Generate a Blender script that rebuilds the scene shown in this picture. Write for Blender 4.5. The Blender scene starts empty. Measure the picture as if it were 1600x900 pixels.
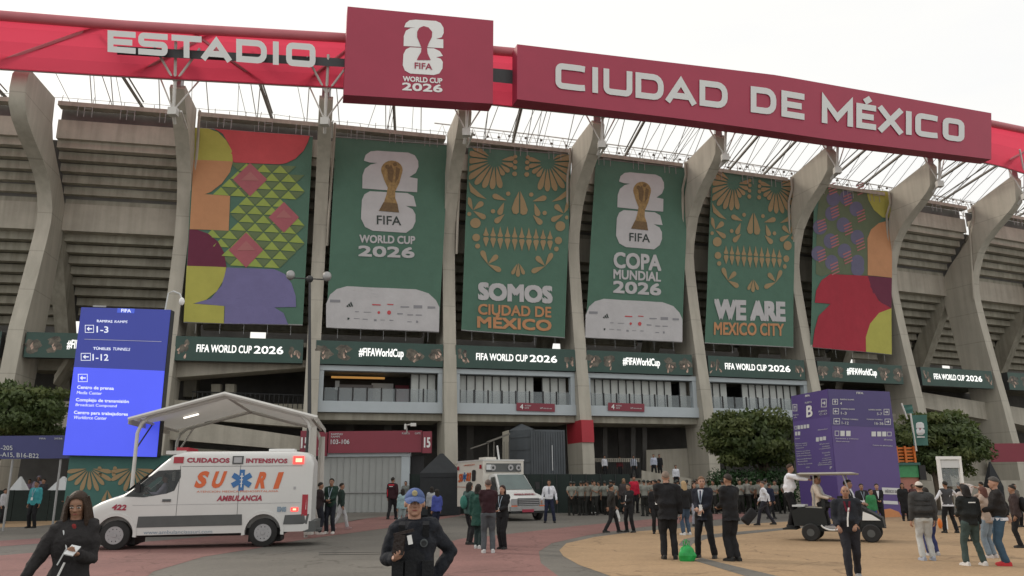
import bpy, bmesh, math, random
import numpy as np
from mathutils import Vector, Matrix, geometry
random.seed(7)
sc = bpy.context.scene
# ---------------------------------------------------------------- camera
F, TILT, ROLL, EYE = 1236.0, math.radians(13.9), math.radians(0.55), 1.7
cam = bpy.data.cameras.new('camera'); cam_o = bpy.data.objects.new('camera', cam); sc.collection.objects.link(cam_o)
cam.sensor_width = 36; cam.lens = F*36/1600; cam.clip_end = 3000; cam.clip_start = 0.1
cam_o.matrix_world = Matrix.Translation((0, 0, EYE)) @ Matrix.Rotation(math.pi/2+TILT, 4, 'X') @ Matrix.Rotation(-ROLL, 4, 'Z')
sc.camera = cam_o
# ---------------------------------------------------------------- sky and sun
W = bpy.data.worlds.new('World'); sc.world = W; W.use_nodes = True
nt = W.node_tree; nt.nodes.clear()
SUN_EL, SUN_AZ = 34, -58            # behind the stadium, a little to the left
o_ = nt.nodes.new('ShaderNodeOutputWorld'); bg = nt.nodes.new('ShaderNodeBackground'); bg.inputs['Strength'].default_value = 0.1
sky = nt.nodes.new('ShaderNodeTexSky'); sky.sky_type = 'NISHITA'; sky.sun_disc = False
sky.sun_elevation = math.radians(SUN_EL); sky.sun_rotation = math.radians(SUN_AZ); sky.air_density = 1.5; sky.dust_density = 4
tc = nt.nodes.new('ShaderNodeTexCoord'); mp = nt.nodes.new('ShaderNodeMapping'); mp.inputs['Scale'].default_value = (1.2, 1.2, 4)
nz = nt.nodes.new('ShaderNodeTexNoise'); nz.inputs['Scale'].default_value = 1.6; nz.inputs['Detail'].default_value = 5
cr = nt.nodes.new('ShaderNodeValToRGB'); cr.color_ramp.elements[0].position = .3; cr.color_ramp.elements[1].position = .75
cr.color_ramp.elements[0].color = (9.8, 9.75, 9.65, 1); cr.color_ramp.elements[1].color = (10.9, 10.6, 9.8, 1)
mx = nt.nodes.new('ShaderNodeMixRGB'); mx.inputs[0].default_value = .88
L_ = nt.links.new
L_(tc.outputs['Generated'], mp.inputs['Vector']); L_(mp.outputs[0], nz.inputs['Vector']); L_(nz.outputs['Fac'], cr.inputs[0])
L_(sky.outputs[0], mx.inputs[1]); L_(cr.outputs[0], mx.inputs[2]); L_(mx.outputs[0], bg.inputs['Color']); L_(bg.outputs[0], o_.inputs['Surface'])
sl = bpy.data.lights.new('sun', 'SUN'); sl.energy = 1.5; sl.angle = math.radians(12); sl.color = (1, .90, .78)
so = bpy.data.objects.new('sun', sl); sc.collection.objects.link(so)
az = math.radians(SUN_AZ); el = math.radians(SUN_EL)
so.rotation_euler = Vector((math.sin(az)*math.cos(el), math.cos(az)*math.cos(el), math.sin(el))).to_track_quat('Z', 'Y').to_euler()
sc.view_settings.view_transform = 'Standard'; sc.view_settings.look = 'None'; sc.view_settings.exposure = 0.12; sc.view_settings.gamma = 1
# ---------------------------------------------------------------- pixel <-> place helpers (survey of the photograph)
def ray(px, py):
    u = (px-800)/F; v = (450-py)/F; c, s = math.cos(ROLL), math.sin(ROLL)
    u, v = u*c+v*s, -u*s+v*c
    return (u, math.cos(TILT)-v*math.sin(TILT), math.sin(TILT)+v*math.cos(TILT))
def ath(px, py, z=0.0):
    r = ray(px, py); t = (z-EYE)/r[2]; return Vector((r[0]*t, r[1]*t, z))
def atY(px, py, Y):
    r = ray(px, py); t = Y/r[1]; return Vector((r[0]*t, Y, EYE+r[2]*t))
CA, CB, CC = 1.38467e-3, .290460, 62.65627       # plan of the facade: y = CA x^2 + CB x + CC
def nrm(x):
    s = 2*CA*x+CB; return Vector((s, -1, 0)).normalized()
def cur(x, d=0, z=0):
    p = Vector((x, CA*x*x+CB*x+CC, 0))+nrm(x)*d; p.z = z; return p
def onsurf(px, py, d):
    r = ray(px, py); k = r[0]/r[1]; x = 0
    off = 0
    for _ in range(12):
        a = CA*k*k; b = CB*k-1; cc = CC+off
        Y = (-b-math.sqrt(b*b-4*a*cc))/(2*a); X = k*Y; s = 2*CA*X+CB; off = -d*math.sqrt(1+s*s)
    return Vector((X, Y, EYE+r[2]/r[1]*Y))
def lerp(a, b, t): return a+(b-a)*t
def interp(tab, x):
    if x <= tab[0][0]: a, b = tab[0], tab[1]
    elif x >= tab[-1][0]: a, b = tab[-2], tab[-1]
    else:
        for a, b in zip(tab, tab[1:]):
            if a[0] <= x <= b[0]: break
    return a[1]+(b[1]-a[1])*(x-a[0])/(b[0]-a[0])
# ---------------------------------------------------------------- materials
def mat(name, col, rough=.7, metal=0, var=.0, vs=1.0, bump=0, bs=20, emit=0, spec=.5, trans=0, streak=0, alpha=1, col2=None):
    m = bpy.data.materials.new(name); m.use_nodes = True; n = m.node_tree.nodes; l = m.node_tree.links.new
    p = n['Principled BSDF']; p.inputs['Roughness'].default_value = rough; p.inputs['Metallic'].default_value = metal
    p.inputs['Specular IOR Level'].default_value = spec
    p.inputs['Base Color'].default_value = (*col, 1)
    geo = n.new('ShaderNodeNewGeometry') if (var or bump or streak) else None
    if var:
        t = n.new('ShaderNodeTexNoise'); t.inputs['Scale'].default_value = vs; t.inputs['Detail'].default_value = 6; t.inputs['Roughness'].default_value = .65
        l(geo.outputs['Position'], t.inputs['Vector'])
        r = n.new('ShaderNodeValToRGB'); r.color_ramp.elements[0].position = .3; r.color_ramp.elements[1].position = .7
        c2 = col2 or tuple(min(1, c*(1+var)) for c in col)
        r.color_ramp.elements[0].color = (*[c*(1-var) for c in col], 1); r.color_ramp.elements[1].color = (*c2, 1)
        l(t.outputs['Fac'], r.inputs[0]); src = r.outputs[0]
        if streak:
            mpn = n.new('ShaderNodeMapping'); mpn.inputs['Scale'].default_value = (1, 1, .06); l(geo.outputs['Position'], mpn.inputs[0])
            t2 = n.new('ShaderNodeTexNoise'); t2.inputs['Scale'].default_value = 2.2; t2.inputs['Detail'].default_value = 5; l(mpn.outputs[0], t2.inputs['Vector'])
            r2 = n.new('ShaderNodeValToRGB'); r2.color_ramp.elements[0].position = .35; r2.color_ramp.elements[1].position = .62
            r2.color_ramp.elements[0].color = (1-streak, 1-streak, 1-streak*1.05, 1); r2.color_ramp.elements[1].color = (1, 1, 1, 1)
            l(t2.outputs['Fac'], r2.inputs[0]); mm = n.new('ShaderNodeMixRGB'); mm.blend_type = 'MULTIPLY'; mm.inputs[0].default_value = 1
            l(src, mm.inputs[1]); l(r2.outputs[0], mm.inputs[2]); src = mm.outputs[0]
            if 'fin' in name:       # casting joints
                sx = n.new('ShaderNodeSeparateXYZ'); l(geo.outputs['Position'], sx.inputs[0]); a1 = n.new('ShaderNodeMath'); a1.operation = 'FRACT'; a0 = n.new('ShaderNodeMath'); a0.operation = 'DIVIDE'; a0.inputs[1].default_value = 3.1
                a2 = n.new('ShaderNodeMath'); a2.operation = 'GREATER_THAN'; a2.inputs[1].default_value = .022; l(sx.outputs['Z'], a0.inputs[0]); l(a0.outputs[0], a1.inputs[0]); l(a1.outputs[0], a2.inputs[0])
                a3 = n.new('ShaderNodeMath'); a3.operation = 'MULTIPLY_ADD'; a3.inputs[1].default_value = .22; a3.inputs[2].default_value = .78; l(a2.outputs[0], a3.inputs[0])
                m3 = n.new('ShaderNodeVectorMath'); m3.operation = 'SCALE'; l(src, m3.inputs[0]); l(a3.outputs[0], m3.inputs['Scale']); src = m3.outputs[0]
        l(src, p.inputs['Base Color'])
        if emit: l(src, p.inputs['Emission Color'])
    if bump:
        t = n.new('ShaderNodeTexNoise'); t.inputs['Scale'].default_value = bs; t.inputs['Detail'].default_value = 4; l(geo.outputs['Position'], t.inputs['Vector'])
        b = n.new('ShaderNodeBump'); b.inputs['Strength'].default_value = bump; b.inputs['Distance'].default_value = .05
        l(t.outputs['Fac'], b.inputs['Height']); l(b.outputs[0], p.inputs['Normal'])
    if emit:
        if not var: p.inputs['Emission Color'].default_value = (*col, 1)
        p.inputs['Emission Strength'].default_value = emit
    if trans:
        tr = n.new('ShaderNodeBsdfTranslucent'); ms = n.new('ShaderNodeMixShader'); ms.inputs[0].default_value = trans
        tr.inputs['Color'].default_value = (*col, 1)
        l(p.outputs[0], ms.inputs[1]); l(tr.outputs[0], ms.inputs[2]); l(ms.outputs[0], n['Material Output'].inputs['Surface'])
    return m
def glassmat(name, col, f=.5, rough=.05):
    m = bpy.data.materials.new(name); m.use_nodes = True; n = m.node_tree.nodes; l = m.node_tree.links.new
    p = n['Principled BSDF']; p.inputs['Base Color'].default_value = (*col, 1); p.inputs['Roughness'].default_value = rough
    t = n.new('ShaderNodeBsdfTransparent'); ms = n.new('ShaderNodeMixShader'); ms.inputs[0].default_value = f
    l(t.outputs[0], ms.inputs[1]); l(p.outputs[0], ms.inputs[2]); l(ms.outputs[0], n['Material Output'].inputs['Surface'])
    return m
MT = {}
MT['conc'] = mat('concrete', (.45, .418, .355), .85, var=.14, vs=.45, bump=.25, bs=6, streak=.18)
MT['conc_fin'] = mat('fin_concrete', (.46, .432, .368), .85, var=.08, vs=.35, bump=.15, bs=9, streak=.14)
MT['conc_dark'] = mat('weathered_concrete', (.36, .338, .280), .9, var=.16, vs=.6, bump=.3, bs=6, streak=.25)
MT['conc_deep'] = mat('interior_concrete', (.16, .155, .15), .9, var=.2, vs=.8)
MT['black'] = mat('black', (.015, .015, .017), .6)
MT['dark'] = mat('dark_metal', (.035, .037, .04), .5, var=.1, vs=4)
MT['steel'] = mat('white_steel', (.62, .61, .58), .45, var=.06, vs=3)
MT['galv'] = mat('galvanised_steel', (.34, .34, .34), .45, metal=.5, var=.1, vs=5)
MT['truss'] = mat('truss_steel', (.16, .15, .13), .6, var=.1, vs=4)
MT['memb'] = mat('red_membrane', (.72, .07, .125), .55, var=.10, vs=.3, trans=.68, bump=.15, bs=.8)
MT['tube'] = mat('edge_tube', (.50, .14, .165), .5, var=.06, vs=1)
MT['board'] = mat('billboard_vinyl', (.345, .032, .07), .55, var=.05, vs=.35, bump=.1, bs=.6)
MT['letter'] = mat('letter_white', (.63, .64, .63), .45, var=.02, vs=2)
MT['frame'] = mat('gallery_frame', (.44, .49, .52), .45, var=.04, vs=1)
MT['blind'] = mat('window_blind', (.52, .54, .52), .6, var=.08, vs=1.2)
MT['glass'] = glassmat('railing_glass', (.35, .40, .42), .28)
MT['redsign'] = mat('maroon_sign', (.23, .035, .055), .55, var=.04, vs=1)
MT['redpaint'] = mat('red_paint', (.42, .03, .045), .6, var=.06, vs=1)
MT['wht'] = mat('white_print', (.78, .78, .77), .6)
MT['wht2'] = mat('pale_print', (.60, .62, .63), .7)
def cloth(name, c): return mat(name, c, .8, var=.07, vs=.8, bump=.7, bs=1.1)
MT['bgreen'] = cloth('banner_green', (.080, .165, .120))
MT['bgreen2'] = cloth('banner_teal', (.055, .15, .13))
MT['bwhite'] = cloth('banner_white', (.50, .49, .50))
MT['borange'] = cloth('banner_orange', (.50, .245, .12))
MT['btan'] = cloth('banner_ochre', (.33, .235, .125))
MT['byellow'] = cloth('banner_yellow', (.42, .40, .085))
MT['blime'] = cloth('banner_lime', (.30, .38, .085))
MT['bolive'] = cloth('banner_olive', (.13, .18, .085))
MT['bred'] = cloth('banner_red', (.52, .075, .085))
MT['bcrimson'] = cloth('banner_crimson', (.36, .025, .045))
MT['bmaroon'] = cloth('banner_maroon', (.135, .02, .05))
MT['bpurple'] = cloth('banner_violet', (.17, .155, .32))
MT['bviolet2'] = cloth('banner_dull_violet', (.13, .125, .20)); MT['bmoss'] = cloth('banner_moss', (.115, .145, .085))
MT['bpink'] = cloth('banner_pink', (.40, .15, .15))
MT['bpinkd'] = cloth('banner_dark_pink', (.38, .11, .13))
MT['bgold'] = mat('trophy_gold', (.30, .19, .07), .6, var=.35, vs=4)
MT['bgold2'] = mat('trophy_dark_gold', (.15, .09, .035), .6, var=.3, vs=6)
MT['ink'] = mat('dark_print', (.03, .045, .04), .7)
MT['ink2'] = mat('grey_print', (.25, .25, .27), .7)
MT['led'] = mat('led_screen_green', (.022, .052, .042), .5, var=.12, vs=.9, emit=.2)
MT['led_txt'] = mat('led_white', (.9, .9, .88), .5, emit=.7)
MT['led_pic'] = mat('led_picture', (.06, .05, .035), .5, var=.9, vs=2.2, emit=.25, col2=(.15, .13, .10))
MT['led_pic2'] = mat('led_highlight', (.33, .23, .18), .5, var=.6, vs=5, emit=.35)
# ---------------------------------------------------------------- mesh helpers
ROOTM = {}
def link(o): sc.collection.objects.link(o); return o
class MB:
    def __init__(s): s.v = []; s.f = []
    def add(s, vs, fs):
        b = len(s.v); s.v += [tuple(p) for p in vs]; s.f += [tuple(i+b for i in f) for f in fs]; return s
    def box(s, c, size, R=None):
        sx, sy, sz = size[0]/2, size[1]/2, size[2]/2; c = Vector(c)
        vs = [Vector((x, y, z)) for x in (-sx, sx) for y in (-sy, sy) for z in (-sz, sz)]
        if R is not None: vs = [R @ v for v in vs]
        return s.add([v+c for v in vs], [(0,1,3,2),(4,6,7,5),(0,4,5,1),(2,3,7,6),(0,2,6,4),(1,5,7,3)])
    def hexa(s, a, b):   # two quads (4 points each) joined
        return s.add(list(a)+list(b), [(3,2,1,0),(4,5,6,7),(0,1,5,4),(1,2,6,5),(2,3,7,6),(3,0,4,7)])
    def tube(s, pts, r, n=8, cap=True, ry=None):
        pts = [Vector(p) for p in pts]; k = len(pts); rs = r if hasattr(r, '__len__') else [r]*k
        b = len(s.v); up0 = None
        for i, p in enumerate(pts):
            d = (pts[min(i+1, k-1)]-pts[max(i-1, 0)]).normalized()
            if up0 is None:
                up0 = Vector((0, 0, 1)) if abs(d.z) < .9 else Vector((0, 1, 0))
            x = d.cross(up0)
            if x.length < 1e-4: x = Vector((1, 0, 0))
            x.normalize(); y = x.cross(d).normalized(); up0 = y
            for j in range(n):
                a = 2*math.pi*j/n; s.v.append(tuple(p+x*math.cos(a)*rs[i]+y*math.sin(a)*(rs[i] if ry is None else ry[i])))
        for i in range(k-1):
            for j in range(n):
                s.f.append((b+i*n+j, b+i*n+(j+1) % n, b+(i+1)*n+(j+1) % n, b+(i+1)*n+j))
        if cap: s.f.append(tuple(b+j for j in reversed(range(n)))); s.f.append(tuple(b+(k-1)*n+j for j in range(n)))
        return s
    def ell(s, c, r, n=12, m=8, R=None):
        b = len(s.v); c = Vector(c)
        for i in range(1, m):
            t = math.pi*i/m
            for j in range(n):
                a = 2*math.pi*j/n; v = Vector((r[0]*math.sin(t)*math.cos(a), r[1]*math.sin(t)*math.sin(a), r[2]*math.cos(t)))
                if R is not None: v = R @ v
                s.v.append(tuple(c+v))
        for t in (Vector((0, 0, r[2])), Vector((0, 0, -r[2]))):
            if R is not None: t = R @ t
            s.v.append(tuple(c+t))
        T = b+(m-1)*n
        for j in range(n):
            s.f.append((T, b+j, b+(j+1) % n)); s.f.append((T+1, b+(m-2)*n+(j+1) % n, b+(m-2)*n+j))
            for i in range(m-2): s.f.append((b+i*n+j, b+(i+1)*n+j, b+(i+1)*n+(j+1) % n, b+i*n+(j+1) % n))
        return s
    def rings(s, rings, cap=True):
        b = len(s.v); n = len(rings[0])
        for r in rings: s.v += [tuple(p) for p in r]
        for i in range(len(rings)-1):
            for j in range(n): s.f.append((b+i*n+j, b+i*n+(j+1) % n, b+(i+1)*n+(j+1) % n, b+(i+1)*n+j))
        if cap: s.f.append(tuple(b+j for j in reversed(range(n)))); s.f.append(tuple(b+(len(rings)-1)*n+j for j in range(n)))
        return s
    def prism(s, poly, o, ax, ay, th):   # poly 2D, extruded by vector th
        o = Vector(o); ax = Vector(ax); ay = Vector(ay); th = Vector(th); n = len(poly)
        p3 = [o+ax*a+ay*b_ for a, b_ in poly]
        tri = geometry.tessellate_polygon([[Vector((a, b_, 0)) for a, b_ in poly]])
        b = len(s.v); s.v += [tuple(p) for p in p3]+[tuple(p+th) for p in p3]
        for t in tri: s.f.append(tuple(b+i for i in t)); s.f.append(tuple(b+n+i for i in reversed(t)))
        for i in range(n): j = (i+1) % n; s.f.append((b+i, b+j, b+n+j, b+n+i))
        return s
def mk(name, mb, m, parent=None, smooth=False, world=True, fix=True):
    me = bpy.data.meshes.new(name); vs = mb.v
    if parent is not None and world:
        inv = ROOTM[parent.name].inverted(); vs = [tuple(inv @ Vector(v)) for v in vs]
    me.from_pydata(vs, [], mb.f)
    if fix:
        bm = bmesh.new(); bm.from_mesh(me); bmesh.ops.recalc_face_normals(bm, faces=bm.faces); bm.to_mesh(me); bm.free()
    me.materials.append(MT[m] if isinstance(m, str) else m)
    if smooth:
        me.polygons.foreach_set('use_smooth', [True]*len(me.polygons)); me.set_sharp_from_angle(angle=math.radians(42))
    o = link(bpy.data.objects.new(name, me))
    if parent is not None: o.parent = parent; ROOTM[o.name] = ROOTM[parent.name]
    return o
def tag(o, label=None, cat=None, group=None, kind=None):
    if label: o['label'] = label
    if cat: o['category'] = cat
    if group: o['group'] = group
    if kind: o['kind'] = kind
    return o
def thing(name, label, cat, loc=(0, 0, 0), rz=0, group=None, scale=1):
    o = link(bpy.data.objects.new(name, None)); o.location = loc; o.rotation_euler = (0, 0, rz); o.scale = (scale,)*3; o.empty_display_size = .3
    ROOTM[o.name] = Matrix.Translation(loc) @ Matrix.Rotation(rz, 4, 'Z') @ Matrix.Scale(scale, 4)
    return tag(o, label, cat, group)
def copy_tree(o, parent=None):
    c = o.copy(); link(c)
    if parent is not None: c.parent = parent
    for ch in list(o.children): copy_tree(ch, c)
    return c
def struct(name, mb, m, smooth=False): return tag(mk(name, mb, m, None, smooth), kind='structure')
def evalmesh(mb, mods, name='m'):
    me = bpy.data.meshes.new(name); me.from_pydata(mb.v, [], mb.f); o = link(bpy.data.objects.new('tmp', me))
    mods(o); dg = bpy.context.evaluated_depsgraph_get(); dg.update()
    r = bpy.data.meshes.new_from_object(o.evaluated_get(dg)); bpy.data.objects.remove(o); bpy.data.meshes.remove(me); r.name = name
    return r
# flat print on a surface ------------------------------------------------
_tc = {}
def textmesh(s, bold=.02):
    k = (s, bold)
    if k not in _tc:
        cu = bpy.data.curves.new('t', 'FONT'); cu.body = s; cu.offset = bold; cu.resolution_u = 3; cu.space_character = 1+bold*1.2
        o = link(bpy.data.objects.new('t', cu)); dg = bpy.context.evaluated_depsgraph_get(); dg.update()
        me = bpy.data.meshes.new_from_object(o.evaluated_get(dg))
        v = [(p.co.x, p.co.y) for p in me.vertices]; f = [tuple(p.vertices) for p in me.polygons]
        bpy.data.objects.remove(o); bpy.data.curves.remove(cu); bpy.data.meshes.remove(me); _tc[k] = (v, f)
    return _tc[k]
class Surf:
    """maps traced coordinates (x right, y down) inside a traced quad onto a quad in space; n = outward"""
    def __init__(s, quad3, trace=None, wave=0, sub=0):
        s.q = [Vector(p) for p in quad3]; s.t = trace or [(0, 0), (1, 0), (1, 1), (0, 1)]
        s.n = (s.q[3]-s.q[0]).cross(s.q[1]-s.q[0]).normalized(); s.wave = wave; s.sub = sub
        if s.n.y > 0: s.n = -s.n
    def uv(s, x, y):
        a, b, c, d = s.t; u = v = .5
        for _ in range(8):
            px = (1-u)*(1-v)*a[0]+u*(1-v)*b[0]+u*v*c[0]+(1-u)*v*d[0]; py = (1-u)*(1-v)*a[1]+u*(1-v)*b[1]+u*v*c[1]+(1-u)*v*d[1]
            du0 = (1-v)*(b[0]-a[0])+v*(c[0]-d[0]); du1 = (1-v)*(b[1]-a[1])+v*(c[1]-d[1])
            dv0 = (1-u)*(d[0]-a[0])+u*(c[0]-b[0]); dv1 = (1-u)*(d[1]-a[1])+u*(c[1]-b[1])
            det = du0*dv1-dv0*du1; ex, ey = x-px, y-py
            u += (ex*dv1-dv0*ey)/det; v += (du0*ey-ex*du1)/det
        return u, v
    def at(s, u, v, off=0):
        a, b, c, d = s.q; p = a*((1-u)*(1-v))+b*(u*(1-v))+c*(u*v)+d*((1-u)*v)
        w = s.wave*(math.sin(u*9+v*2.1)*.5+math.sin(v*11+u*3)*.5+.6*math.sin(u*21-v*4)*v) if s.wave else 0
        return p+s.n*(off+w)
    def p(s, x, y, off=0): return s.at(*s.uv(x, y), off)
    def tris(s, mb, pts, tri, off):
        uvs = [s.uv(*p) for p in pts]
        st = [tuple(uvs[i] for i in t) for t in tri]
        lx = (s.q[1]-s.q[0]).length; ly = (s.q[3]-s.q[0]).length
        while st:
            t = st.pop(); 
            if s.sub:
                L = [math.hypot((t[i][0]-t[(i+1) % 3][0])*lx, (t[i][1]-t[(i+1) % 3][1])*ly) for i in range(3)]; k = L.index(max(L))
                if L[k] > s.sub:
                    a, b, c = t[k], t[(k+1) % 3], t[(k+2) % 3]; m = ((a[0]+b[0])/2, (a[1]+b[1])/2); st += [(a, m, c), (m, b, c)]; continue
            mb.add([s.at(*q, off) for q in t], [(0, 1, 2)])
    def poly(s, mb, pts, off=.02, holes=()):
        loops = [[Vector((a, b, 0)) for a, b in pts]]+[[Vector((a, b, 0)) for a, b in h] for h in holes]
        flat = [q for l in loops for q in l]
        s.tris(mb, [(q.x, q.y) for q in flat], geometry.tessellate_polygon(loops), off)
    def text(s, mb, txt, x0, y0, x1, y1, h, off=.03, bold=.02, skew=0):
        """box: top-left (x0,y0), top-right (x1,y1), height h downwards"""
        bold0 = bold; bold = 0; v, f = textmesh(txt, bold); X = [a for a, _ in v]; Y = [b for _, b in v]; a0, a1, b0, b1 = min(X), max(X), min(Y), max(Y)
        pts = []
        for a, b in v:
            p = (a-a0)/(a1-a0); q = (b1-b)/(b1-b0); pts.append((lerp(x0, x1, p)+skew*(1-q), lerp(y0, y1, p)+q*h))
        tri = []
        for q in f:
            for i in range(1, len(q)-1): tri.append((q[0], q[i], q[i+1]))
        sub, s.sub = s.sub, 0
        e = max(0, bold0-.008)*h*.85
        for i, (ex, ey) in enumerate(((0, 0), (-e, -e), (e, e), (-e, e), (e, -e), (-e, 0), (e, 0)) if e > 0 else ((0, 0),)): s.tris(mb, [(a+ex, b+ey) for a, b in pts], tri, off+i*.0015)
        s.sub = sub
def circ(cx, cy, rx, ry=None, a0=0, a1=360, n=20):
    ry = ry or rx; k = n if abs(a1-a0) >= 360 else n+1
    return [(cx+rx*math.cos(math.radians(a0+(a1-a0)*i/n)), cy+ry*math.sin(math.radians(a0+(a1-a0)*i/n))) for i in range(k)]
def drop(cx, cy, L, w, ang):     # teardrop, tip at (cx,cy), growing in direction ang (deg, y down)
    a = math.radians(ang); ca, sa = math.cos(a), math.sin(a); pr = [(0, 0), (.3, .45), (.6, .85), (.8, 1), (.93, .75), (1, .3), (1, -.3), (.93, -.75), (.8, -1), (.6, -.85), (.3, -.45)]
    return [(cx+ca*L*u-sa*w/2*v, cy+sa*L*u+ca*w/2*v) for u, v in pr]
# wide square letters drawn as strokes ------------------------------------
def rr(x0, y0, x1, y1, r, closed=True):
    P = []
    for cx, cy, a in ((x1-r, y1-r, 0), (x0+r, y1-r, 90), (x0+r, y0+r, 180), (x1-r, y0+r, 270)):
        P += [(cx+r*math.cos(math.radians(a+i*30)), cy+r*math.sin(math.radians(a+i*30))) for i in range(4)]
    return P
def glyph(ch, w, t):   # strokes in a box w x 1 (y up); t stroke width
    h = t/2; x0, x1, y0, y1 = h, w-h, h, 1-h; r = .16
    q = lambda cx, cy, a0, a1, R=r: [(cx+R*math.cos(math.radians(a0+(a1-a0)*i/4)), cy+R*math.sin(math.radians(a0+(a1-a0)*i/4))) for i in range(5)]
    if ch == 'I': return [([(w/2, 0), (w/2, 1)], False)]
    if ch == 'E': return [([(w, y1), (x0, y1), (x0, y0), (w, y0)], False), ([(x0+h, .5), (w*.88, .5)], False)]
    if ch == 'T': return [([(0, y1), (w, y1)], False), ([(w/2, y1-h), (w/2, 0)], False)]
    if ch == 'A': return [([(h*.9, 0), (w/2, 1-h*1.3), (w-h*.9, 0)], False), ([(w*.27, .27), (w*.73, .27)], False)]
    if ch == 'D': return [([(x0, y0)]+q(x1-.3, y0+.3, 270, 360, .3)+q(x1-.3, y1-.3, 0, 90, .3)+[(x0, y1)], True)]
    if ch == 'O': return [(rr(x0, y0, x1, y1, r), True)]
    if ch == 'U': return [([(x0, 1)]+q(x0+r, y0+r, 180, 270)+q(x1-r, y0+r, 270, 360)+[(x1, 1)], False)]
    if ch == 'C': return [([(w, y1-.02)]+[(x1-.1, y1)]+q(x0+r, y1-r, 90, 180)+q(x0+r, y0+r, 180, 270)+[(x1-.1, y0), (w, y0+.02)], False)]
    if ch == 'S':
        m = .5; R = .13
        return [([(w, y1)]+q(x0+R, y1-R, 90, 180, R)+q(x0+R, m+R, 180, 270, R)+q(x1-R, m-R, 90, 0, R)+q(x1-R, y0+R, 0, -90, R)+[(0, y0)], False)]
    if ch == 'M': return [([(x0, 0), (x0, 1-h*.7), (w/2, .3), (x1, 1-h*.7), (x1, 0)], False)]
    if ch == 'X': return [([(h*.8, 0), (w-h*.8, 1)], False), ([(h*.8, 1), (w/2-h*.6, .5+h*.6)], False), ([(w/2+h*.6, .5-h*.6), (w-h*.8, 0)], False)]
    if ch == "'": return [([(w*.42, 1.08), (w*.72, 1.26)], False)]
    return []
def stroke(pts, t, closed):
    n = len(pts); L = []; R = []
    for i, p in enumerate(pts):
        a = pts[(i-1) % n] if (closed or i > 0) else None; b = pts[(i+1) % n] if (closed or i < n-1) else None
        def dr(u, v): l = math.hypot(v[0]-u[0], v[1]-u[1]) or 1; return ((v[0]-u[0])/l, (v[1]-u[1])/l)
        d1 = dr(a, p) if a else dr(p, b); d2 = dr(p, b) if b else d1
        n1 = (-d1[1], d1[0]); n2 = (-d2[1], d2[0]); mx_ = (n1[0]+n2[0], n1[1]+n2[1]); l = math.hypot(*mx_) or 1; mx_ = (mx_[0]/l, mx_[1]/l)
        k = min(1/max(.35, mx_[0]*n1[0]+mx_[1]*n1[1]), 2.6)*t/2
        L.append((p[0]+mx_[0]*k, p[1]+mx_[1]*k)); R.append((p[0]-mx_[0]*k, p[1]-mx_[1]*k))
    qs = []
    for i in range(n if closed else n-1): j = (i+1) % n; qs.append((L[i], L[j], R[j], R[i]))
    return qs
def letter3d(ch, w, t, f, depth):
    """f(x, y, off) -> point; a solid letter"""
    mb = MB()
    for c in ((ch, "'") if False else (ch,)):
        for pts, closed in glyph(c, w, t):
            qs = stroke(pts, t, closed)
            for i, q in enumerate(qs):
                a = [f(x, y, depth) for x, y in q]; b = [f(x, y, 0) for x, y in q]
                k = len(mb.v); mb.v += [tuple(p) for p in a+b]
                mb.f += [(k, k+1, k+2, k+3), (k+7, k+6, k+5, k+4), (k, k+4, k+5, k+1), (k+2, k+6, k+7, k+3)]
                if not closed and i == 0: mb.f.append((k, k+3, k+7, k+4))
                if not closed and i == len(qs)-1: mb.f.append((k+1, k+5, k+6, k+2))
    return mb
# ================================================================ STADIUM
FX = [-54.5, -44.6, -34.59, -24.82, -14.91, -4.9, 5.62, 16.29, 27.2, 38.51, 49.36, 61.5, 74]
st = thing('stadium', 'large round concrete stadium with curved fins, filling the whole background', 'stadium', (0, 62, 0))
def fp(k, d, z): return cur(FX[k], d, z)
FT = .5   # half thickness of a fin
def finmesh(k, poly):
    x = FX[k]; n = nrm(x); t = Vector((-n.y, n.x, 0)); o = cur(x)
    return MB().prism(poly, o-t*FT, n, Vector((0, 0, 1)), t*2*FT)
for k in range(len(FX)):
    tz = lerp(29.3, 31.6, min(1, max(0, (FX[k]+34.6)/84)))
    w = 0 if FX[k] < -30 else 0
    outer = [(.95, 0), (.9, 4), (.35, 9), (-.05, 12), (-.35, 14.5), (-.62, 16.7), (-.85, 19), (-.95, 20.3), (-.93, 21.5), (-.7, 22.6), (-.3, 23.6), (.25, 24.8), (1.2, 25.9), (2.3, 26.8), (3.5, 27.6), (4.5, 28.3), (5.1, 28.9), (5.35, tz-.4), (5.1, tz)]
    if FX[k] < -30: outer = [(.95, 0), (.9, 4), (.6, 9), (.2, 12.6), (-.9, 16.7), (-1.6, 19.5), (-1.9, 21), (-1.8, 22), (-1.3, 23), (-.4, 24), (1, 24.8), (3, 25.6), (4.4, 26.3), (5.2, 27.1), (5.4, 28.2), (5.3, 29.3), (4.9, 29.8)]
    inner = [(.45, 30.0), (.4, 29.2), (.3, 28), (-.2, 26.9), (-1.6, 25.6), (-3.2, 24.2), (-4.2, 23), (-4.6, 21.8), (-4.5, 20.5), (-4.2, 18.5), (-3.8, 15), (-3.2, 11), (-2.6, 7), (-2.0, 0)]
    o = mk('concrete_fin', finmesh(k, outer+inner), 'conc_fin', st, smooth=True)
    mk('raking_strut', finmesh(k, [(-4.3, 22.6), (-5.6, 22.2), (-11.6, 11.5), (-12, 9), (-10.2, 9), (-9.7, 11.5), (-4.4, 20.2)]), 'conc_dark', st)
FINTIP = lambda k: lerp(29.3, 31.6, min(1, max(0, (FX[k]+34.6)/84)))
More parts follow.
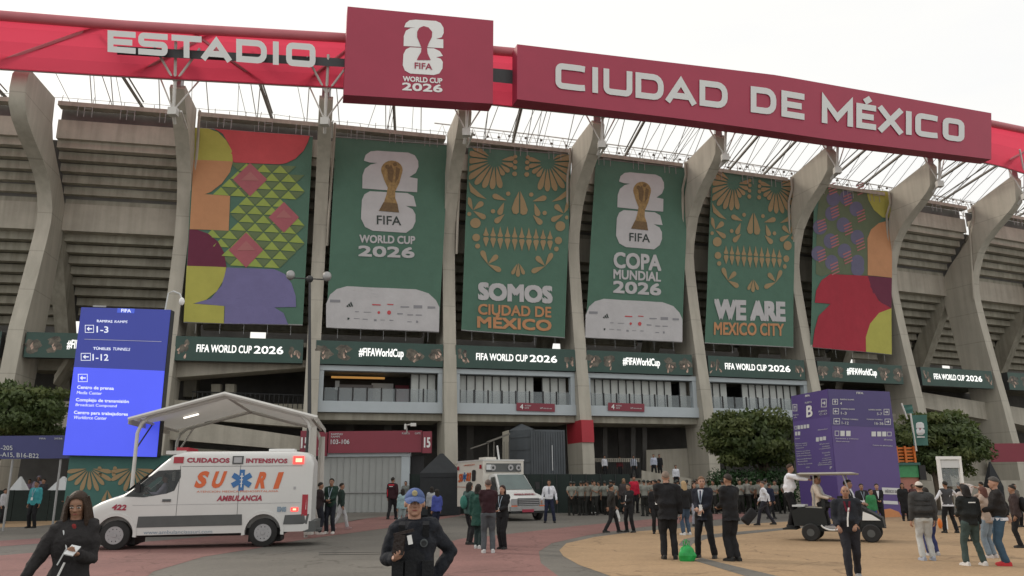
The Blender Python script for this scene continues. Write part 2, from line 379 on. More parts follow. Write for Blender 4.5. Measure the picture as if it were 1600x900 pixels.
def bar(k, d0, d1, z0, z1, a=FT, b=None):
    """horizontal member between fin k and k+1; d0 (back) .. d1 (front)"""
    A0, A1 = fp(k, d0, 0), fp(k, d1, 0); B0, B1 = fp(k+1, d0, 0), fp(k+1, d1, 0)
    t = (B1-A1).normalized()*(FT+.004); A0 = A0+t; A1 = A1+t; B0 = B0-t; B1 = B1-t
    q = lambda z: [Vector((p.x, p.y, z)) for p in (A0, A1, B1, B0)]
    return MB().hexa(q(z0), q(z1))
for k in range(len(FX)-1):
    mk('parapet_slab', bar(k, -.9, -.12, 29.75, 30.1), 'conc', st)
    mk('ring_beam', bar(k, -1.1, -.62, 27.3, 28.8), 'conc', st)
    A_, B_ = (fp(k, 0, 0)), (fp(k+1, 0, 0))
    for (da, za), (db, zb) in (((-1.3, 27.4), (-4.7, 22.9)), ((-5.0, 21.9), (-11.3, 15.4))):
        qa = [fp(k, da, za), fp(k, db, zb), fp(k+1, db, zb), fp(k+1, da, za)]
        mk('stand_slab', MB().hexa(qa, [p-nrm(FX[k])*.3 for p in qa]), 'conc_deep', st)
    # rail frames in the dark slot
    A = fp(k, 0, 0); B = fp(k+1, 0, 0)
    mb = MB()
    for f in (.2, .245, .3, .5, .545, .6, .78, .82, .88):
        p = A.lerp(B, f); mb.box((p.x, p.y, 29.3), (.04, .04, .82))
    for f0, f1 in ((.245, .3), (.545, .6), (.82, .88)):
        p, q = A.lerp(B, f0), A.lerp(B, f1); mb.tube([(p.x, p.y, 29.55), (q.x, q.y, 29.55)], .03, 4)
    mk('rail_frame', mb, 'galv', st)['kind'] = 'stuff'
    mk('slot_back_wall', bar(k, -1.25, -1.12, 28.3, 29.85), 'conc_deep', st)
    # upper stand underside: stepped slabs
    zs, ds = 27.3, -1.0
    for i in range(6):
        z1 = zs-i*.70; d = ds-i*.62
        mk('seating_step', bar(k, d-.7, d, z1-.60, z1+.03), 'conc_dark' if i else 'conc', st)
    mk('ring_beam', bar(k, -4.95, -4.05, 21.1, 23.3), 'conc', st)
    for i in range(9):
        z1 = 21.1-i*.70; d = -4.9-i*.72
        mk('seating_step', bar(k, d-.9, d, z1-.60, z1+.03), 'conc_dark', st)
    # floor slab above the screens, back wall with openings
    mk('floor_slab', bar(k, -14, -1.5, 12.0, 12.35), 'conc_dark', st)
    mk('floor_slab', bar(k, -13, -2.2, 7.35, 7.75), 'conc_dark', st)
hole = {1: (.86, .98), 3: (.42, .56), 5: (.03, .2), 6: (.2, .42), 9: (.25, .55), 10: (.7, .84)}
for k in range(len(FX)-1):
    A0, B0 = fp(k, -13.2, 0), fp(k+1, -13.2, 0)
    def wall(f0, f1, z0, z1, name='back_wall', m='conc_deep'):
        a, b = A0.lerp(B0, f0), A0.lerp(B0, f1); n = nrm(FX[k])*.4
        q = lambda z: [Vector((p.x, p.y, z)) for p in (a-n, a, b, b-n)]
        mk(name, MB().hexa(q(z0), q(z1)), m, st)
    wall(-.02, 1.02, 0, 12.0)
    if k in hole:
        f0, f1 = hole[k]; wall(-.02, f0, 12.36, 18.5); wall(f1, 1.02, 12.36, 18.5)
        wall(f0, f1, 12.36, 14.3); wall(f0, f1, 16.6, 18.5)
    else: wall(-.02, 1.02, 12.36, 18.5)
# white steel trees on the fin tips, carrying the roof edge
for k in range(3, len(FX)):
    x = FX[k]; n = nrm(x); t = Vector((-n.y, n.x, 0)); z0 = FINTIP(k)-2.3
    if k < 3: z0 -= .5
    base = cur(x, 5.75, z0); mid = cur(x, 6.1, z0+2.0)
    mb = MB()
    mb.tube([cur(x, 4.9, z0-.6), base, mid], .12, 6)
    for s_, d_, h_, r_ in ((-1.5, 7.0, 4.3, .09), (0, 7.1, 4.6, .11), (1.6, 7.0, 4.3, .09)):
        p = cur(x, d_, z0+h_)+t*s_; mb.tube([mid, p], r_, 6)
    for s_ in (-1.3, 1.6): mb.tube([base, cur(x, 5.4, z0+2.9)+t*s_], .06, 5)
    mb.box(base+Vector((0, 0, -.1)), (.6, .5, .55))
    mb.tube([cur(x, 3.6, z0-.3)+t*.55, base+t*.5], .09, 5)
    mk('steel_bracket', mb, 'steel', st, smooth=True)
    mk('steel_post', MB().box(cur(x, 5.0, FINTIP(k)+.9), (.55, .5, 2.2)), 'galv', st)
    if k >= 3:      # rain pipe down the inner side of the fin
        tt = t if False else -t
        pp = [cur(x, .5, 29.9)+t*.75, cur(x, .5, 28.7)+t*.75, cur(x, -.1, 27.6)+t*.7, cur(x, -.6, 22)+t*.62, cur(x, -.8, 20)+t*.62]
        if FX[k] > 0: pp = [Vector((p.x, p.y, p.z))-t*1.4 for p in pp]
        mk('rain_pipe', MB().tube(pp, .11, 6), 'conc', st, smooth=True)
# roof trusses seen through the gap behind the parapet
rng = random.Random(3)
for k in range(1, len(FX)-1):
    for j in range(2 if k > 6 else 1):
        f = (.45, .80)[j]; x = lerp(FX[k], FX[k+1], f)
        mb = MB()
        mb.tube([cur(x, 5.6, 32.6), cur(x+1.2, -3, 31.4)], .13, 5); mb.tube([cur(x, 5.6, 33.3), cur(x+1.2, -3, 31.9)], .07, 4)
        foot = cur(x+1.2, -3, 30.0)
        for e in (-.8, .8): mb.tube([cur(x+1.2, -3, 31.5), foot+Vector((e, 0, 0))], .06, 4)
        mk('roof_strut', mb, 'truss', st)
    mb = MB()
    for i in range(4):
        x = lerp(FX[k], FX[k+1], rng.random()); x2 = x+rng.uniform(-1.5, 1.5)
        mb.tube([cur(x, -4, 30), cur(x2, 4, 33.5)], .025, 3)
    for zz in ((30.55, 31.0) if k > 4 else (30.6,)):
        pts = [cur(lerp(FX[k], FX[k+1], i/8), -.6, zz+rng.uniform(-.06, .06)) for i in range(9)]; mb.tube(pts, .02, 3)
    for i in range(9):
        x = lerp(FX[k], FX[k+1], (i+.5)/9); mb.tube([cur(x, -.6, 30.1), cur(x+rng.uniform(-.1, .1), -.6, (31.05 if k > 4 else 30.65)+rng.uniform(-.1, .15))], .025, 4)
        if FX[k] > -8: mb.ell(cur(x+rng.uniform(-.3, .3), -.6, 30.5+rng.uniform(0, .4)), (.14, .1, .12), 5, 4)
    mk('roof_railing', mb, 'truss', st)['kind'] = 'stuff'
for k in range(5, len(FX)-1):      # pale lattice girders far inside the roof
    mb = MB(); n_ = 7
    for i in range(n_):
        x0, x1 = lerp(FX[k], FX[k+1], i/n_), lerp(FX[k], FX[k+1], (i+1)/n_)
        mb.tube([cur(x0, -9, 33.4), cur((x0+x1)/2, -9, 35.4), cur(x1, -9, 33.4)], .05, 4)
    mb.tube([cur(FX[k], -9, 33.4), cur(FX[k+1], -9, 33.4)], .07, 4); mb.tube([cur(FX[k], -9, 35.4), cur(FX[k+1], -9, 35.4)], .07, 4)
    for f in (.15, .5, .85): x = lerp(FX[k], FX[k+1], f); mb.tube([cur(x, -9, 33.4), cur(x, -9, 29)], .06, 4)
    mk('roof_lattice', mb, 'steel', st)['kind'] = 'stuff'
for k in range(2, len(FX)-1):      # thin pale struts between roof edge and parapet
    rs_ = random.Random(k); mb = MB(); n_ = 6 if k > 4 else 3
    for i in range(n_):
        x = lerp(FX[k], FX[k+1], (i+rs_.uniform(.2, .8))/n_); zt_ = 30.2
        for e in ((-.7, .7) if i % 2 else (rs_.uniform(-1, 1),)): mb.tube([cur(x, -1.2, zt_), cur(x+e, 4.8, 33.8)], .035, 4)
    mk('roof_stay', mb, 'galv', st)['kind'] = 'stuff'
# ---------------------------------------------------------------- red roof edge
FTOP = [(-120, 12), (0, 20), (200, 36), (540, 55), (790, 76), (1060, 102), (1347, 150), (1550, 190), (1600, 200), (1720, 226)]
FBOT = [(-120, 101), (0, 108), (200, 120), (540, 138), (800, 167), (1000, 188), (1200, 208), (1400, 235), (1550, 256), (1600, 271), (1720, 298)]
edge = thing('roof_edge', 'long red translucent membrane roof edge with a pinkish top tube, curving along the stadium rim', 'roof', (0, 55, 30))
def fas(px, t, d=6.4): return onsurf(px, lerp(interp(FTOP, px), interp(FBOT, px), t), d)
xs = [-120+i*1840/23 for i in range(24)]
for i in range(23):
    a, b = xs[i], xs[i+1]; mb = MB(); N = 4
    for j in range(N):
        for q in range(4):
            p0, p1 = lerp(a, b, j/N), lerp(a, b, (j+1)/N)
            f = lambda p, t: fas(p, t, 6.4-.5*math.sin(t*math.pi))
            mb.add([f(p0, q/4), f(p1, q/4), f(p1, (q+1)/4), f(p0, (q+1)/4)], [(0, 1, 2, 3)])
    mk('membrane_panel', mb, 'memb', edge, smooth=True)
tt = [fas(-120+i*1840/60, .05, 6.5) for i in range(61)]
mk('edge_tube', MB().tube(tt, .36, 10), 'tube', edge, smooth=True)
tt = [fas(-120+i*1840/60, 1.0, 6.3) for i in range(61)]
mk('lower_edge_pipe', MB().tube(tt, .08, 6), 'galv', edge, smooth=True)
for a, b in ((-30, 155), (205, 330), (410, 300), (470, 560), (1560, 1640)):
    mk('membrane_seam', MB().tube([fas(a, 1, 6.0), fas(b, .1, 6.0)], .13, 5), 'tube', edge)
for a, b in ((183, 545), (765, 815)):
    mb = MB(); pts = [a+(b-a)*i/8 for i in range(9)]
    for p, q in zip(pts, pts[1:]):
        mb.hexa([fas(p, .60, 6.75), fas(p, .60, 7.05), fas(q, .60, 7.05), fas(q, .60, 6.75)], [fas(p, .36 if a > 500 else .44, 6.75), fas(p, .36 if a > 500 else .44, 7.05), fas(q, .36 if a > 500 else .44, 7.05), fas(q, .36 if a > 500 else .44, 6.75)])
    mk('sign_support_beam', mb, 'dark', edge)

# ---------------------------------------------------------------- ESTADIO letters
es = thing('sign_lettering', 'white three dimensional letters ESTADIO standing on the red roof edge', 'sign', tuple(onsurf(330, 90, 7.6)))
topl = [(168, 47), (494, 69)]; botl = [(168, 81), (494, 106)]
def place_letters(root, spec, f, t, depth, m='letter'):
    for ch, x0, x1 in spec:
        H_ = 1.0
        w = (x1-x0)/spec_h
        g = lambda x, y, o, x0=x0: f(x0+x*spec_h, y, o)
        mk('letter', letter3d(ch, w, t, g, depth), m, root)
spec_h = 34
fe = lambda X, y, o: onsurf(X-6*0, lerp(interp(botl, X), interp(topl, X), y), 7.35+o)
place_letters(es, [('E', 168, 212), ('S', 216, 262), ('T', 268, 315), ('A', 313, 363), ('D', 369, 417), ('I', 425, 437), ('O', 447, 493)], fe, .27, .38)
# ---------------------------------------------------------------- billboards
bb = thing('billboard', 'tall crimson roof board with the white 26 tournament emblem, left of the long board', 'billboard', tuple(onsurf(655, 90, 8)))
c1 = [onsurf(543, 10, 8.2), onsurf(771, 32, 8.2), onsurf(770, 162, 8.2), onsurf(537, 148, 8.2)]
c1b = [onsurf(543, 10, 8.2)-nrm(-8)*1.3, onsurf(771, 32, 8.2)-nrm(-8)*1.3, onsurf(770, 162, 8.2)-nrm(-8)*1.3, onsurf(537, 148, 8.2)-nrm(-8)*1.3]
mk('board_body', MB().hexa(c1, c1b), 'board', bb)
Z = lambda ox, oy, s, pts: [(ox+x/s, oy+y/s) for x, y in pts]
s1 = Surf(c1, [(543, 10), (771, 32), (770, 162), (537, 148)])
two = [(293,128),(300,108),(318,95),(345,92),(440,98),(462,108),(475,130),(476,155),(466,175),(440,183),(474,185),(474,226),(290,216),(291,170),(300,145),(322,132),(345,130)]
six = [(320,222),(430,227),(458,240),(472,262),(440,268),(462,275),(472,290),(470,320),(455,343),(430,350),(320,343),(296,330),(286,305),(289,255),(300,232)]
tro = [(352,150),(362,132),(382,123),(405,130),(422,150),(420,175),(405,205),(398,225),(400,250),(408,268),(415,282),(350,282),(358,265),(370,245),(372,225),(362,200),(352,175)]
mb = MB(); s1.poly(mb, Z(530, 0, 2.963, two), .03); s1.poly(mb, Z(530, 0, 2.963, six), .03)
s1.text(mb, 'WORLD CUP', 627, 120, 688, 123.5, 7.5, .03, .06); s1.text(mb, '2026', 626, 130, 688, 133.5, 11, .03, .07)
mk('emblem', mb, 'wht', bb)
mb = MB(); s1.poly(mb, Z(530, 0, 2.963, tro), .06); s1.text(mb, 'FIFA', 645, 99, 672, 101, 9, .06, .04)
mk('emblem_inner', mb, 'board', bb)
b2 = thing('billboard', 'long crimson roof board lettered CIUDAD DE MEXICO in white', 'billboard', tuple(onsurf(1180, 150, 8)))
BT = [(808, 69), (1060, 99), (1215, 117.5), (1347, 141), (1545, 176)]; BB = [(808, 155), (1060, 185), (1195, 203), (1296, 218), (1550, 249)]
def brd(px, t, d): return onsurf(px, lerp(interp(BT, px), interp(BB, px), t), d)
xs = [808+(1549-808)*i/8 for i in range(9)]
for p, q in zip(xs, xs[1:]):
    mb = MB(); N = 3
    for j in range(N):
        a, b = lerp(p, q, j/N), lerp(p, q, (j+1)/N)
        mb.hexa([brd(a, 0, 8.2), brd(b, 0, 8.2), brd(b, 1, 8.2), brd(a, 1, 8.2)], [brd(a, 0, 8.2)-nrm(10)*1.2, brd(b, 0, 8.2)-nrm(10)*1.2, brd(b, 1, 8.2)-nrm(10)*1.2, brd(a, 1, 8.2)-nrm(10)*1.2])
    mk('board_panel', mb, 'board', b2)
fb = lambda X, y, o: brd(X, .715-.465*y, 8.22+o)
spec_h = 38
place_letters(b2, [('C', 868, 914), ('I', 923, 937), ('U', 943, 988), ('D', 993, 1037), ('A', 1039, 1089), ('D', 1093, 1137), ('D', 1173, 1213), ('E', 1221, 1257), ('M', 1284, 1333), ('E', 1338, 1369), ("'", 1338, 1369), ('X', 1371, 1412), ('I', 1414, 1426), ('C', 1430, 1465), ('O', 1473, 1507)], fb, .235, .06)
# ---------------------------------------------------------------- hanging banners
def banner(name, label, quad, trace, m, d=-.28):
    q3 = [onsurf(x, y, d) for x, y in quad]; root = thing(name, label, 'banner', tuple((q3[2]+q3[3])/2))
    s = Surf(q3, trace, wave=.05, sub=.9); mb = MB(); nu, nv = 20, 34
    for j in range(nv+1):
        for i in range(nu+1): mb.v.append(tuple(s.at(i/nu, j/nv, 0)))
    for j in range(nv):
        for i in range(nu): a = j*(nu+1)+i; mb.f.append((a, a+1, a+nu+2, a+nu+1))
    mk('banner_cloth', mb, m, root, smooth=True)
    for v_ in (0, 1): mk('hem_pole', MB().tube([s.at(i/12, v_, 0) for i in range(13)], .05, 5), 'galv', root)
    mb = MB()
    for i in range(5):
        p = s.at((i+.5)/5, 1, 0); mb.tube([p, p-Vector((0, 0, .8))], .008, 3); p = s.at((i+.5)/5, 0, 0); mb.tube([p, p+Vector((0, 0, .7))], .008, 3)
    mk('tie_cord', mb, 'wht2', root)['kind'] = 'stuff'
    return root, s
def put(root, s, name, m, polys=(), texts=(), off=.05):
    polys = list(polys); o = None
    groups = [[p] for p in polys] if len(polys) <= 14 else [polys]
    for g in groups:
        mb = MB()
        for p in g: s.poly(mb, p, off)
        o = mk(name, mb, m, root, fix=False); o.data.polygons.foreach_set('use_smooth', [True]*len(o.data.polygons))
        if len(g) > 1: o['kind'] = 'stuff'
    for t in texts:
        mb = MB(); s.text(mb, *t[:6], off=off+.01, bold=(t[7] if len(t) > 7 else .02)); o = mk(name, mb, m, root, fix=False)
    return o
# banner 1: geometric patchwork
T1 = [(90, 28), (597, 65), (553, 868), (47, 855)]
r, s = banner('banner', 'leftmost hanging banner, geometric patchwork of green triangles, red and violet shapes', [(303, 200), (489, 213.5), (472.8, 508), (287, 503.5)], T1, 'bgreen')
put(r, s, 'red_shape', 'bred', [[(175, 33), (583, 63)]+[(575, 90), (555, 130), (520, 165), (480, 185), (450, 190), (255, 182), (235, 100), (210, 55)]])
put(r, s, 'yellow_shape', 'byellow', [[(92, 28), (150, 32), (190, 48), (225, 85), (248, 130), (252, 178), (88, 172)], [(60, 626), (224, 631), (215, 680), (185, 730), (140, 765), (85, 780), (216, 790), (214, 860), (47, 853)]])
put(r, s, 'orange_shape', 'borange', [[(88, 172), (252, 178), (240, 225), (205, 275), (160, 312), (135, 322), (240, 328), (234, 478), (72, 472), (80, 320)]])
put(r, s, 'maroon_shape', 'bmaroon', [[(70, 473), (105, 475), (150, 492), (190, 525), (215, 570), (225, 631), (62, 626)]])
put(r, s, 'violet_shape', 'bpurple', [[(226, 632), (430, 640), (475, 660), (505, 700), (522, 750), (524, 795), (430, 797), (470, 820), (490, 866), (216, 861), (218, 790), (90, 779), (160, 760), (205, 705)]])
def inreg(x, y):
    if y < 187 or y > 638 or x < 155: return False
    if x < 245 and 325 < y < 480: return False
    if y < 325 and math.hypot(x-90, y-175) < 165: return False
    if y > 478 and math.hypot(x-66, y-632) < 166: return False
    if y < 345: return x < 550 and math.hypot(max(0, x-430), (y-320)*.85) < 122
    return math.hypot(max(0, x-400), (y-500)*.95) < 143
lime, dk = [], []
ri = 0; y = 187
while y < 636:
    x = 130+(36 if ri % 2 else 0)
    while x < 560:
        sl_ = (x-300)*.06
        cx, cy = x+36, y+19+sl_
        if inreg(cx, cy): lime.append([(x+36, y+sl_), (x+70, y+35+sl_+2), (x+2, y+35+sl_-2)])
        if inreg(cx+36, cy): dk.append([(x+38, y+2+sl_), (x+106, y+4+sl_), (x+72, y+35+sl_)])
        x += 72
    y += 37; ri += 1
put(r, s, 'lime_triangle_pattern', 'blime', lime); put(r, s, 'olive_triangle_pattern', 'bolive', dk, off=.045)
dm = lambda cx, cy, a: [(cx, cy-a), (cx+a, cy), (cx, cy+a), (cx-a, cy)]
put(r, s, 'pink_diamond', 'bpinkd', [dm(325, 257, 73), dm(470, 422, 66), dm(308, 560, 74)], off=.07)
put(r, s, 'pink_diamond_centre', 'bpink', [[(325-40, 262), (325, 222), (325+40, 262)], [(470-36, 425), (470, 390), (470+36, 425)], [(308-40, 562), (308, 522), (308+40, 562)]], off=.09)
# trophy banners
T2 = [(72, -2), (583, 35), (539, 882), (28, 860)]
def trophy_banner(label, quad, lines):
    r, s = banner('banner', label, quad, T2, 'bgreen')
    two = [(195,112),(203,85),(225,68),(255,64),(395,72),(425,85),(441,112),(442,140),(430,168),(400,188),(438,195),(436,259),(188,241),(189,180),(200,150),(225,130),(255,122),(220,120)]
    six = [(222,254),(390,262),(420,278),(432,326),(385,322),(415,338),(428,362),(428,395),(415,425),(385,446),(235,436),(200,418),(182,380),(186,295),(198,268)]
    put(r, s, 'emblem', 'bwhite', [two, six])
    put(r, s, 'trophy_picture', 'bgold', [circ(321, 155, 49, 45), [(273, 160), (285, 200), (302, 238), (296, 270), (283, 310), (348, 318), (336, 285), (336, 255), (355, 215), (369, 160)]], off=.07)
    put(r, s, 'trophy_shade', 'bgold2', [[(283, 305), (346, 312), (353, 353), (262, 345)], [(300, 150), (318, 130), (330, 160), (322, 215), (305, 200)], [(340, 140), (358, 150), (350, 195), (335, 215)], circ(300, 140, 10), circ(335, 128, 9)], off=.09)
    put(r, s, 'emblem_lettering', 'ink', texts=[('FIFA', 253, 366, 362, 372, 40)], off=.07)
    put(r, s, 'lettering', 'bwhite', texts=lines)
    arch = [(28, 760), (45, 720), (75, 695), (120, 683), (430, 697), (490, 715), (525, 745), (541, 775), (539, 880), (28, 860)]
    put(r, s, 'sponsor_panel', 'bwhite', [arch])
    rg = random.Random(5)
    put(r, s, 'sponsor_marks', 'ink2', [[(x, y+(x-280)*.03), (x+w_, y+(x-280)*.03+1), (x+w_, y+h_+(x-280)*.03), (x, y+h_+(x-280)*.03)] for x, y, w_, h_ in [(45, 748, 45, 12), (360, 768, 40, 6), (420, 762, 40, 14), (345, 798, 26, 6), (392, 802, 26, 5), (430, 802, 28, 5), (155, 795, 18, 4), (195, 796, 34, 3), (150, 825, 26, 3), (190, 826, 22, 4), (240, 826, 12, 9), (270, 828, 20, 3), (310, 828, 18, 4), (392, 832, 20, 4), (432, 828, 9, 10), (485, 765, 36, 10)]],
        off=.07)
    put(r, s, 'sponsor_marks', 'ink', [[(116, 770), (122, 764), (127, 772), (124, 774)], [(124, 763), (130, 757), (138, 772), (132, 773)], [(133, 756), (138, 750), (147, 771), (141, 772)], [(122, 818), (132, 820), (128, 828), (122, 828)]], texts=[('VISA', 486, 766, 522, 768, 12)] if False else (), off=.08)
    put(r, s, 'red_sponsor_marks', 'bred', [circ(308, 798, 9), [(232, 760), (270, 762), (270, 767), (232, 765)], [(300, 760), (328, 762), (328, 766), (300, 764)], circ(262, 797, 6)], texts=[('LOGO', 0, 0, 1, 0, 1)] if False else (), off=.08)
trophy_banner('green hanging banner with gold trophy emblem, lettered WORLD CUP 2026', [(524.6, 214), (701, 227), (685.8, 519), (509.5, 511.6)],
              [('WORLD CUP', 176, 455, 425, 463, 34, .03, .055), ('2026', 172, 505, 421, 514, 44, .03, .075)])
trophy_banner('green hanging banner with gold trophy emblem, lettered COPA MUNDIAL 2026', [(930.8, 248), (1076, 263.2), (1066, 534.8), (914, 527.2)],
              [('COPA', 172, 462, 420, 476, 72, .03, .06), ('MUNDIAL', 170, 545, 420, 558, 42, .03, .055), ('2026', 170, 600, 420, 612, 52, .03, .075)])
# skull banners
T3 = [(93, 15), (560, 48), (530, 880), (60, 845)]
def skull_polys():
    P = []
    def both(f):
        P.append(f); cxl = lambda y: 321-(y-220)*.045
        P.append([(2*cxl(y)-x, y+(cxl(y)-x)*.075*2*.5) for x, y in f])
    for i, a in enumerate((215, 197, 178, 160, 143, 127, 111, 95, 79)):      # feather fans
        L = 118 if i > 2 else 100
        ca = math.radians(a); both(drop(208+30*math.cos(ca), 78+30*math.sin(ca), L*(1-.03*abs(i-4)), 27, a))
    for i, a in enumerate((62, 40, 15, -10)): 
        ca = math.radians(a); both(drop(212+26*math.cos(ca), 82+26*math.sin(ca), 50+i*3, 22, a))
    for x, y, r_ in ((300, 60, 9), (300, 85, 10), (298, 112, 10), (297, 142, 11), (268, 235, 10), (200, 317, 10), (95, 330, 9), (122, 372, 23), (125, 438, 17), (131, 477, 11)): both(circ(x, y, r_))
    both([(90, 180), (110, 205), (140, 235), (172, 262), (130, 250), (100, 228)])
    both(drop(260, 266, 66, 26, 200)); both(drop(250, 275, 62, 26, 112)); both(drop(252, 330, 58, 26, 138))
    both(drop(110, 312, 62, 26, 248)); both(drop(112, 312, 56, 26, -40)); both(drop(112, 316, 64, 25, 32))
    both(drop(176, 558, 66, 24, 246)); both(drop(176, 558, 60, 24, -42)); both(drop(176, 558, 66, 24, 26))
    P.append([(318, 222), (316, 322), (305, 331), (290, 326), (283, 305), (298, 262)]); P.append([(323, 222), (323, 326), (334, 334), (350, 330), (357, 311), (343, 266)])
    for i in range(10):
        x = 168+i*32.2; hh = 26+12*math.sin((i+.5)/10*math.pi); y0 = 431+i*1.8
        P.append([(x, y0-hh-14), (x+7, y0-18), (x+13, y0-5), (x+8, y0), (x-8, y0), (x-13, y0-5), (x-7, y0-18)]); 
        P.append([(x, y0+hh+22), (x+7, y0+32), (x+13, y0+14), (x+9, y0+5), (x-9, y0+5), (x-13, y0+14), (x-7, y0+32)])
    P.append(drop(313, 552, 62, 20, 92)); P.append(drop(308, 556, 52, 17, 116)); P.append(drop(318, 556, 52, 17, 66))
    return P
def clip3(P): return [[(max(x, 93-(y-15)*.04+6), max(y, 15+(x-93)*.07+4)) for x, y in p] for p in P]
def clipr(P): return [[(min(x, 560-(y-48)*.036-6), y) for x, y in p] for p in P]
def skull_banner(label, quad, white, orange):
    r, s = banner('banner', label, quad, T3, 'bgreen')
    put(r, s, 'skull_pattern', 'btan', clipr(clip3(skull_polys())))
    put(r, s, 'lettering', 'bwhite', texts=white); put(r, s, 'orange_lettering', 'borange', texts=orange)
skull_banner('green hanging banner with ochre skull pattern, lettered SOMOS CIUDAD DE MEXICO', [(732, 230), (893, 241.5), (882.6, 528), (720.7, 516)],
             [('SOMOS', 138, 642, 466, 660, 68, .03, .095)], [('CIUDAD DE', 135, 733, 463, 748, 44, .03, .05), ('MÉXICO', 132, 776, 463, 794, 56, .03, .06)])
skull_banner('green hanging banner with ochre skull pattern, lettered WE ARE MEXICO CITY', [(1112, 266), (1242, 282), (1240, 543), (1101, 536)],
             [('WE ARE', 112, 650, 482, 668, 84, .03, .095)], [('MEXICO CITY', 108, 752, 474, 768, 56, .03, .045)])
# banner 6
T6 = [(180, 72), (480, 100), (483, 735), (165, 705)]
r, s = banner('banner', 'rightmost hanging banner, crimson, orange and yellow shapes over a violet striped pattern', [(1272, 289), (1392, 300), (1393.2, 554), (1266, 542)], T6, 'bgreen')
put(r, s, 'moss_field', 'bmoss', [[(200, 82), (378, 95), (388, 135), (410, 175), (445, 205), (430, 228), (398, 255), (384, 290), (384, 436), (240, 428), (205, 440), (185, 430), (190, 200)]], off=.03)
put(r, s, 'violet_field', 'bviolet2', [circ(x, y, 26, 30) for x, y in [(245, 190), (240, 300), (200, 245), (290, 235), (345, 285), (195, 350), (245, 385), (295, 340), (345, 385), (300, 125), (250, 130), (340, 170), (345, 410)]], off=.045)
put(r, s, 'yellow_shape', 'byellow', [[(378, 92), (480, 100), (480, 210), (445, 205), (410, 175), (388, 135)], [(483, 735), (378, 724), (378, 670), (395, 620), (430, 580), (483, 562)]])
put(r, s, 'orange_shape', 'borange', [[(483, 445), (384, 436), (384, 290), (398, 255), (430, 228), (481, 215)]])
put(r, s, 'crimson_shape', 'bcrimson', [[(240, 430), (384, 438), (400, 490), (430, 535), (483, 562), (430, 580), (395, 620), (378, 670), (377, 725), (172, 706), (180, 645), (195, 590), (240, 545), (180, 540), (185, 495), (205, 455)]])
put(r, s, 'maroon_shape', 'bmaroon', [[(384, 438), (483, 446), (483, 560), (440, 542), (405, 505), (388, 465)]])
hs = []
for cx, cy in ((245, 95), (305, 140), (355, 95), (255, 190), (358, 205), (205, 245), (308, 258), (255, 308), (355, 320), (205, 365), (305, 372), (255, 415)):
    for i in range(4): hs.append([(cx-17+i*2, cy-20+i*12), (cx+13+i*2, cy-34+i*12), (cx+14+i*2, cy-29+i*12), (cx-16+i*2, cy-15+i*12)])
put(r, s, 'pink_stripe_pattern', 'bpink', hs, off=.07)
# ---------------------------------------------------------------- LED boards
ledx = [(-170, -5, 0, 'h'), (36, 232, 0, 'h'), (272, 472, 0, 'f'), (493, 692, 0, 'h'), (712, 899, 0, 'f'), (917, 1082, 0, 'h'), (1106, 1257, 0, 'f'), (1276, 1409, 0, 'h'), (1436, 1548, 0, 'f'), (1570, 1690, 0, 'h')]
nm = ['at the far left edge, cut by the frame', 'behind the tall blue sign', 'between the blue sign and the lamp pole', 'left of the middle, under the trophy banner', 'under the SOMOS banner', 'under the COPA MUNDIAL banner', 'under the WE ARE banner', 'under the rightmost banner', 'right of the purple kiosk, above the trees', 'at the right edge of the photograph']
for (xa, xb, _, kind), where in zip(ledx, nm):
    a = onsurf(xa, 560, 0); b = onsurf(xb, 575, 0); a.z = b.z = 0
    q3 = [Vector((a.x, a.y, 12.33)), Vector((b.x, b.y, 12.33)), Vector((b.x, b.y, 10.55)), Vector((a.x, a.y, 10.55))]
    root = thing('led_board', ('green ribbon screen reading FIFA WORLD CUP 2026, ' if kind == 'f' else 'green ribbon screen with #FIFAWorldCup hashtag, ')+where, 'screen', ((a.x+b.x)/2, (a.y+b.y)/2, 10.5))
    n = -((q3[3]-q3[0]).cross(q3[1]-q3[0])).normalized(); n = n if n.y > 0 else -n
    mk('cabinet', MB().hexa([p+n*.02 for p in q3], [p+n*.65 for p in q3]), 'dark', root)
    s = Surf(q3, [(0, 0), (200, 0), (200, 36), (0, 36)])
    mb = MB(); s.poly(mb, [(0, 0), (200, 0), (200, 36), (0, 36)], .01); mk('screen_face', mb, 'led', root)
    mb = MB(); rg = random.Random(int(xa)); m2 = MB()
    for e in ((12, 45, 155, 188) if kind == 'h' else (8, 18, 184, 193)):
        for _i in range(7 if kind == 'h' else 2):
            cx, cy = e+rg.uniform(-8, 8)*(1 if kind == 'h' else .4), 18+rg.uniform(-8, 8)
            s.poly(mb, [(cx+rg.uniform(5, 10)*math.cos(t)*(1 if kind == 'h' else .5), cy+rg.uniform(3, 7)*math.sin(t)) for t in [i*math.pi/4 for i in range(8)]], .015+.001*_i)
        for _i in range(3 if kind == 'h' else 2):
            cx, cy = e+rg.uniform(-5, 5)*.7, 18+rg.uniform(-8, 8); s.poly(m2, drop(cx, cy, rg.uniform(5, 9), rg.uniform(2, 4), rg.uniform(40, 140)), .035)
    mk('screen_picture', mb, 'led_pic', root, fix=False)['kind'] = 'stuff'; mk('screen_picture', m2, 'led_pic2', root, fix=False)['kind'] = 'stuff'
    mb = MB()
    if kind == 'f': s.text(mb, 'FIFA WORLD CUP', 33, 12, 118, 12, 11, .04, .034); s.text(mb, '2026', 122, 12, 168, 12, 11, .04, .045)
    else: s.text(mb, '#FIFAWorldCup', 66, 10, 136, 10, 16, .04, .03)
    mk('screen_lettering', mb, 'led_txt', root, fix=False)
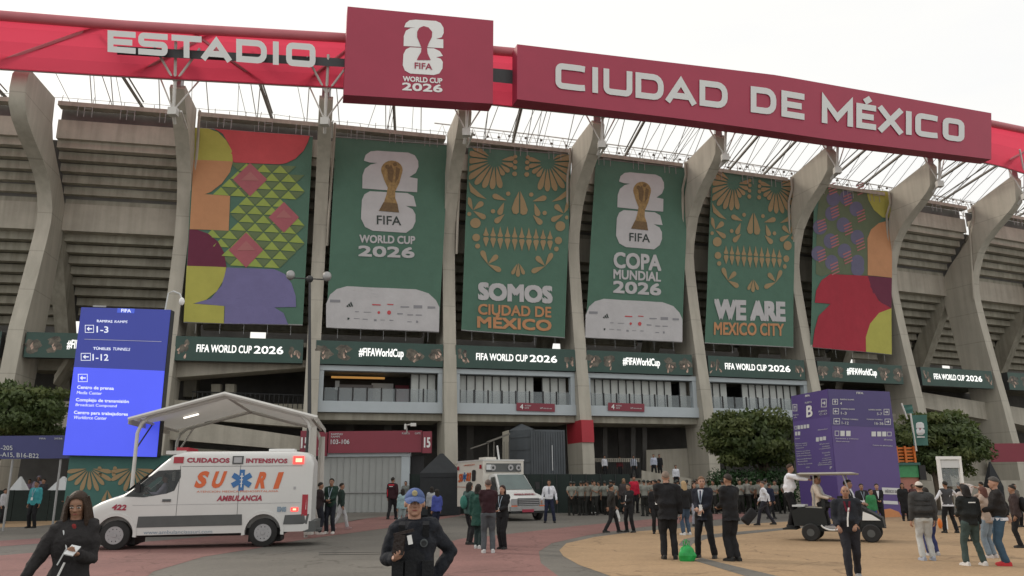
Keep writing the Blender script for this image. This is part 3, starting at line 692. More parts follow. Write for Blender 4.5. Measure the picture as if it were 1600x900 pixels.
# ================================================================ GALLERY AND UNDERCROFT
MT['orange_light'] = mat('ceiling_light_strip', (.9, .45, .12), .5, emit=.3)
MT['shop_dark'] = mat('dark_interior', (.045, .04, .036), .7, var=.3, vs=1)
def proj(p):
    x, y, z = p[0], p[1], p[2]-EYE; cz = y*math.cos(TILT)+z*math.sin(TILT); cy = -y*math.sin(TILT)+z*math.cos(TILT)
    u, v = x/cz, cy/cz; c, s = math.cos(ROLL), math.sin(ROLL); u, v = u*c-v*s, u*s+v*c
    return 800+u*F, 450-v*F
def slab(name, pl, pr, yt, yb, YL, YR=None, th=.3, m='conc', parent=None, zb=None, world=True):
    YR = YR or YL; ym = (yt+(yb or 757))/2
    a = atY(pl, ym, YL); b = atY(pr, ym, YR); zt = atY(pl, yt, YL).z; z0 = zb if zb is not None else atY(pl, yb, YL).z
    q = [Vector((a.x, YL, zt)), Vector((b.x, YR, zt)), Vector((b.x, YR, z0)), Vector((a.x, YL, z0))]
    o = mk(name, MB().hexa(q, [p+Vector((0, th, 0)) for p in q]), m, parent)
    return o, Surf(q, [(pl, yt), (pr, yt), (pr, yb or 800), (pl, yb or 800)]), q
def quad(name, pts, Y, th, m, parent=None):
    Ys = Y if hasattr(Y, '__len__') else [Y]*4; q = [atY(x, y, Y_) for (x, y), Y_ in zip(pts, Ys)]
    return mk(name, MB().hexa(q, [p+Vector((0, th, 0)) for p in q]), m, parent), q
def frac(k, f, d, z):
    A, B = fp(k, d, z), fp(k+1, d, z); t = (B-A).normalized()*(FT+.01); return (A+t).lerp(B-t, f)
def gbar(k, f0, f1, d0, d1, z0, z1):
    q = lambda z: [frac(k, f0, d0, z), frac(k, f0, d1, z), frac(k, f1, d1, z), frac(k, f1, d0, z)]
    return MB().hexa(q(z0), q(z1))
for k in (4, 5, 6, 7):
    mk('gallery_top_beam', gbar(k, 0, 1, -.9, -.25, 10.12, 10.5), 'frame', st)
    mk('gallery_fascia', gbar(k, 0, 1, -1.0, -.12, 7.0, 7.82), 'frame', st)
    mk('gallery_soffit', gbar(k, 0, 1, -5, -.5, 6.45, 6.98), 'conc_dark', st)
    for f0, f1 in ((0, .035), (.965, 1)): mk('gallery_end_post', gbar(k, f0, f1, -.8, -.3, 7.83, 10.11), 'frame', st)
    mk('gallery_floor', gbar(k, 0, 1, -5, -1.01, 7.75, 7.82), 'conc_dark', st)
    mk('gallery_ceiling', gbar(k, 0, 1, -5, -.91, 10.3, 10.48), 'conc_dark', st)
    n = 13
    for i in range(n):
        f0, f1 = .04+i*.92/n, .04+(i+1)*.92/n
        if k == 4 and i < 10: continue
        if k == 7 and i in (3, 4): continue
        if (k, i) in ((6, 11), (5, 9)): continue
        mk('window_pane', gbar(k, f0+.0035, f1-.0035, -1.3, -1.26, 7.83, 10.1), 'blind', st)
        mk('window_mullion', gbar(k, f0-.0035, f0+.0035, -1.34, -1.18, 7.83, 10.1), 'black', st)
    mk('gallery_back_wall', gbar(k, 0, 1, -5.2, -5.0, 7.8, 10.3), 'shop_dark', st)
    n = 8
    for i in range(n):
        f0, f1 = .04+i*.92/n, .04+(i+1)*.92/n
        mk('railing_glass_panel', gbar(k, f0+.006, f1-.006, -.5, -.48, 7.86, 8.85), 'glass', st)
        mk('railing_post', gbar(k, f0-.005, f0+.005, -.54, -.44, 7.82, 8.9), 'black', st)
# the open shop behind the left gallery
mk('ceiling_light', gbar(4, .1, .55, -3.2, -3.0, 9.9, 10.05), 'orange_light', st)
mk('shop_panel', gbar(4, .16, .46, -3.9, -3.8, 8.0, 9.5), 'ink2', st)
mk('shop_panel', gbar(4, .45, .64, -4.3, -4.2, 7.9, 9.7), 'wht2', st)
mk('shop_panel', gbar(4, .66, .78, -4.5, -4.4, 7.9, 9.6), 'redsign', st)
mk('shop_screen', gbar(4, .135, .17, -3.2, -3.1, 9.0, 9.7), 'wht2', st)
for k, pa, pb, lab in ((5, 807, 867, 'maroon gate number 4 sign under the SOMOS banner'), (6, 950, 1007, 'maroon gate number 4 sign under the COPA MUNDIAL banner')):
    q = [onsurf(pa, 629, -.05), onsurf(pb, 631, -.05), onsurf(pb, 643.5, -.05), onsurf(pa, 641.5, -.05)]
    r = thing('gate_sign', lab, 'sign', tuple(q[3])); mk('sign_panel', MB().hexa(q, [p+Vector((0, .06, 0)) for p in q]), 'redsign', r)
    s = Surf(q, [(0, 0), (100, 0), (100, 20), (0, 20)])
    mb = MB(); s.text(mb, '4', 9, 4, 17, 4, 12, .02, .03); mk('sign_number', mb, 'wht', r, fix=False)
    mb = MB(); s.text(mb, 'ACCESO', 21, 5, 37, 5, 3.5, .02, .02); s.text(mb, 'GATE', 21, 11, 32, 11, 3.5, .02, .02); s.text(mb, 'Zona', 60, 10, 92, 10, 3.5, .02, .02); mk('sign_lettering', mb, 'wht2', r, fix=False)
# painted red band on the fin beside the container
za, zb_ = onsurf(910, 656, .9).z, onsurf(912, 691, .9).z
FT_ = FT; FT = .515
mk('painted_band', finmesh(6, [(.94, zb_), (.86, za), (-2.4, za), (-2.3, zb_)]), 'redpaint', st)
FT = FT_
# podium, inner ramps, dark columns
for k in range(4, 10):
    mk('podium', bar(k, -13, -1.8, .0, 2.05), 'conc_dark', st)
    for f in (.3, .65):
        p = frac(k, f, -8, 0); mk('inner_column', MB().box((p.x, p.y, 4.7), (.6, .6, 5.2)), 'conc_deep', st)
quad('ramp_wall', [(925, 716), (1000, 716), (1000, 722), (925, 722)], 68.5, .3, 'conc', st)
quad('ramp_wall', [(1010, 703), (1088, 700), (1088, 757), (1010, 757)], 70, .3, 'conc', st)
quad('ramp_wall', [(1003, 735), (1080, 748), (1080, 790), (1003, 790)], 62, .3, 'conc', st)
quad('ramp_slab', [(925, 648), (1085, 652), (1085, 668), (925, 664)], 72, .5, 'conc_dark', st)
for x in (942, 986, 1004): quad('inner_column', [(x, 655), (x+7, 655), (x+7, 757), (x, 757)], 71, .5, 'conc_deep', st)
mb = MB()
for i in range(26): p = atY(922+i*3.1, 722, 66); mb.tube([(p.x, 66, 2.05), (p.x, 66, 3.6)], .025, 4)
mk('fence_bars', mb, 'dark', st)['kind'] = 'stuff'
# left bays: sloping ramps between the fins
def ramp(px0, yt0, yb0, px1, yt1, yb1, d, m='conc', nm='ramp_slab'):
    a, b = onsurf(px0, yt0, d), onsurf(px1, yt1, d); c, e = onsurf(px1, yb1, d), onsurf(px0, yb0, d); c.x, c.y = b.x, b.y; e.x, e.y = a.x, a.y
    q = [a, b, c, e]; n = -nrm(a.x)
    mk(nm, MB().hexa(q, [p+n*2.2 for p in q]), m, st)
ramp(272, 563, 590, 478, 563, 574, -1.2)
ramp(265, 624, 652, 480, 640, 668, -1.5)
ramp(262, 652, 686, 470, 682, 704, -.9)
ramp(300, 700, 730, 470, 712, 740, -1.6, 'conc_dark')
for x in (330, 352): quad('inner_column', [(x, 600), (x+14, 600), (x+14, 640), (x, 640)], 60, .5, 'conc_dark', st)
mb = MB()
for i in range(24): p = onsurf(300+i*7.5, 632, -1.6); mb.tube([(p.x, p.y, 7.2), (p.x, p.y, 8.4)], .03, 4)
mb.tube([onsurf(300, 612, -1.6), onsurf(478, 618, -1.6)], .05, 4); mk('ramp_railing', mb, 'dark', st)['kind'] = 'stuff'
ramp(50, 556, 578, 262, 560, 582, -3.2, 'conc_dark'); ramp(60, 640, 668, 250, 650, 678, -2.5)
ramp(-60, 556, 575, 10, 560, 580, -3.2, 'conc_dark')
ramp(85, 586, 600, 140, 500, 520, -2.0, 'conc_dark')
# right bays
ramp(1436, 612, 636, 1560, 632, 660, -1.5)
ramp(1576, 634, 660, 1700, 655, 690, -1.5)
ramp(1440, 690, 760, 1560, 700, 770, -3, 'conc'); ramp(1290, 640, 664, 1420, 648, 672, -2.2)
ramp(1572, 722, 800, 1700, 722, 800, -1, 'conc')
# fin 2 hinge: gate block with roller shutter and maroon signs
gb = thing('gatehouse', 'pale gatehouse wall with roller shutter below the maroon 103-106 sign', 'gatehouse', (-10, 53, 0))
_, s, q = slab('shutter', 506, 627, 714, None, 53, th=.1, m='conc', parent=gb, zb=0)
MT['shutter'] = mat('shutter_paint', (.33, .34, .33), .5, var=.05, vs=1.5); gb.children[0].data.materials[0] = MT['shutter']
for i in range(1, 12): 
    x = lerp(q[0].x, q[1].x, i/12); mk('shutter_rib', MB().box((x, 52.97, 1.75), (.04, .05, 3.45)), 'shutter', gb)
mk('wall_rail', MB().box(((q[0].x+q[1].x)/2, 52.94, 1.25), (q[1].x-q[0].x, .08, .07)), 'galv', gb)
slab('door_post', 627, 640, 712, None, 52.9, th=.35, m='frame', parent=gb, zb=0)
slab('lintel', 503, 641, 708, 714, 52.85, th=.45, m='frame', parent=gb)
slab('dark_doorway', 641, 662, 712, None, 53.4, th=.2, m='black', parent=gb, zb=0)
r = thing('direction_sign', 'wide maroon sign with seat numbers 103-106 and gate 15 above the shutter', 'sign', tuple(atY(590, 708, 52.6)))
_, s, _ = slab('sign_panel', 513, 659, 674, 708, 52.6, th=.2, m='redsign', parent=r)
mb = MB(); s.text(mb, '103-106', 517, 687, 546, 687, 7, .02, .03); mk('sign_number', mb, 'wht2', r, fix=False)
mb = MB(); s.text(mb, 'RAMPAS', 517, 677, 535, 677, 3, .02, .01); s.text(mb, 'RAMPS', 517, 681, 531, 681, 3, .02, .01); s.text(mb, 'PUERTA', 628, 677, 640, 677, 3, .02, .01); s.text(mb, 'GATE', 648, 677, 657, 677, 3, .02, .01); mk('sign_lettering', mb, 'wht2', r, fix=False)
_, s, _ = slab('sign_panel', 660, 674, 674, 708, 52.4, th=.4, m='redsign', parent=r)
mb = MB(); s.text(mb, '15', 663, 684, 672, 684, 15, .02, .05); mk('sign_number', mb, 'wht', r, fix=False)
r = thing('direction_sign', 'maroon column sign with a white 15 beside the canopy leg', 'sign', tuple(atY(485, 708, 52.6)))
_, s, _ = slab('sign_panel', 469, 488, 673, 708, 52.3, th=.3, m='redsign', parent=r)
mb = MB(); s.text(mb, '15', 471, 684, 482, 684, 16, .02, .05); mk('sign_number', mb, 'wht', r, fix=False)
_, s, _ = slab('sign_panel', 488.3, 511, 674, 712, 51.6, 52.6, th=.3, m='redsign', parent=r)
mb = MB(); s.text(mb, '15', 490, 688, 506, 688, 15, .02, .05); mk('sign_number', mb, 'wht', r, fix=False)
_, s, _ = slab('wall_sign', 1549, 1640, 693, 722, 60, th=.2, m='redsign'); tag(_, 0) if False else None
o = [x for x in bpy.data.objects if x.name.startswith('wall_sign')][0]; tag(o, 'plain maroon sign panel on the ramp wall at the right edge', 'sign')
mb = MB()
p = atY(636, 676, 52.2); mb.tube([p, p+Vector((0, -.4, .45)), p+Vector((.45, -.8, .5))], .05, 5); mb.box(p+Vector((.5, -.8, .45)), (.35, .2, .2)); mb.box(p+Vector((-.05, -.5, .35)), (.12, .2, .35))
tag(mk('surveillance_camera', mb, 'steel'), 'white surveillance camera on a bracket above the maroon 103-106 sign', 'camera')
# ================================================================ GROUND
MT['asphalt'] = mat('asphalt', (.142, .132, .115), .9, var=.22, vs=.22, bump=.3, bs=60)
MT['pink'] = mat('pink_paving', (.225, .112, .100), .9, var=.16, vs=.5, bump=.3, bs=60)
MT['tan'] = mat('tan_paving', (.365, .245, .138), .9, var=.13, vs=.5, bump=.3, bs=60)
for m_ in ('asphalt', 'pink', 'tan'):      # fine grit on top of the broad stains
    n = MT[m_].node_tree; P_ = n.nodes['Principled BSDF']; src = P_.inputs['Base Color'].links[0].from_socket
    g = n.nodes.new('ShaderNodeNewGeometry'); t = n.nodes.new('ShaderNodeTexNoise'); t.inputs['Scale'].default_value = 9; t.inputs['Detail'].default_value = 8; t.inputs['Roughness'].default_value = .8
    r_ = n.nodes.new('ShaderNodeValToRGB'); r_.color_ramp.elements[0].position = .3; r_.color_ramp.elements[1].position = .7; r_.color_ramp.elements[0].color = (.70, .70, .70, 1); r_.color_ramp.elements[1].color = (1.16, 1.16, 1.16, 1)
    mm = n.nodes.new('ShaderNodeMixRGB'); mm.blend_type = 'MULTIPLY'; mm.inputs[0].default_value = 1
    n.links.new(g.outputs['Position'], t.inputs['Vector']); n.links.new(t.outputs['Fac'], r_.inputs[0]); n.links.new(src, mm.inputs[1]); n.links.new(r_.outputs[0], mm.inputs[2]); n.links.new(mm.outputs[0], P_.inputs['Base Color'])
    vo = n.nodes.new('ShaderNodeTexVoronoi'); vo.feature = 'DISTANCE_TO_EDGE'; vo.inputs['Scale'].default_value = .28; nd = n.nodes.new('ShaderNodeTexNoise'); nd.inputs['Scale'].default_value = 1.1; nd.inputs['Detail'].default_value = 6
    va = n.nodes.new('ShaderNodeVectorMath'); va.operation = 'MULTIPLY_ADD'; va.inputs[1].default_value = (1.6, 1.6, 0); n.links.new(g.outputs['Position'], nd.inputs['Vector']); n.links.new(nd.outputs['Color'], va.inputs[0]); n.links.new(g.outputs['Position'], va.inputs[2]); n.links.new(va.outputs[0], vo.inputs['Vector'])
    rc = n.nodes.new('ShaderNodeValToRGB'); rc.color_ramp.elements[0].position = 0; rc.color_ramp.elements[1].position = .012; rc.color_ramp.elements[0].color = (.62, .60, .58, 1); rc.color_ramp.elements[1].color = (1, 1, 1, 1)
    m4 = n.nodes.new('ShaderNodeMixRGB'); m4.blend_type = 'MULTIPLY'; m4.inputs[0].default_value = 1; n.links.new(vo.outputs['Distance'], rc.inputs[0]); n.links.new(mm.outputs[0], m4.inputs[1]); n.links.new(rc.outputs[0], m4.inputs[2]); n.links.new(m4.outputs[0], P_.inputs['Base Color'])
struct('ground', MB().add([(-900, -60, 0), (900, -60, 0), (900, 1500, 0), (-900, 1500, 0)], [(0, 1, 2, 3)]), 'asphalt')
def patch(name, px, m, z):
    P2 = [ath(x, y, 0) for x, y in px]; tri = geometry.tessellate_polygon([P2])
    struct(name, MB().add([(p.x, p.y, z) for p in P2], tri), m)
patch('pink_paving', [(-200, 866), (0, 868), (100, 860), (210, 848), (330, 838), (480, 826), (600, 806), (560, 812), (660, 800), (720, 806), (600, 826), (480, 842), (400, 857), (318, 870), (240, 893), (190, 930), (120, 1100), (-900, 1100)], 'pink', .004)
patch('pink_paving', [(-200, 848), (0, 845), (150, 836), (170, 841), (0, 854), (-200, 858)], 'pink', .004)
patch('pink_paving', [(680, 1050), (684, 900), (688, 850), (720, 842), (790, 835), (900, 822), (1020, 811), (1100, 804), (1180, 800), (1180, 806), (1100, 814), (1000, 824), (920, 836), (862, 849), (842, 862), (845, 880), (872, 900), (1000, 1000), (1100, 1060)], 'pink', .004)
patch('pink_paving', [(640, 812), (700, 806), (880, 800), (880, 795), (640, 802)], 'pink', .004)
patch('tan_paving', [(905, 883), (880, 869), (874, 860), (885, 849), (930, 839), (1000, 830), (1100, 823), (1230, 815), (1400, 807), (1700, 799), (2600, 830), (2600, 1300), (1300, 1300), (1060, 960), (965, 904)], 'tan', .004)
patch('tan_paving', [(-60, 806), (60, 797), (112, 799), (106, 817), (50, 823), (-60, 826)], 'tan', .004)
patch('paving_stripe', [(1060, 852), (1068, 843), (1100, 836), (1155, 831), (1260, 822), (1262, 824.5), (1160, 835), (1105, 842), (1082, 850), (1078, 856)], 'asphalt', .008)
patch('paving_stripe', [(1084, 876), (1096, 872), (1140, 883), (1225, 903), (1300, 925), (1500, 980), (1500, 1010), (1180, 905), (1120, 887)], 'asphalt', .008)
# kerb with orange and black marks
kb = thing('striped_kerb', 'low kerb with orange and black stripes in front of the gatehouse shutter', 'kerb', tuple(ath(575, 798)))
k0, k1 = ath(528, 799.5), ath(628, 796.5)
MT['orange'] = mat('orange_paint', (.55, .24, .10), .7, var=.1, vs=3)
for i in range(14):
    a, b = k0.lerp(k1, i/14), k0.lerp(k1, (i+1)/14); d = Vector((0, .25, 0)); h = Vector((0, 0, .14))
    mk('kerb_block', MB().hexa([a, b, b+d, a+d], [a+h, b+h, b+d+h, a+d+h]), 'orange' if i % 2 else 'black', kb)
mb = MB()
for j in range(2):
    for i in range(40): p = ath(500+i*3.6, 864+j*3-i*.04); mb.box((p.x, p.y, .005), (.03, .12, .006))
tag(mk('drain_grate', mb, 'black'), 'row of dark drain slots in the asphalt left of the officer', 'drain', kind='stuff')
# ================================================================ TREES AND HEDGE
MT['bark'] = mat('bark', (.11, .085, .06), .9, var=.3, vs=6)
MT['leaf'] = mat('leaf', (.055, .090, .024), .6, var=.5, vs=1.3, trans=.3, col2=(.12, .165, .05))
MT['leaf2'] = mat('leaf_highlight', (.10, .14, .035), .6, var=.5, vs=1.3, trans=.35, col2=(.18, .21, .07))  # paler yellow-green leaf; the crown highlights are put into this colour
def leaves(mb, c, rad, n, rg, size=.16, inner=.35):
    for _ in range(n):
        v = Vector((rg.gauss(0, 1), rg.gauss(0, 1), rg.gauss(0, 1))).normalized(); r_ = rg.uniform(inner, 1)**.6
        p = Vector(c)+Vector((v.x*rad[0], v.y*rad[1], v.z*rad[2]))*r_
        a = Vector((rg.gauss(0, 1), rg.gauss(0, 1), rg.gauss(0, 1))).normalized(); b = a.cross(v+Vector((0, 0, .01))).normalized(); s_ = size*rg.uniform(.6, 1.3)
        mb.add([p-a*s_, p+b*s_*.5, p+a*s_, p-b*s_*.5], [(0, 1, 2, 3)])
def tree(label, x, y, zc, rx, ry, rz_, seed, n=12000, lobes=26, group=None, boxy=False, trunks=1, dens=.5):
    rg = random.Random(seed); root = thing('ornamental_tree', label, 'tree', (x, y, 0), group=group)
    mb = MB(); tips = []
    for t in range(trunks):
        b0 = Vector((rg.uniform(-.4, .4)*(trunks > 1)*2, rg.uniform(-.3, .3), 0)); top = Vector((b0.x*1.3+rg.uniform(-.3, .3), b0.y, zc-rz_*.55))
        mb.tube([b0, b0.lerp(top, .5)+Vector((rg.uniform(-.15, .15), 0, 0)), top], [.2, .16, .11], 8)
        for i in range(6):
            a = i*1.05+t; e = Vector((math.cos(a)*rx*.6, math.sin(a)*ry*.6, zc+rg.uniform(-.1, .5)*rz_)); st_ = b0.lerp(top, rg.uniform(.6, .95))
            mb.tube([st_, st_.lerp(e, .5)+Vector((0, 0, .25)), e], [.09, .06, .025], 6)
    mk('trunk', mb, 'bark', root, smooth=True, world=False)
    m1, m2 = MB(), MB()
    for i in range(lobes):
        v = Vector((rg.gauss(0, 1), rg.gauss(0, 1), rg.gauss(0, .9))).normalized(); k_ = rg.uniform(.45, .85)
        if boxy: v = Vector([math.copysign(abs(q)**.6, q) for q in v])*.9
        c = Vector((v.x*rx*k_, v.y*ry*k_, zc+v.z*rz_*k_)); s_ = rg.uniform(.16, .34)
        leaves(m1 if rg.random() < .55 and v.z < .5 else m2, c, (rx*s_*1.2, ry*s_, rz_*s_*.7), n//lobes, rg, .13, .2)  # upper lobes always get the paler leaf, a painted highlight; lower ones vary randomly
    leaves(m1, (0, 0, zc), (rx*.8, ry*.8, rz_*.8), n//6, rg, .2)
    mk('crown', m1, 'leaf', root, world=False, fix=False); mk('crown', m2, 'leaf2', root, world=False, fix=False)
    return root
def tree_px(label, pl, pr, yt, yb, Y, **kw):
    a, b = atY(pl, (yt+yb)/2, Y), atY(pr, (yt+yb)/2, Y); zt, z0 = atY((pl+pr)/2, yt, Y).z, atY((pl+pr)/2, yb, Y).z
    return tree(label, (a.x+b.x)/2, Y, (zt+z0)/2, (b.x-a.x)/2, kw.pop('ry', (b.x-a.x)/2*.8), (zt-z0)/2, **kw)
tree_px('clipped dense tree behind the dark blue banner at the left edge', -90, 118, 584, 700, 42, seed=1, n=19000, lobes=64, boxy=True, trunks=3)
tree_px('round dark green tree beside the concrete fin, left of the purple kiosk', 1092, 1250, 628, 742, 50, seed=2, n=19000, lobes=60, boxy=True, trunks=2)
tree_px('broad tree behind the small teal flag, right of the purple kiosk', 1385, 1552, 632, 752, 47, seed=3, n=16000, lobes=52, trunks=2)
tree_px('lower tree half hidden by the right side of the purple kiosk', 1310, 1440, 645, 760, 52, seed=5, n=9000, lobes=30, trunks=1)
mb = MB(); rg = random.Random(9)
a, b = atY(1112, 740, 49), atY(1240, 740, 49)
for i in range(60):
    leaves(mb, (lerp(a.x, b.x, i/59), 49+rg.uniform(-.3, .5), 1.3+rg.uniform(-.1, .1)), (.5, .6, 1.2), 130, rg, .09, .5)
MT['hedge'] = mat('hedge_leaf', (.03, .075, .022), .6, var=.5, vs=2, trans=.2)
hd = thing('hedge', 'long clipped dark green hedge behind the line of guards', 'hedge', ((a.x+b.x)/2, 49, 0))
mk('foliage', mb, 'hedge', hd, fix=False)['kind'] = 'stuff'
# ================================================================ SIGNS, SCREENS, STREET FURNITURE
def em(name, c, e): MT[name] = mat(name, c, .45, var=.02, vs=1, emit=e)
em('blue_dark', (.028, .040, .24), .55); em('blue_bright', (.060, .085, .68), .75); em('blue_tab', (.05, .09, .5), .6); em('screen_white', (.72, .76, .85), .5)
def outline(x0, y0, x1, y1, t=1): return [[(x0, y0), (x1, y0), (x1, y0+t), (x0, y0+t)], [(x0, y1-t), (x1, y1-t), (x1, y1), (x0, y1)], [(x0, y0+t), (x0+t, y0+t), (x0+t, y1-t), (x0, y1-t)], [(x1-t, y0+t), (x1, y0+t), (x1, y1-t), (x1-t, y1-t)]]
def arrow(x0, y0, x1, y1, kind='l'):
    cx, cy = (x0+x1)/2, (y0+y1)/2; w, h = (x1-x0)*.3, (y1-y0)*.3
    if kind == 'l': return [[(cx-w, cy), (cx-w*.1, cy-h), (cx-w*.1, cy+h)], [(cx-w*.1, cy-h*.25), (cx+w, cy-h*.25), (cx+w, cy+h*.25), (cx-w*.1, cy+h*.25)]]
    if kind == 'r': return [[(cx+w, cy), (cx+w*.1, cy-h), (cx+w*.1, cy+h)], [(cx-w, cy-h*.25), (cx+w*.1, cy-h*.25), (cx+w*.1, cy+h*.25), (cx-w, cy+h*.25)]]
    return [[(cx, cy-h), (cx+w, cy-h*.1), (cx-w, cy-h*.1)], [(cx-w*.25, cy-h*.1), (cx+w*.25, cy-h*.1), (cx+w*.25, cy+h), (cx-w*.25, cy+h)]]
bs = thing('direction_screen', 'tall bright blue direction screen listing ramps 1-3, tunnels 1-12 and centres', 'sign', tuple(atY(172, 712, 30)))
q = [atY(127, 480, 30), atY(267, 484, 30), atY(245, 714, 30), atY(98, 711, 30)]
mk('screen_body', MB().hexa([p+Vector((0, .03, 0)) for p in q], [p+Vector((0, .35, 0)) for p in q]), 'dark', bs)
s = Surf(q, [(127, 480), (267, 484), (245, 714), (98, 711)])
mb = MB(); s.poly(mb, [(98, 711), (115, 576), (257, 582), (245, 714)], .0); mk('screen_lower', mb, 'blue_bright', bs)
mb = MB(); s.poly(mb, [(127, 480), (267, 484), (257.2, 582), (115, 576)], .0); mk('screen_upper', mb, 'blue_dark', bs)
def prt(root, s, m, polys=(), texts=(), off=.02, nm='lettering'):
    mb = MB()
    for p in polys: s.poly(mb, p, off)
    for t in texts: s.text(mb, *t[:6], off=off, bold=(t[6] if len(t) > 6 else .03), skew=(t[7] if len(t) > 7 else 0))
    o = mk(nm, mb, m, root, fix=False); o['kind'] = 'stuff'; return o
s.poly(mb2 := MB(), [(184, 481.5), (211, 482.5), (210, 490), (183, 489)], .012); mk('tab', mb2, 'blue_tab', bs)
prt(bs, s, 'screen_white', outline(133, 509, 147, 521.5, .9)+arrow(133, 509, 147, 521.5)+outline(126.5, 554, 142, 566, .9)+arrow(126.5, 554, 142, 566)+outline(122, 587, 137, 599.5, .9)+arrow(122, 587, 137, 599.5),
    [('FIFA', 190, 483, 205, 483.6, 5, .05), ('RAMPAS', 152, 500.5, 176, 501.5, 4, .04), ('RAMPS', 179, 501.5, 199, 502, 4, .01, 1), ('1-3', 151.5, 511, 169.5, 511.6, 10), ('TÚNELES', 146, 543.5, 173, 544.5, 5, .04), ('TUNNELS', 176, 545, 203, 546, 4.5, .01, 1), ('1-12', 145, 555.5, 169.5, 556, 10),
     ('Centro de prensa', 121, 605, 178, 607, 6.5, .04), ('Media Center', 120, 613.5, 159, 615, 4.6, .01, 1), ('Complejo de transmisión', 119, 624.5, 201.5, 627.5, 6.2, .04), ('Broadcast Compound', 118, 632.5, 182, 634.5, 5.6, .01, 1), ('Centro para trabajadores', 116, 644, 200, 647, 6.2, .04), ('Workforce Center', 115, 651.5, 166.5, 653, 5, .01, 1)])
prt(bs, s, 'wht2', [[(132, 531.5), (252.5, 535.3), (252.5, 536), (132, 532.2)]], nm='rule_line')
mk('top_clamp', MB().hexa([atY(145, 477, 30.2), atY(166, 477.5, 30.2), atY(166, 480, 30.2), atY(145, 479.5, 30.2)], [atY(145, 477, 30.4), atY(166, 477.5, 30.4), atY(166, 480, 30.4), atY(145, 479.5, 30.4)]), 'galv', bs)
# mural wall under it
mu = thing('mural_wall', 'teal panel wall with ochre feather pattern under the blue screen', 'wall', tuple(atY(160, 800, 30.3)))
_, s, q = slab('wall_panel', 106, 262, 713, None, 30.3, th=.3, m='bgreen2', parent=mu, zb=0)
s.t = [proj(p) for p in q]
pl = []
for cx, cy in ((140, 740), (208, 740)):
    for a in range(9): 
        aa = 10+a*20
        pl.append(drop(cx+5*math.cos(math.radians(aa)), cy-8+4*math.sin(math.radians(aa)), 30+4*(a % 2), 7, aa))
pl += [drop(168, 766, 22, 6, 70), drop(168, 766, 22, 6, 110), circ(157, 742, 3), circ(178, 742, 3), circ(156, 732, 3), circ(180, 732, 3)]
prt(mu, s, 'btan', pl, nm='feather_pattern')
# dark blue banner at the left edge
r = thing('direction_banner', 'dark blue horizontal banner with seat codes A15, B16-B22 at the left edge', 'sign', tuple(atY(50, 718, 34)))
_, s, q = slab('banner_panel', -90, 108, 682, 718, 34, th=.15, m='blue_dark', parent=r)
MT['navy'] = mat('navy_vinyl', (.05, .055, .17), .6, var=.05, vs=1); r.children[0].data.materials[0] = MT['navy']; s.t = [proj(p) for p in q]
prt(r, s, 'wht2', (), [('-205', 2, 696, 20, 696.5, 7, .01), ('-A15, B16-B22', 1, 706.5, 61, 709, 8, .01), ('FIFA', 62, 684, 72, 684, 2.5, .02), ('2026', 85, 684, 98, 684, 2.5, .02)])
for x in (20, 95): p = atY(x, 718, 34.1); mk('post', MB().tube([(p.x, 34.1, 0), p], .05, 6), 'galv', r)
# purple kiosk
zt = atY(1390, 612, 39.2).z; R_ = atY(1390, 612, 39.2); Mi = ath(1293, 608, zt); Le = ath(1236, 619, zt)
MT['purp1'] = mat('purple_vinyl', (.095, .062, .225), .45, var=.04, vs=1); MT['purp2'] = mat('purple_vinyl_dark', (.060, .045, .17), .45, var=.04, vs=1); MT['purp3'] = mat('purple_vinyl_light', (.12, .085, .27), .45, var=.04, vs=1)
pk = thing('info_kiosk', 'tall purple box shaped information kiosk with a large white letter B', 'kiosk', (Mi.x, Mi.y, 0))
back = Vector((Le.x+R_.x-Mi.x, Le.y+R_.y-Mi.y, 0))
q4 = [Vector((Le.x, Le.y, 0)), Vector((Mi.x, Mi.y, 0)), Vector((R_.x, R_.y, 0)), back]
mk('box_body', MB().hexa([Vector((p.x, p.y, 0)) for p in q4], [Vector((p.x, p.y, zt)) for p in q4]), 'purp1', pk)
def kface(A, B):
    q = [Vector((A.x, A.y, zt)), Vector((B.x, B.y, zt)), Vector((B.x, B.y, 0)), Vector((A.x, A.y, 0))]; return Surf(q, [proj(p) for p in q])
sl_, sr_ = kface(Le, Mi), kface(Mi, R_)
K = lambda pts: Z(1220, 600, 5, pts)
kx = lambda x0, y0, x1, y1, h, t, b=.02: (t, 1220+x0/5, 600+y0/5, 1220+x1/5, 600+y1/5, h/5, b)
for s, P1, P2 in ((sl_, [(82, 96), (365, 42), (388, 262), (96, 300)], [(96, 300), (388, 262), (423, 690), (440, 735), (125, 700)]), (sr_, [(367, 42), (850, 62), (882, 350), (390, 330)], None)):
    mb = MB(); s.poly(mb, K(P1), .006); mk('upper_panel', mb, 'purp2' if s is sr_ else 'purp1', pk)
    if P2: mb = MB(); s.poly(mb, K(P2), .006); mk('lower_panel', mb, 'purp3', pk)
ko = lambda b, k=None, t=4: [K(p) for p in outline(*b, t)]+([K(p) for p in arrow(*b, k)] if k else [])
kb_ = lambda b: [K([(b[0], b[1]), (b[2], b[1]), (b[2], b[3]), (b[0], b[3])])]
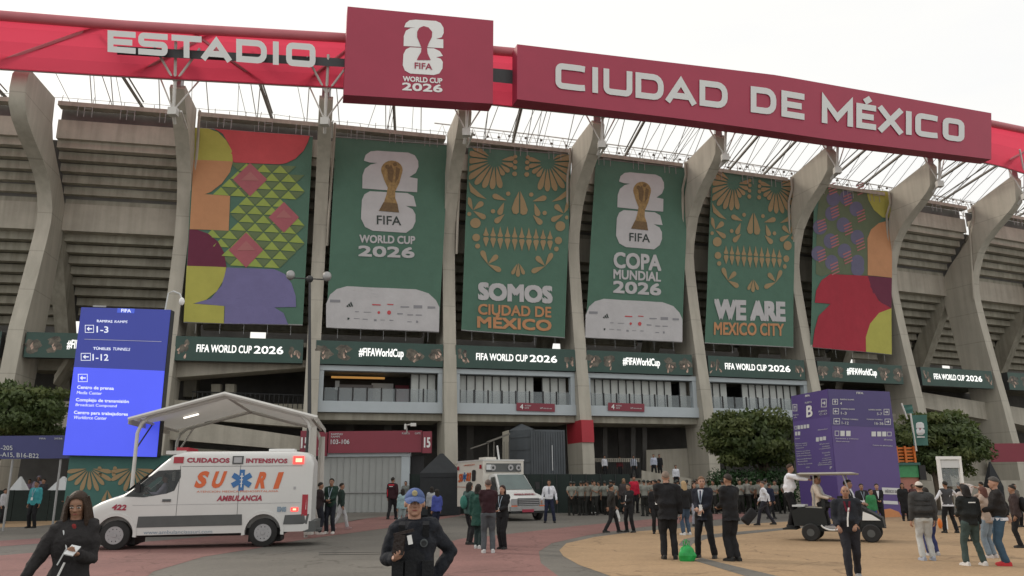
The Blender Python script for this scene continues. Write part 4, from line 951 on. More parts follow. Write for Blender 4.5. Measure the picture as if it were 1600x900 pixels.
prt(pk, sr_, 'wht2', ko((400, 120, 442, 165), 'u')+ko((405, 195, 450, 242), 'l')+ko((410, 275, 458, 322), 'l')+ko((800, 200, 845, 248), 'r')+ko((808, 278, 856, 326), 'r')+ko((420, 374, 452, 414))+kb_((462, 374, 495, 416))+kb_((506, 374, 540, 416))+kb_((703, 380, 738, 418))+kb_((748, 380, 780, 418))+kb_((788, 380, 820, 418))+ko((828, 382, 862, 416)),
    [kx(584, 62, 637, 64, 17, 'FIFA', .05), kx(458, 117, 565, 121, 11, 'RAMPAS RAMPS'), kx(458, 146, 472, 146, 20, '4'), kx(465, 194, 570, 198, 11, 'RAMPAS RAMPS'), kx(465, 222, 508, 224, 22, '1-3'), kx(472, 272, 598, 278, 12, 'TÚNELES TUNNELS'), kx(472, 300, 524, 302, 22, '1-12'),
     kx(680, 200, 780, 202, 11, 'RAMPAS RAMPS'), kx(745, 229, 786, 230, 20, '5-7'), kx(663, 276, 788, 279, 11, 'TÚNELES TUNNELS'), kx(727, 303, 797, 305, 22, '16-36'), kx(425, 430, 600, 434, 10, 'Servicios y tribunas'), kx(430, 452, 530, 455, 8, 'Services'), kx(800, 438, 870, 440, 10, 'Zona'), kx(712, 482, 870, 488, 9, 'Centro de aficionados')], off=.02, nm='kiosk_print')
prt(pk, sl_, 'wht', [], [kx(211, 176, 255, 168, 88, 'B', .04), kx(200, 86, 235, 80, 16, 'FIFA', .05)], off=.02)
prt(pk, sl_, 'wht2', ko((96, 160, 134, 216), 'u', 5)+ko((322, 118, 362, 186), 'r', 5)+sum([kb_((136+i*25, 330-i*3, 156+i*25, 360-i*3)) for i in range(4)], [])+ko((112, 334, 132, 362))+kb_((115, 380, 133, 410))+kb_((138, 378, 158, 408))+kb_((284, 425, 306, 458))+kb_((312, 422, 334, 452))+kb_((338, 418, 360, 448)),
    [kx(198, 143, 250, 134, 14, 'PUERTA'), kx(101, 243, 145, 238, 10, 'PUERTA'), kx(105, 262, 135, 259, 10, 'A'), kx(305, 214, 366, 206, 14, 'PUERTA'), kx(310, 236, 366, 229, 14, 'C-D'), kx(300, 362, 374, 352, 9, 'Elevador'), kx(118, 430, 155, 427, 9, 'Baños'), kx(120, 472, 215, 464, 8, 'Primeros auxilios'), kx(122, 488, 212, 480, 8, 'First aid'), kx(125, 506, 190, 500, 8, 'Asistencia'),
     kx(125, 532, 238, 524, 9, 'Objetos perdidos'), kx(128, 548, 238, 540, 9, 'Lost and found'), kx(130, 566, 248, 558, 9, 'Información'), kx(132, 592, 248, 584, 9, 'Accesibilidad'), kx(134, 610, 220, 604, 9, 'Accessible'), kx(138, 632, 256, 624, 9, 'Venta de comida'), kx(206, 656, 234, 652, 10, 'F26'), kx(315, 476, 385, 466, 9, 'Palcos'), kx(334, 494, 388, 486, 9, 'Suites'), kx(310, 514, 392, 504, 9, 'Hospitalidad'), kx(330, 545, 392, 536, 9, 'Tienda'), kx(352, 562, 392, 556, 9, 'Store'), kx(335, 588, 398, 580, 9, 'Cajeros'), kx(330, 604, 402, 594, 9, 'Guardarropa'), kx(305, 622, 405, 612, 9, 'Acceso silla'), kx(300, 638, 408, 628, 9, 'Wheelchair'), kx(388, 654, 408, 652, 20, '?')], off=.02, nm='kiosk_print')
q_ = [(1381, 763), (1408, 764), (1410, 776), (1382, 776)]
prt(pk, sr_, 'wht2', [[(1377, 763), (1406, 764), (1407, 774), (1378, 773)], [(1379, 783), (1402, 784), (1403, 789), (1380, 788)]], off=.01, nm='white_label')
prt(pk, sr_, 'ink2', [], [('MÉXICO 26', 1382, 765.5, 1401, 766, 5.5, .03)], off=.02, nm='label_lettering')
prt(pk, sr_, 'orange', [[(1375, 797), (1390, 795), (1404, 800), (1411, 810), (1376, 810)]], off=.01, nm='orange_shape')
# flags
def flag(label, px, py, w, h, Y, emb=True):
    b0 = atY(px+9, py+h+9, Y); r = thing('banner_flag', label, 'flag', tuple(b0)); a = atY(px, py, Y); sc_ = Y/1236
    mk('pole', MB().tube([b0, (a.x, Y, a.z+.1)], .05, 6), 'steel', r, smooth=True)
    q = [atY(px, py, Y), atY(px+w, py-1, Y), atY(px+w+3, py+h, Y), atY(px+4, py+h, Y)]; s = Surf(q, [(850, 200), (962, 205), (975, 408), (868, 405)], wave=.05)
    mb = MB(); 
    for j in range(9):
        for i in range(7): mb.v.append(tuple(s.at(i/6, j/8)))
    for j in range(8):
        for i in range(6): a_ = j*7+i; mb.f.append((a_, a_+1, a_+8, a_+7))
    mk('cloth', mb, 'bgreen2', r, smooth=True)
    if emb:
        prt(r, s, 'wht2', [[(887, 258), (900, 250), (925, 251), (938, 262), (940, 290), (930, 297), (942, 305), (943, 325), (930, 338), (900, 338), (888, 325), (888, 300), (895, 295), (886, 285)], [(890, 345), (945, 347), (945, 356), (890, 354)]], off=.03, nm='emblem')
        prt(r, s, 'redsign', [circ(914, 275, 10), [(906, 285), (922, 285), (920, 310), (928, 325), (902, 325), (910, 308)]], off=.045, nm='emblem_inner')
flag('small teal flag with white 26 emblem in front of the broad tree', 1423, 649, 25, 47, 41.4)
flag('plain teal flag partly hidden by the purple kiosk top', 1409, 633, 16, 13, 41.6, False)
# orange rack and green booth beside kiosk
r = thing('orange_barrier_stack', 'stack of orange slatted barriers beside the purple kiosk', 'barrier', tuple(atY(1418, 760, 41.6))[:2]+(0,))
MT['oranger'] = mat('orange_plastic', (.62, .16, .02), .5, var=.05, vs=3)
for i in range(5): slab('slat', 1400, 1431, 699+i*5, 702+i*5, 41.6, th=.1, m='oranger', parent=r)
for x in (1401, 1414, 1428): slab('upright', x, x+3, 697, 724, 41.5, th=.08, m='oranger', parent=r)
slab('base', 1400, 1432, 724, None, 41.8, th=1, m='dark', parent=r, zb=0)
r = thing('green_booth', 'small green and salmon booth behind the right edge of the kiosk', 'booth', tuple(atY(1418, 800, 41))[:2]+(0,))
MT['green'] = mat('green_panel', (.06, .30, .12), .6, var=.2, vs=2); MT['salmon'] = mat('salmon_panel', (.45, .20, .15), .6, var=.1, vs=2)
slab('booth_wall', 1403, 1436, 738, None, 41.0, th=.6, m='salmon', parent=r, zb=0); slab('booth_front', 1402, 1436, 726, 746, 40.9, th=.1, m='green', parent=r); slab('booth_cap', 1400, 1438, 723, 727, 40.8, th=.9, m='bgreen2', parent=r)
slab('speaker_box', 1437, 1447, 727, 750, 40.8, th=.6, m='black', parent=r)
# walk-through detector frame
r = thing('metal_detector', 'white walk-through metal detector frame held upright in the crowd', 'detector', tuple(atY(1485, 828, 29))[:2]+(0,))
def leg(p0, p1, w, Y): quad('leg', [p0, (p0[0]+w, p0[1]), (p1[0]+w, p1[1]), p1], Y, .12, 'wht', r)
leg((1465, 716), (1478, 828), 4, 29); leg((1498, 716), (1511, 828), 4, 29)
quad('top_rail', [(1465, 713), (1502, 713), (1502, 718), (1465, 718)], 28.98, .14, 'wht', r)
quad('control_panel', [(1470, 719), (1498, 719), (1499, 731), (1471, 731)], 29.02, .1, 'wht2', r)
quad('clear_panel', [(1471, 732), (1498, 732), (1501, 760), (1474, 760)], 29.03, .03, 'glass', r)
# white frame canopy
cn = thing('canopy', 'white framed pitched canopy standing behind the near ambulance', 'canopy', (-10.1, 28, 0))
MT['canvas'] = mat('canopy_canvas', (.62, .60, .56), .6, var=.05, vs=2, trans=.3)
fr = lambda px, py: atY(px, py, 28); A, Pk, B = fr(217, 655), fr(365, 620), fr(487, 655); A.z = B.z = (A.z+B.z)/2; Pk.x = (A.x+B.x)/2
off = Vector((-1.1, 6, 0)); A0, B0 = Vector((A.x, 28, 0)), Vector((B.x, 28, 0)); r1 = .065
for e in (Vector((0, 0, 0)), off):
    nmx = 'frame_arch'; up = Vector((0, 0, 1))
    mk(nmx, MB().tube([A0+e, A+e-up*.45, A+e+Vector((.12, 0, -.12)), A.lerp(Pk, .12)+e, Pk+e, B.lerp(Pk, .12)+e, B+e+Vector((-.12, 0, -.12)), B+e-up*.45, B0+e], r1, 8), 'steel', cn, smooth=True)
ov = Vector((-.25, 0, -.08)); f0 = Vector((0, -.25, .1)); mb = MB()
def sheet(P, Q, n=6):
    mb = MB(); 
    for i in range(n+1):
        for j in range(n+1):
            u, v = i/n, j/n; p = P.lerp(Q, u)+(off*1.06)*v+f0; p.z -= .12*math.sin(u*math.pi)*math.sin(v*math.pi*2)**2; mb.v.append(tuple(p))
    for i in range(n):
        for j in range(n): a_ = i*(n+1)+j; mb.f.append((a_, a_+1, a_+n+2, a_+n+1))
    return mb
mk('roof_sheet', sheet(Pk, A+ov), 'canvas', cn, smooth=True); mk('roof_sheet', sheet(Pk, B-Vector((ov.x, 0, -ov.z))), 'canvas', cn, smooth=True)
for P in (A+ov+f0, B+Vector((.25, 0, -.08))+f0): mk('valance', MB().hexa([P, P+off, P+off-Vector((0, 0, .18)), P-Vector((0, 0, .18))], [p+Vector((.02, 0, 0)) for p in (P, P+off, P+off-Vector((0, 0, .18)), P-Vector((0, 0, .18)))]), 'canvas', cn)
mk('roof_front_beam', MB().tube([A+ov+f0*.9, Pk+f0*.9, B+Vector((.25, 0, -.08))+f0*.9], .075, 6), 'steel', cn, smooth=True)
mk('ridge_bar', MB().tube([Pk, Pk+off], .05, 6), 'steel', cn)
for P in (A, B): mk('eave_bar', MB().tube([P, P+off], .05, 6), 'steel', cn)
mk('brace_strut', MB().tube([A-up*1.0, A+off*.3+Vector((0, 0, -.05))], .03, 5), 'dark', cn); mk('brace_strut', MB().tube([A+off-up*1.0, A+off+Vector((.7, 0, .2))], .04, 5), 'steel', cn)
for e in (0, 1): mk('canvas_bundle', MB().tube([B0+off*e*.98+Vector((.12, -.1, .1)), B+off*e*.98+Vector((.12, -.1, -.3))], [.17, .1], 8), 'canvas', cn, smooth=True)
MT['lamp'] = mat('lamp_glow', (1, .95, .85), .5, emit=1.6)
p = A.lerp(Pk, .45)+off*.35; mk('tube_light', MB().box(p-Vector((0, 0, .05)), (.55, .10, .05), Matrix.Rotation(-math.atan2(Pk.z-A.z, Pk.x-A.x), 3, 'Y')), 'lamp', cn)
# lamp pole with two round heads
r = thing('lamp_pole', 'tall thin dark pole with two round floodlights on a crossbar, before the third fin', 'street lamp', tuple(atY(475, 790, 42))[:2]+(0,))
a = atY(484, 436, 42); bx = r.location.x
mk('pole', MB().tube([(bx, 42, 0), (bx+.05, 42, 5), (a.x, 42, a.z)], [.14, .11, .06], 8), 'dark', r, smooth=True)
mk('crossbar', MB().tube([atY(456, 434, 42), atY(512, 437, 42)], .035, 6), 'dark', r)
mk('collar', MB().ell(a, (.2, .2, .2), 10, 6), 'dark', r, smooth=True)
for x, y in ((454, 430), (511, 432)):
    c = atY(x, y, 42); h = mk('lamp_head', MB().ell(c, (.25, .2, .28), 12, 8), 'galv', r, smooth=True)
r = thing('cctv_camera', 'white dome camera on a curved arm at the second fin, right of the blue screen', 'camera', tuple(atY(258, 484, 30.6)))
mk('arm', MB().tube([atY(257, 490, 30.6), atY(263, 458, 30.6), atY(271, 455, 30.6), atY(281, 459, 30.6), atY(284, 466, 30.6)], .03, 6), 'wht2', r, smooth=True)
mk('dome', MB().ell(atY(284, 471, 30.6), (.11, .11, .16), 10, 8), 'wht', r, smooth=True)
# far screen fence, tents, container
MT['mesh_green'] = mat('dark_green_mesh', (.014, .024, .021), .8, var=.2, vs=2)
fn = thing('screen_fence', 'long dark green mesh fence behind the far ambulance and guards', 'fence', (0, 48.5, 0))
xs_ = [640+i*23 for i in range(15)]
for i, x in enumerate(xs_):
    slab('mesh_panel', x+.4, x+22.6, 741, None, 48.5, th=.06, m='mesh_green', parent=fn, zb=0); slab('fence_post', x-.4, x+.4, 740, None, 48.4, th=.08, m='dark', parent=fn, zb=0)
def gazebo(label, pl, pr, ypk, yeave, Y, m, walls=True, cat='tent'):
    r = thing('gazebo', label, cat, tuple(atY((pl+pr)/2, 790, Y))[:2]+(0,)); a, b = atY(pl, yeave, Y), atY(pr, yeave, Y); pk_ = atY((pl+pr)/2, ypk, Y+1.5).z; w = b.x-a.x; cx = (a.x+b.x)/2
    mb = MB(); ring = lambda w_, z: [(cx+sx*w_/2, Y+w/2+sy*w_/2, z) for sx, sy in ((-1, -1), (1, -1), (1, 1), (-1, 1))]
    mb.rings([ring(w, a.z-.25), ring(w, a.z), ring(w*.55, lerp(a.z, pk_, .5)), ring(w*.08, pk_)]); mk('roof', mb, m, r)
    if walls: mk('side_wall', MB().hexa(ring(w*.98, 0), ring(w*.98, a.z-.02)), m, r)
    else:
        for p in ring(w*.97, 0): mk('leg', MB().tube([p, (p[0], p[1], a.z)], .04, 5), 'steel', r)
    return r
MT['dark_canvas'] = mat('dark_canvas', (.022, .025, .028), .8, var=.2, vs=2)
gazebo('small black gazebo tent between the shutter wall and the far ambulance', 656, 718, 709, 739, 46.5, 'dark_canvas')
gazebo('small pale tent at the far left, behind the tree trunks', 12, 34, 745, 768, 46, 'wht2')
gazebo('pale tent with a red band, beside the mural wall', 72, 104, 745, 768, 46, 'wht2')
gazebo('dark pointed tent below the red wall sign at the right', 1548, 1568, 722, 760, 52, 'dark_canvas')
MT['container'] = mat('container_paint', (.085, .098, .11), .5, var=.12, vs=1.2, streak=.2)
ct = thing('shipping_container', 'blue grey corrugated container box on the podium beside the red banded fin', 'container', tuple(atY(830, 740, 55))[:2]+(0,))
aL, aM, aR = atY(796, 700, 56.5), atY(829, 700, 55), atY(883, 700, 56); zt2 = atY(829, 671, 55).z
bk = aL+aR-aM
mk('container_body', MB().hexa([Vector((p.x, p.y, 0)) for p in (aL, aM, aR, bk)], [Vector((p.x, p.y, zt2)) for p in (aL, aM, aR, bk)]), 'container', ct)
for i in range(14):
    p = aM.lerp(aR, (i+.5)/14); mk('corrugation', MB().box((p.x, p.y-.03, zt2/2), (.09, .06, zt2-.2)), 'container', ct)
for i in range(5):
    z_ = zt2-.5-i*.85; a_, b_ = aL.lerp(aM, .03), aL.lerp(aM, .97); mk('side_rib', MB().hexa([Vector((a_.x, a_.y-.06, z_)), Vector((b_.x, b_.y-.06, z_)), Vector((b_.x, b_.y, z_)), Vector((a_.x, a_.y, z_))], [Vector((a_.x, a_.y-.06, z_+.14)), Vector((b_.x, b_.y-.06, z_+.14)), Vector((b_.x, b_.y, z_+.14)), Vector((a_.x, a_.y, z_+.14))]), 'container', ct)
pkx = aM.lerp(aR, -.0); mk('roof_ridge', MB().rings([[(aL.x-.1, aL.y, zt2), (aM.x+.3, aM.y-.1, zt2), (aM.x+.3, aM.y+1.5, zt2), (aL.x, aL.y+1.5, zt2)], [(lerp(aL.x, aM.x, .5), 55.9, zt2+.45), (lerp(aL.x, aM.x, .6), 55.9, zt2+.45), (lerp(aL.x, aM.x, .6), 57, zt2+.45), (lerp(aL.x, aM.x, .5), 57, zt2+.45)]]), 'container', ct)
mk('light_slit', MB().box((aM.lerp(aR, .62).x, aM.lerp(aR, .62).y-.09, zt2-1.9), (.05, .03, 1.7)), 'wht2', ct)
lat = thing('steel_stair_tower', 'thin dark steel stair frame left of the blue grey container', 'scaffold', tuple(atY(778, 742, 55))[:2]+(0,))
for x in (762, 771, 787, 794): slab('upright', x, x+1.6, 690, None, 55, th=.08, m='truss', parent=lat, zb=0)
quad('stair_rail', [(760, 690), (797, 676), (797, 679), (760, 693)], 54.9, .08, 'truss', lat); quad('stair_rail', [(735, 700), (765, 690), (765, 692), (735, 702)], 54.9, .08, 'truss', lat)
mk('wall_panel', MB().hexa([atY(785, 675, 55.5), atY(795, 672, 55.5), atY(795, 742, 55.5), atY(785, 742, 55.5)], [p+Vector((0, .1, 0)) for p in (atY(785, 675, 55.5), atY(795, 672, 55.5), atY(795, 742, 55.5), atY(785, 742, 55.5))]), 'conc_dark', lat)
# left edge fence, trunks
fn2 = thing('screen_fence', 'low dark fence behind the people at the far left', 'fence', (-30, 44, 0))
for i in range(6): slab('mesh_panel', -60+i*28, -33+i*28, 766, None, 44, th=.06, m='mesh_green', parent=fn2, zb=0)
# stanchion barrier base by the guards
r = thing('stanchion', 'white post on a flat round base in front of the guards', 'stanchion', tuple(ath(928, 802)))
mk('base', MB().tube([ath(928, 802), ath(928, 802)+Vector((0, 0, .05))], .35, 14), 'wht', r); mk('post', MB().tube([ath(928, 802), ath(928, 802)+Vector((0, 0, 1.0))], .03, 6), 'wht', r)
# low concrete wall at the right, far behind
w_ = slab('low_wall', 1440, 1640, 752, None, 54, th=.4, m='conc', zb=0)[0]; tag(w_, 'low pale concrete wall behind the crowd at the right', 'wall')
# ================================================================ NEAR AMBULANCE (van)
MT['vanwhite'] = mat('van_paint', (.60, .60, .585), .32, var=.03, vs=1.2)
MT['trim'] = mat('grey_trim', (.085, .09, .09), .6, var=.1, vs=3)
MT['rubber'] = mat('rubber', (.022, .022, .022), .85, var=.2, vs=8)
MT['rim'] = mat('wheel_rim', (.36, .36, .37), .4, metal=.5, var=.1, vs=8)
MT['redlens'] = mat('red_lens', (.35, .015, .03), .25)
MT['redlit'] = mat('lit_red_lamp', (1.0, .06, .05), .3, emit=1.3)
MT['redcore'] = mat('lit_lamp_core', (1.0, .50, .30), .3, emit=1.4)
MT['vorange'] = mat('orange_decal', (.62, .12, .03), .4)
MT['vred'] = mat('red_decal', (.33, .03, .06), .4)
MT['vblue'] = mat('blue_decal', (.03, .14, .36), .4)
MT['vlblue'] = mat('faint_blue_decal', (.22, .29, .36), .4)
MT['glassdark'] = glassmat('tinted_glass', (.035, .042, .045), .60, .06)
MT['glassblack'] = mat('dark_glass', (.03, .035, .037), .08, spec=.8)
MT['windsh'] = mat('windscreen', (.075, .11, .105), .1, spec=.7, var=.2, vs=1)
pr_, pf_ = ath(409, 855), ath(176, 860); WB = (pf_-pr_).length; hd = (pf_-pr_).normalized(); ang = math.atan2(hd.y, hd.x)
# local axes: x forward, y to the driver's side... the side towards the camera is local +y after the half turn
WR = .40
XR, XF = 1.33, 1.33+WB; LEN = XF+1.0
latv = Vector((-hd.y, hd.x, 0))              # local +y
side = 1 if latv.y < 0 else -1               # camera side
HW = 1.0
org = pr_-hd*XR-latv*side*HW*.93
van = thing('ambulance', 'white ambulance van lettered SURI CUIDADOS INTENSIVOS, passing in front of the canopy', 'ambulance', (org.x, org.y, 0), ang)
def ztop(x):
    t = [(0, 2.46), (.08, 2.60), (.25, 2.69), (.6, 2.73), (LEN-2.65, 2.73), (LEN-2.35, 2.64), (LEN-2.05, 2.38), (LEN-1.72, 2.06), (LEN-1.35, 1.72), (LEN-1.1, 1.54), (LEN-.95, 1.49), (LEN-.6, 1.38), (LEN-.25, 1.2), (LEN-.08, .98), (LEN, .72)]
    return interp(t, x)
def zbot(x): return interp([(0, .5), (.2, .42), (LEN-.5, .38), (LEN-.1, .34), (LEN, .42)], x)
def hwid(x): return interp([(0, .93), (.15, .985), (LEN-2.2, .99), (LEN-1.0, .96), (LEN-.5, .90), (LEN-.2, .78), (LEN, .60)], x)*HW
def section(x, n=15):
    zt_, zb, w = ztop(x), zbot(x), hwid(x); P = []
    rt = min(.32, (zt_-zb)*.3)
    for i in range(7): z = lerp(zb, zt_-rt, i/6); P.append((w*(1-.0*i)*lerp(.97 if i == 0 else 1, 1, 1)*(1-.085*max(0, (z-1.25))/1.5), z))
    w2 = P[-1][0]
    for i in range(1, 6): a = i/5*math.pi/2; P.append((w2-(w2*.28)*(1-math.cos(a)), zt_-rt+rt*math.sin(a)*.93))
    P.append((0, zt_))
    return P
stn = [0, .04, .08, .15, .25, .35, .6]+[.6+(LEN-3.25)*i/7 for i in range(1, 8)]+[LEN-2.5, LEN-2.35, LEN-2.2, LEN-2.05, LEN-1.9, LEN-1.72, LEN-1.5, LEN-1.35, LEN-1.2, LEN-1.1, LEN-.95, LEN-.75, LEN-.5, LEN-.3, LEN-.15, LEN-.06, LEN]
mb = MB(); rg_ = []
for x in stn:
    P = section(x); rg_.append([(x, y, z) for y, z in P]+[(x, -y, z) for y, z in reversed(P[:-1])])
mb.rings(rg_)
cut = MB()
for x in (XR, XF):
    for s_ in (1, -1): cut.tube([(x, s_*.62, WR+.02), (x, s_*1.3, WR+.02)], WR+.11, 28)
def yside(x, z):
    P = section(x); return interp([(b, a) for a, b in P[:7]], z)
# side windows of the cab
win = [(LEN-1.16, 1.45), (LEN-1.34, 1.60), (LEN-1.75, 1.97), (LEN-2.02, 2.16), (LEN-2.62, 2.19), (LEN-2.64, 1.98), (LEN-2.5, 1.60), (LEN-2.3, 1.52), (LEN-1.7, 1.42)]
wc = MB().prism(win, (0, -1.2, 0), (1, 0, 0), (0, 0, 1), (0, 2.4, 0)); cab = MB().box((LEN-2.0, 0, 1.5), (1.25, 1.72, 1.0))
def booled(base, cuts):
    objs = []
    for c in cuts:
        me = bpy.data.meshes.new('c'); me.from_pydata(c.v, [], c.f); bm = bmesh.new(); bm.from_mesh(me); bmesh.ops.recalc_face_normals(bm, faces=bm.faces); bm.to_mesh(me); bm.free(); objs.append(link(bpy.data.objects.new('c', me)))
    me = bpy.data.meshes.new('body'); me.from_pydata(base.v, [], base.f); bm = bmesh.new(); bm.from_mesh(me); bmesh.ops.recalc_face_normals(bm, faces=bm.faces); bm.to_mesh(me); bm.free()
    o = link(bpy.data.objects.new('b', me))
    for c in objs: m = o.modifiers.new('b', 'BOOLEAN'); m.operation = 'DIFFERENCE'; m.object = c; m.solver = 'EXACT'
    dg = bpy.context.evaluated_depsgraph_get(); dg.update(); r = bpy.data.meshes.new_from_object(o.evaluated_get(dg))
    for c in objs+[o]: bpy.data.objects.remove(c)
    return r
def mko(name, me, m, parent, smooth=True):
    me.materials.clear(); me.materials.append(MT[m]); me.name = name
    if smooth: me.polygons.foreach_set('use_smooth', [True]*len(me.polygons)); me.set_sharp_from_angle(angle=math.radians(35))
    o = link(bpy.data.objects.new(name, me)); o.parent = parent; ROOTM[o.name] = ROOTM[parent.name]; return o
cuts = [cut]
bodyme = booled(mb, [MB().tube([(x, s_*.55, WR+.02), (x, s_*1.3, WR+.02)], WR+.11, 28) for x in (XR, XF) for s_ in (1, -1)]+[cab, wc])
mko('body', bodyme, 'vanwhite', van)
def lk(name, mb, m, parent=van, smooth=False, fix=True): return mk(name, mb, m, parent, smooth, world=False, fix=fix)
def sidepatch(poly, off, sgn, sub=6):
    """patch following the body side; poly in (x,z)"""
    mb = MB(); tri = geometry.tessellate_polygon([[Vector((a, b, 0)) for a, b in poly]]); st = [tuple(poly[i] for i in t) for t in tri]
    while st:
        t = st.pop(); L = [abs(t[i][1]-t[(i+1) % 3][1])+abs(t[i][0]-t[(i+1) % 3][0]) for i in range(3)]; k = L.index(max(L))
        if L[k] > .35: a, b, c = t[k], t[(k+1) % 3], t[(k+2) % 3]; m = ((a[0]+b[0])/2, (a[1]+b[1])/2); st += [(a, m, c), (m, b, c)]; continue
        mb.add([(x, sgn*(yside(x, z)+off), z) for x, z in t], [(0, 1, 2)])
    return mb
for sg in (side, -side):
    lk('window', sidepatch(win, .004, sg), 'glassdark', fix=False)
    lk('side_moulding', sidepatch([(.05, .90), (XR-.60, .88), (XR-.56, .62), (.1, .62)], .012, sg), 'trim'); lk('side_moulding', sidepatch([(XR+.58, .62), (XR+.60, .92), (XF-.60, .90), (XF-.58, .60)], .012, sg), 'trim')
    for x in (XR, XF):
        mb = MB(); N = 16
        for i in range(N):
            a0, a1 = math.radians(-8+196*i/N), math.radians(-8+196*(i+1)/N); pts = []
            for a, r_ in ((a0, WR+.10), (a1, WR+.10), (a1, WR+.19), (a0, WR+.19)): px_, pz = x+r_*math.cos(a), WR+.02+r_*math.sin(a); pts.append((px_, sg*(yside(px_, max(pz, .4))+.025), pz))
            mb.hexa(pts, [(p[0], sg*.86, p[2]) for p in pts])
        lk('wheel_arch', mb, 'vanwhite', smooth=True)
for nm_, x in (('rear', XR), ('front', XF)):
    for sg in (side, -side):
        w = lk('wheel', MB().tube([(x, sg*.70, WR), (x, sg*.73, WR), (x, sg*.90, WR), (x, sg*.93, WR)], [WR-.05, WR, WR, WR-.04], 28), 'rubber', smooth=True)
        rm = mk('rim', MB().tube([(x, sg*.90, WR), (x, sg*.938, WR), (x, sg*.925, WR), (x, sg*.91, WR)], [WR*.62, WR*.60, WR*.52, WR*.3], 24), 'rim', w, smooth=True, world=False)
        mk('hub', MB().tube([(x, sg*.90, WR), (x, sg*.95, WR)], [WR*.22, WR*.15], 12), 'rim', w, smooth=True, world=False)
        mb = MB()
        for i in range(10): a = i*math.pi/5; mb.ell((x+math.cos(a)*WR*.42, sg*.928, WR+math.sin(a)*WR*.42), (.022, .01, .022), 6, 4)
        mk('rim_hole', mb, 'black', w, world=False)['kind'] = 'stuff'
    lk('wheel_housing', MB().box((x, 0, WR+.1), (.9, 1.05, .75)), 'black')
# texts on the camera side. t: x position measured from the zoomed trace (3.333x, wheel centres 928 and 150)
def VX(zx): return XR+(928-zx)*WB/778
def VZ(zy, zx=600): return max(0, (lerp(866, 850, (zx-150)/778)-zy))*.00527
sg = side
def vtext(txt, zx0, zy0, zx1, zy1, h, m, bold=.03, skew=0, nm='lettering'):
    x0, x1 = VX(zx0), VX(zx1); za, zb2 = VZ(zy0, zx0), VZ(zy1, zx1); H_ = h*.00527
    v, f = textmesh(txt, bold); X = [a for a, _ in v]; Y = [b for _, b in v]; a0, a1, b0, b1 = min(X), max(X), min(Y), max(Y); mb = MB(); pts = []
    for a, b in v:
        p = (a-a0)/(a1-a0); q = (b1-b)/(b1-b0); x = lerp(x0, x1, p)-skew*.00527*(1-q); z = lerp(za, zb2, p)-q*H_; pts.append((x, sg*(yside(x, z)+.012), z))
    mb.add(pts, f); return lk(nm, mb, m, fix=False)
for ch, a, b in (('S', 540, 600), ('U', 628, 690), ('R', 868, 925), ('I', 970, 1000)): vtext(ch, a, 452, b, 450, 90, 'vorange', .055, 24)
cx, cz = VX(796), VZ(497, 796); mb = MB()
for a in (0, 60, 120):
    c_, s_ = math.cos(math.radians(a+90)), math.sin(math.radians(a+90)); pts = []
    for u, v_ in ((-.30, -.075), (.30, -.075), (.30, .075), (-.30, .075)): x, z = cx+(u*c_-v_*s_)*.98, cz+u*s_+v_*c_; pts.append((x, sg*(yside(x, z)+.010+a*.00005), z))
    mb.add(pts, [(0, 1, 2, 3)])
lk('star_of_life', mb, 'vblue', fix=False)
mb = MB()
for u0, v0, u1, v1 in ((-.012, -.2, .012, .2), (-.05, .1, .05, .125), (-.04, .0, .05, .02), (-.03, -.1, .04, -.08)): mb.add([(cx+u, sg*(yside(cx+u, cz+v)+.022), cz+v) for u, v in ((u0, v0), (u1, v0), (u1, v1), (u0, v1))], [(0, 1, 2, 3)])
lk('snake_staff', mb, 'wht', fix=False)
vtext('CUIDADOS', 492, 380, 722, 378, 27, 'vred', .05); vtext('INTENSIVOS', 812, 378, 1040, 376, 26, 'vred', .05); vtext('AMBULANCIA', 670, 580, 914, 576, 30, 'vred', .05, 6)
vtext('422', 122, 630, 198, 632, 30, 'vred', .05, 6); vtext('ATENCION MEDICA PREHOSPITALARIA', 560, 556, 1000, 548, 10, 'vorange', .0); vtext('www.ambulanciassuri.com', 302, 764, 660, 758, 20, 'vlblue', .0)
vtext('EMS', 1000, 636, 1050, 636, 28, 'vlblue', .08)
def vrect(nm, zx0, zy0, zx1, zy1, m, off=.02, th=.03):
    x0, x1 = VX(zx0), VX(zx1); z0, z1 = VZ(zy0, zx0), VZ(zy1, zx1); q = [(x0, z0), (x1, z0), (x1, z1), (x0, z1)]
    return lk(nm, MB().hexa([(x, sg*(yside(x, z)+off), z) for x, z in q], [(x, sg*(yside(x, z)-.03), z) for x, z in q]), m)
vrect('marker_lamp', 422, 377, 474, 410, 'redlens'); vrect('marker_lamp', 738, 367, 797, 410, 'trim'); vrect('marker_lens', 746, 374, 789, 403, 'rim', .03)
vrect('lit_beacon', 1072, 362, 1132, 404, 'redlit', .03); vrect('beacon_core', 1086, 374, 1122, 394, 'redcore', .04); vrect('lit_marker', 1075, 640, 1115, 660, 'redlit', .02); vrect('marker_core', 1086, 645, 1104, 655, 'redcore', .03)
vrect('rear_lamp', 1134, 570, 1166, 683, 'redlens', .015); vrect('door_handle', 384, 602, 428, 614, 'trim', .03); vrect('fuel_flap', 1083, 528, 1096, 542, 'rim', .01)
for zx in (462, 785): lk('door_seam', sidepatch([(VX(zx)-.006, .85), (VX(zx)+.006, .85), (VX(zx)+.006, 2.30), (VX(zx)-.006, 2.30)], .006, sg), 'trim')
lk('door_seam', sidepatch([(VX(1125), 1.98), (VX(470), 1.98), (VX(470), 1.992), (VX(1125), 1.992)], .006, sg) if False else sidepatch([(VX(1125), 2.27), (VX(470), 2.27), (VX(470), 2.28), (VX(1125), 2.28)], .006, sg), 'trim')
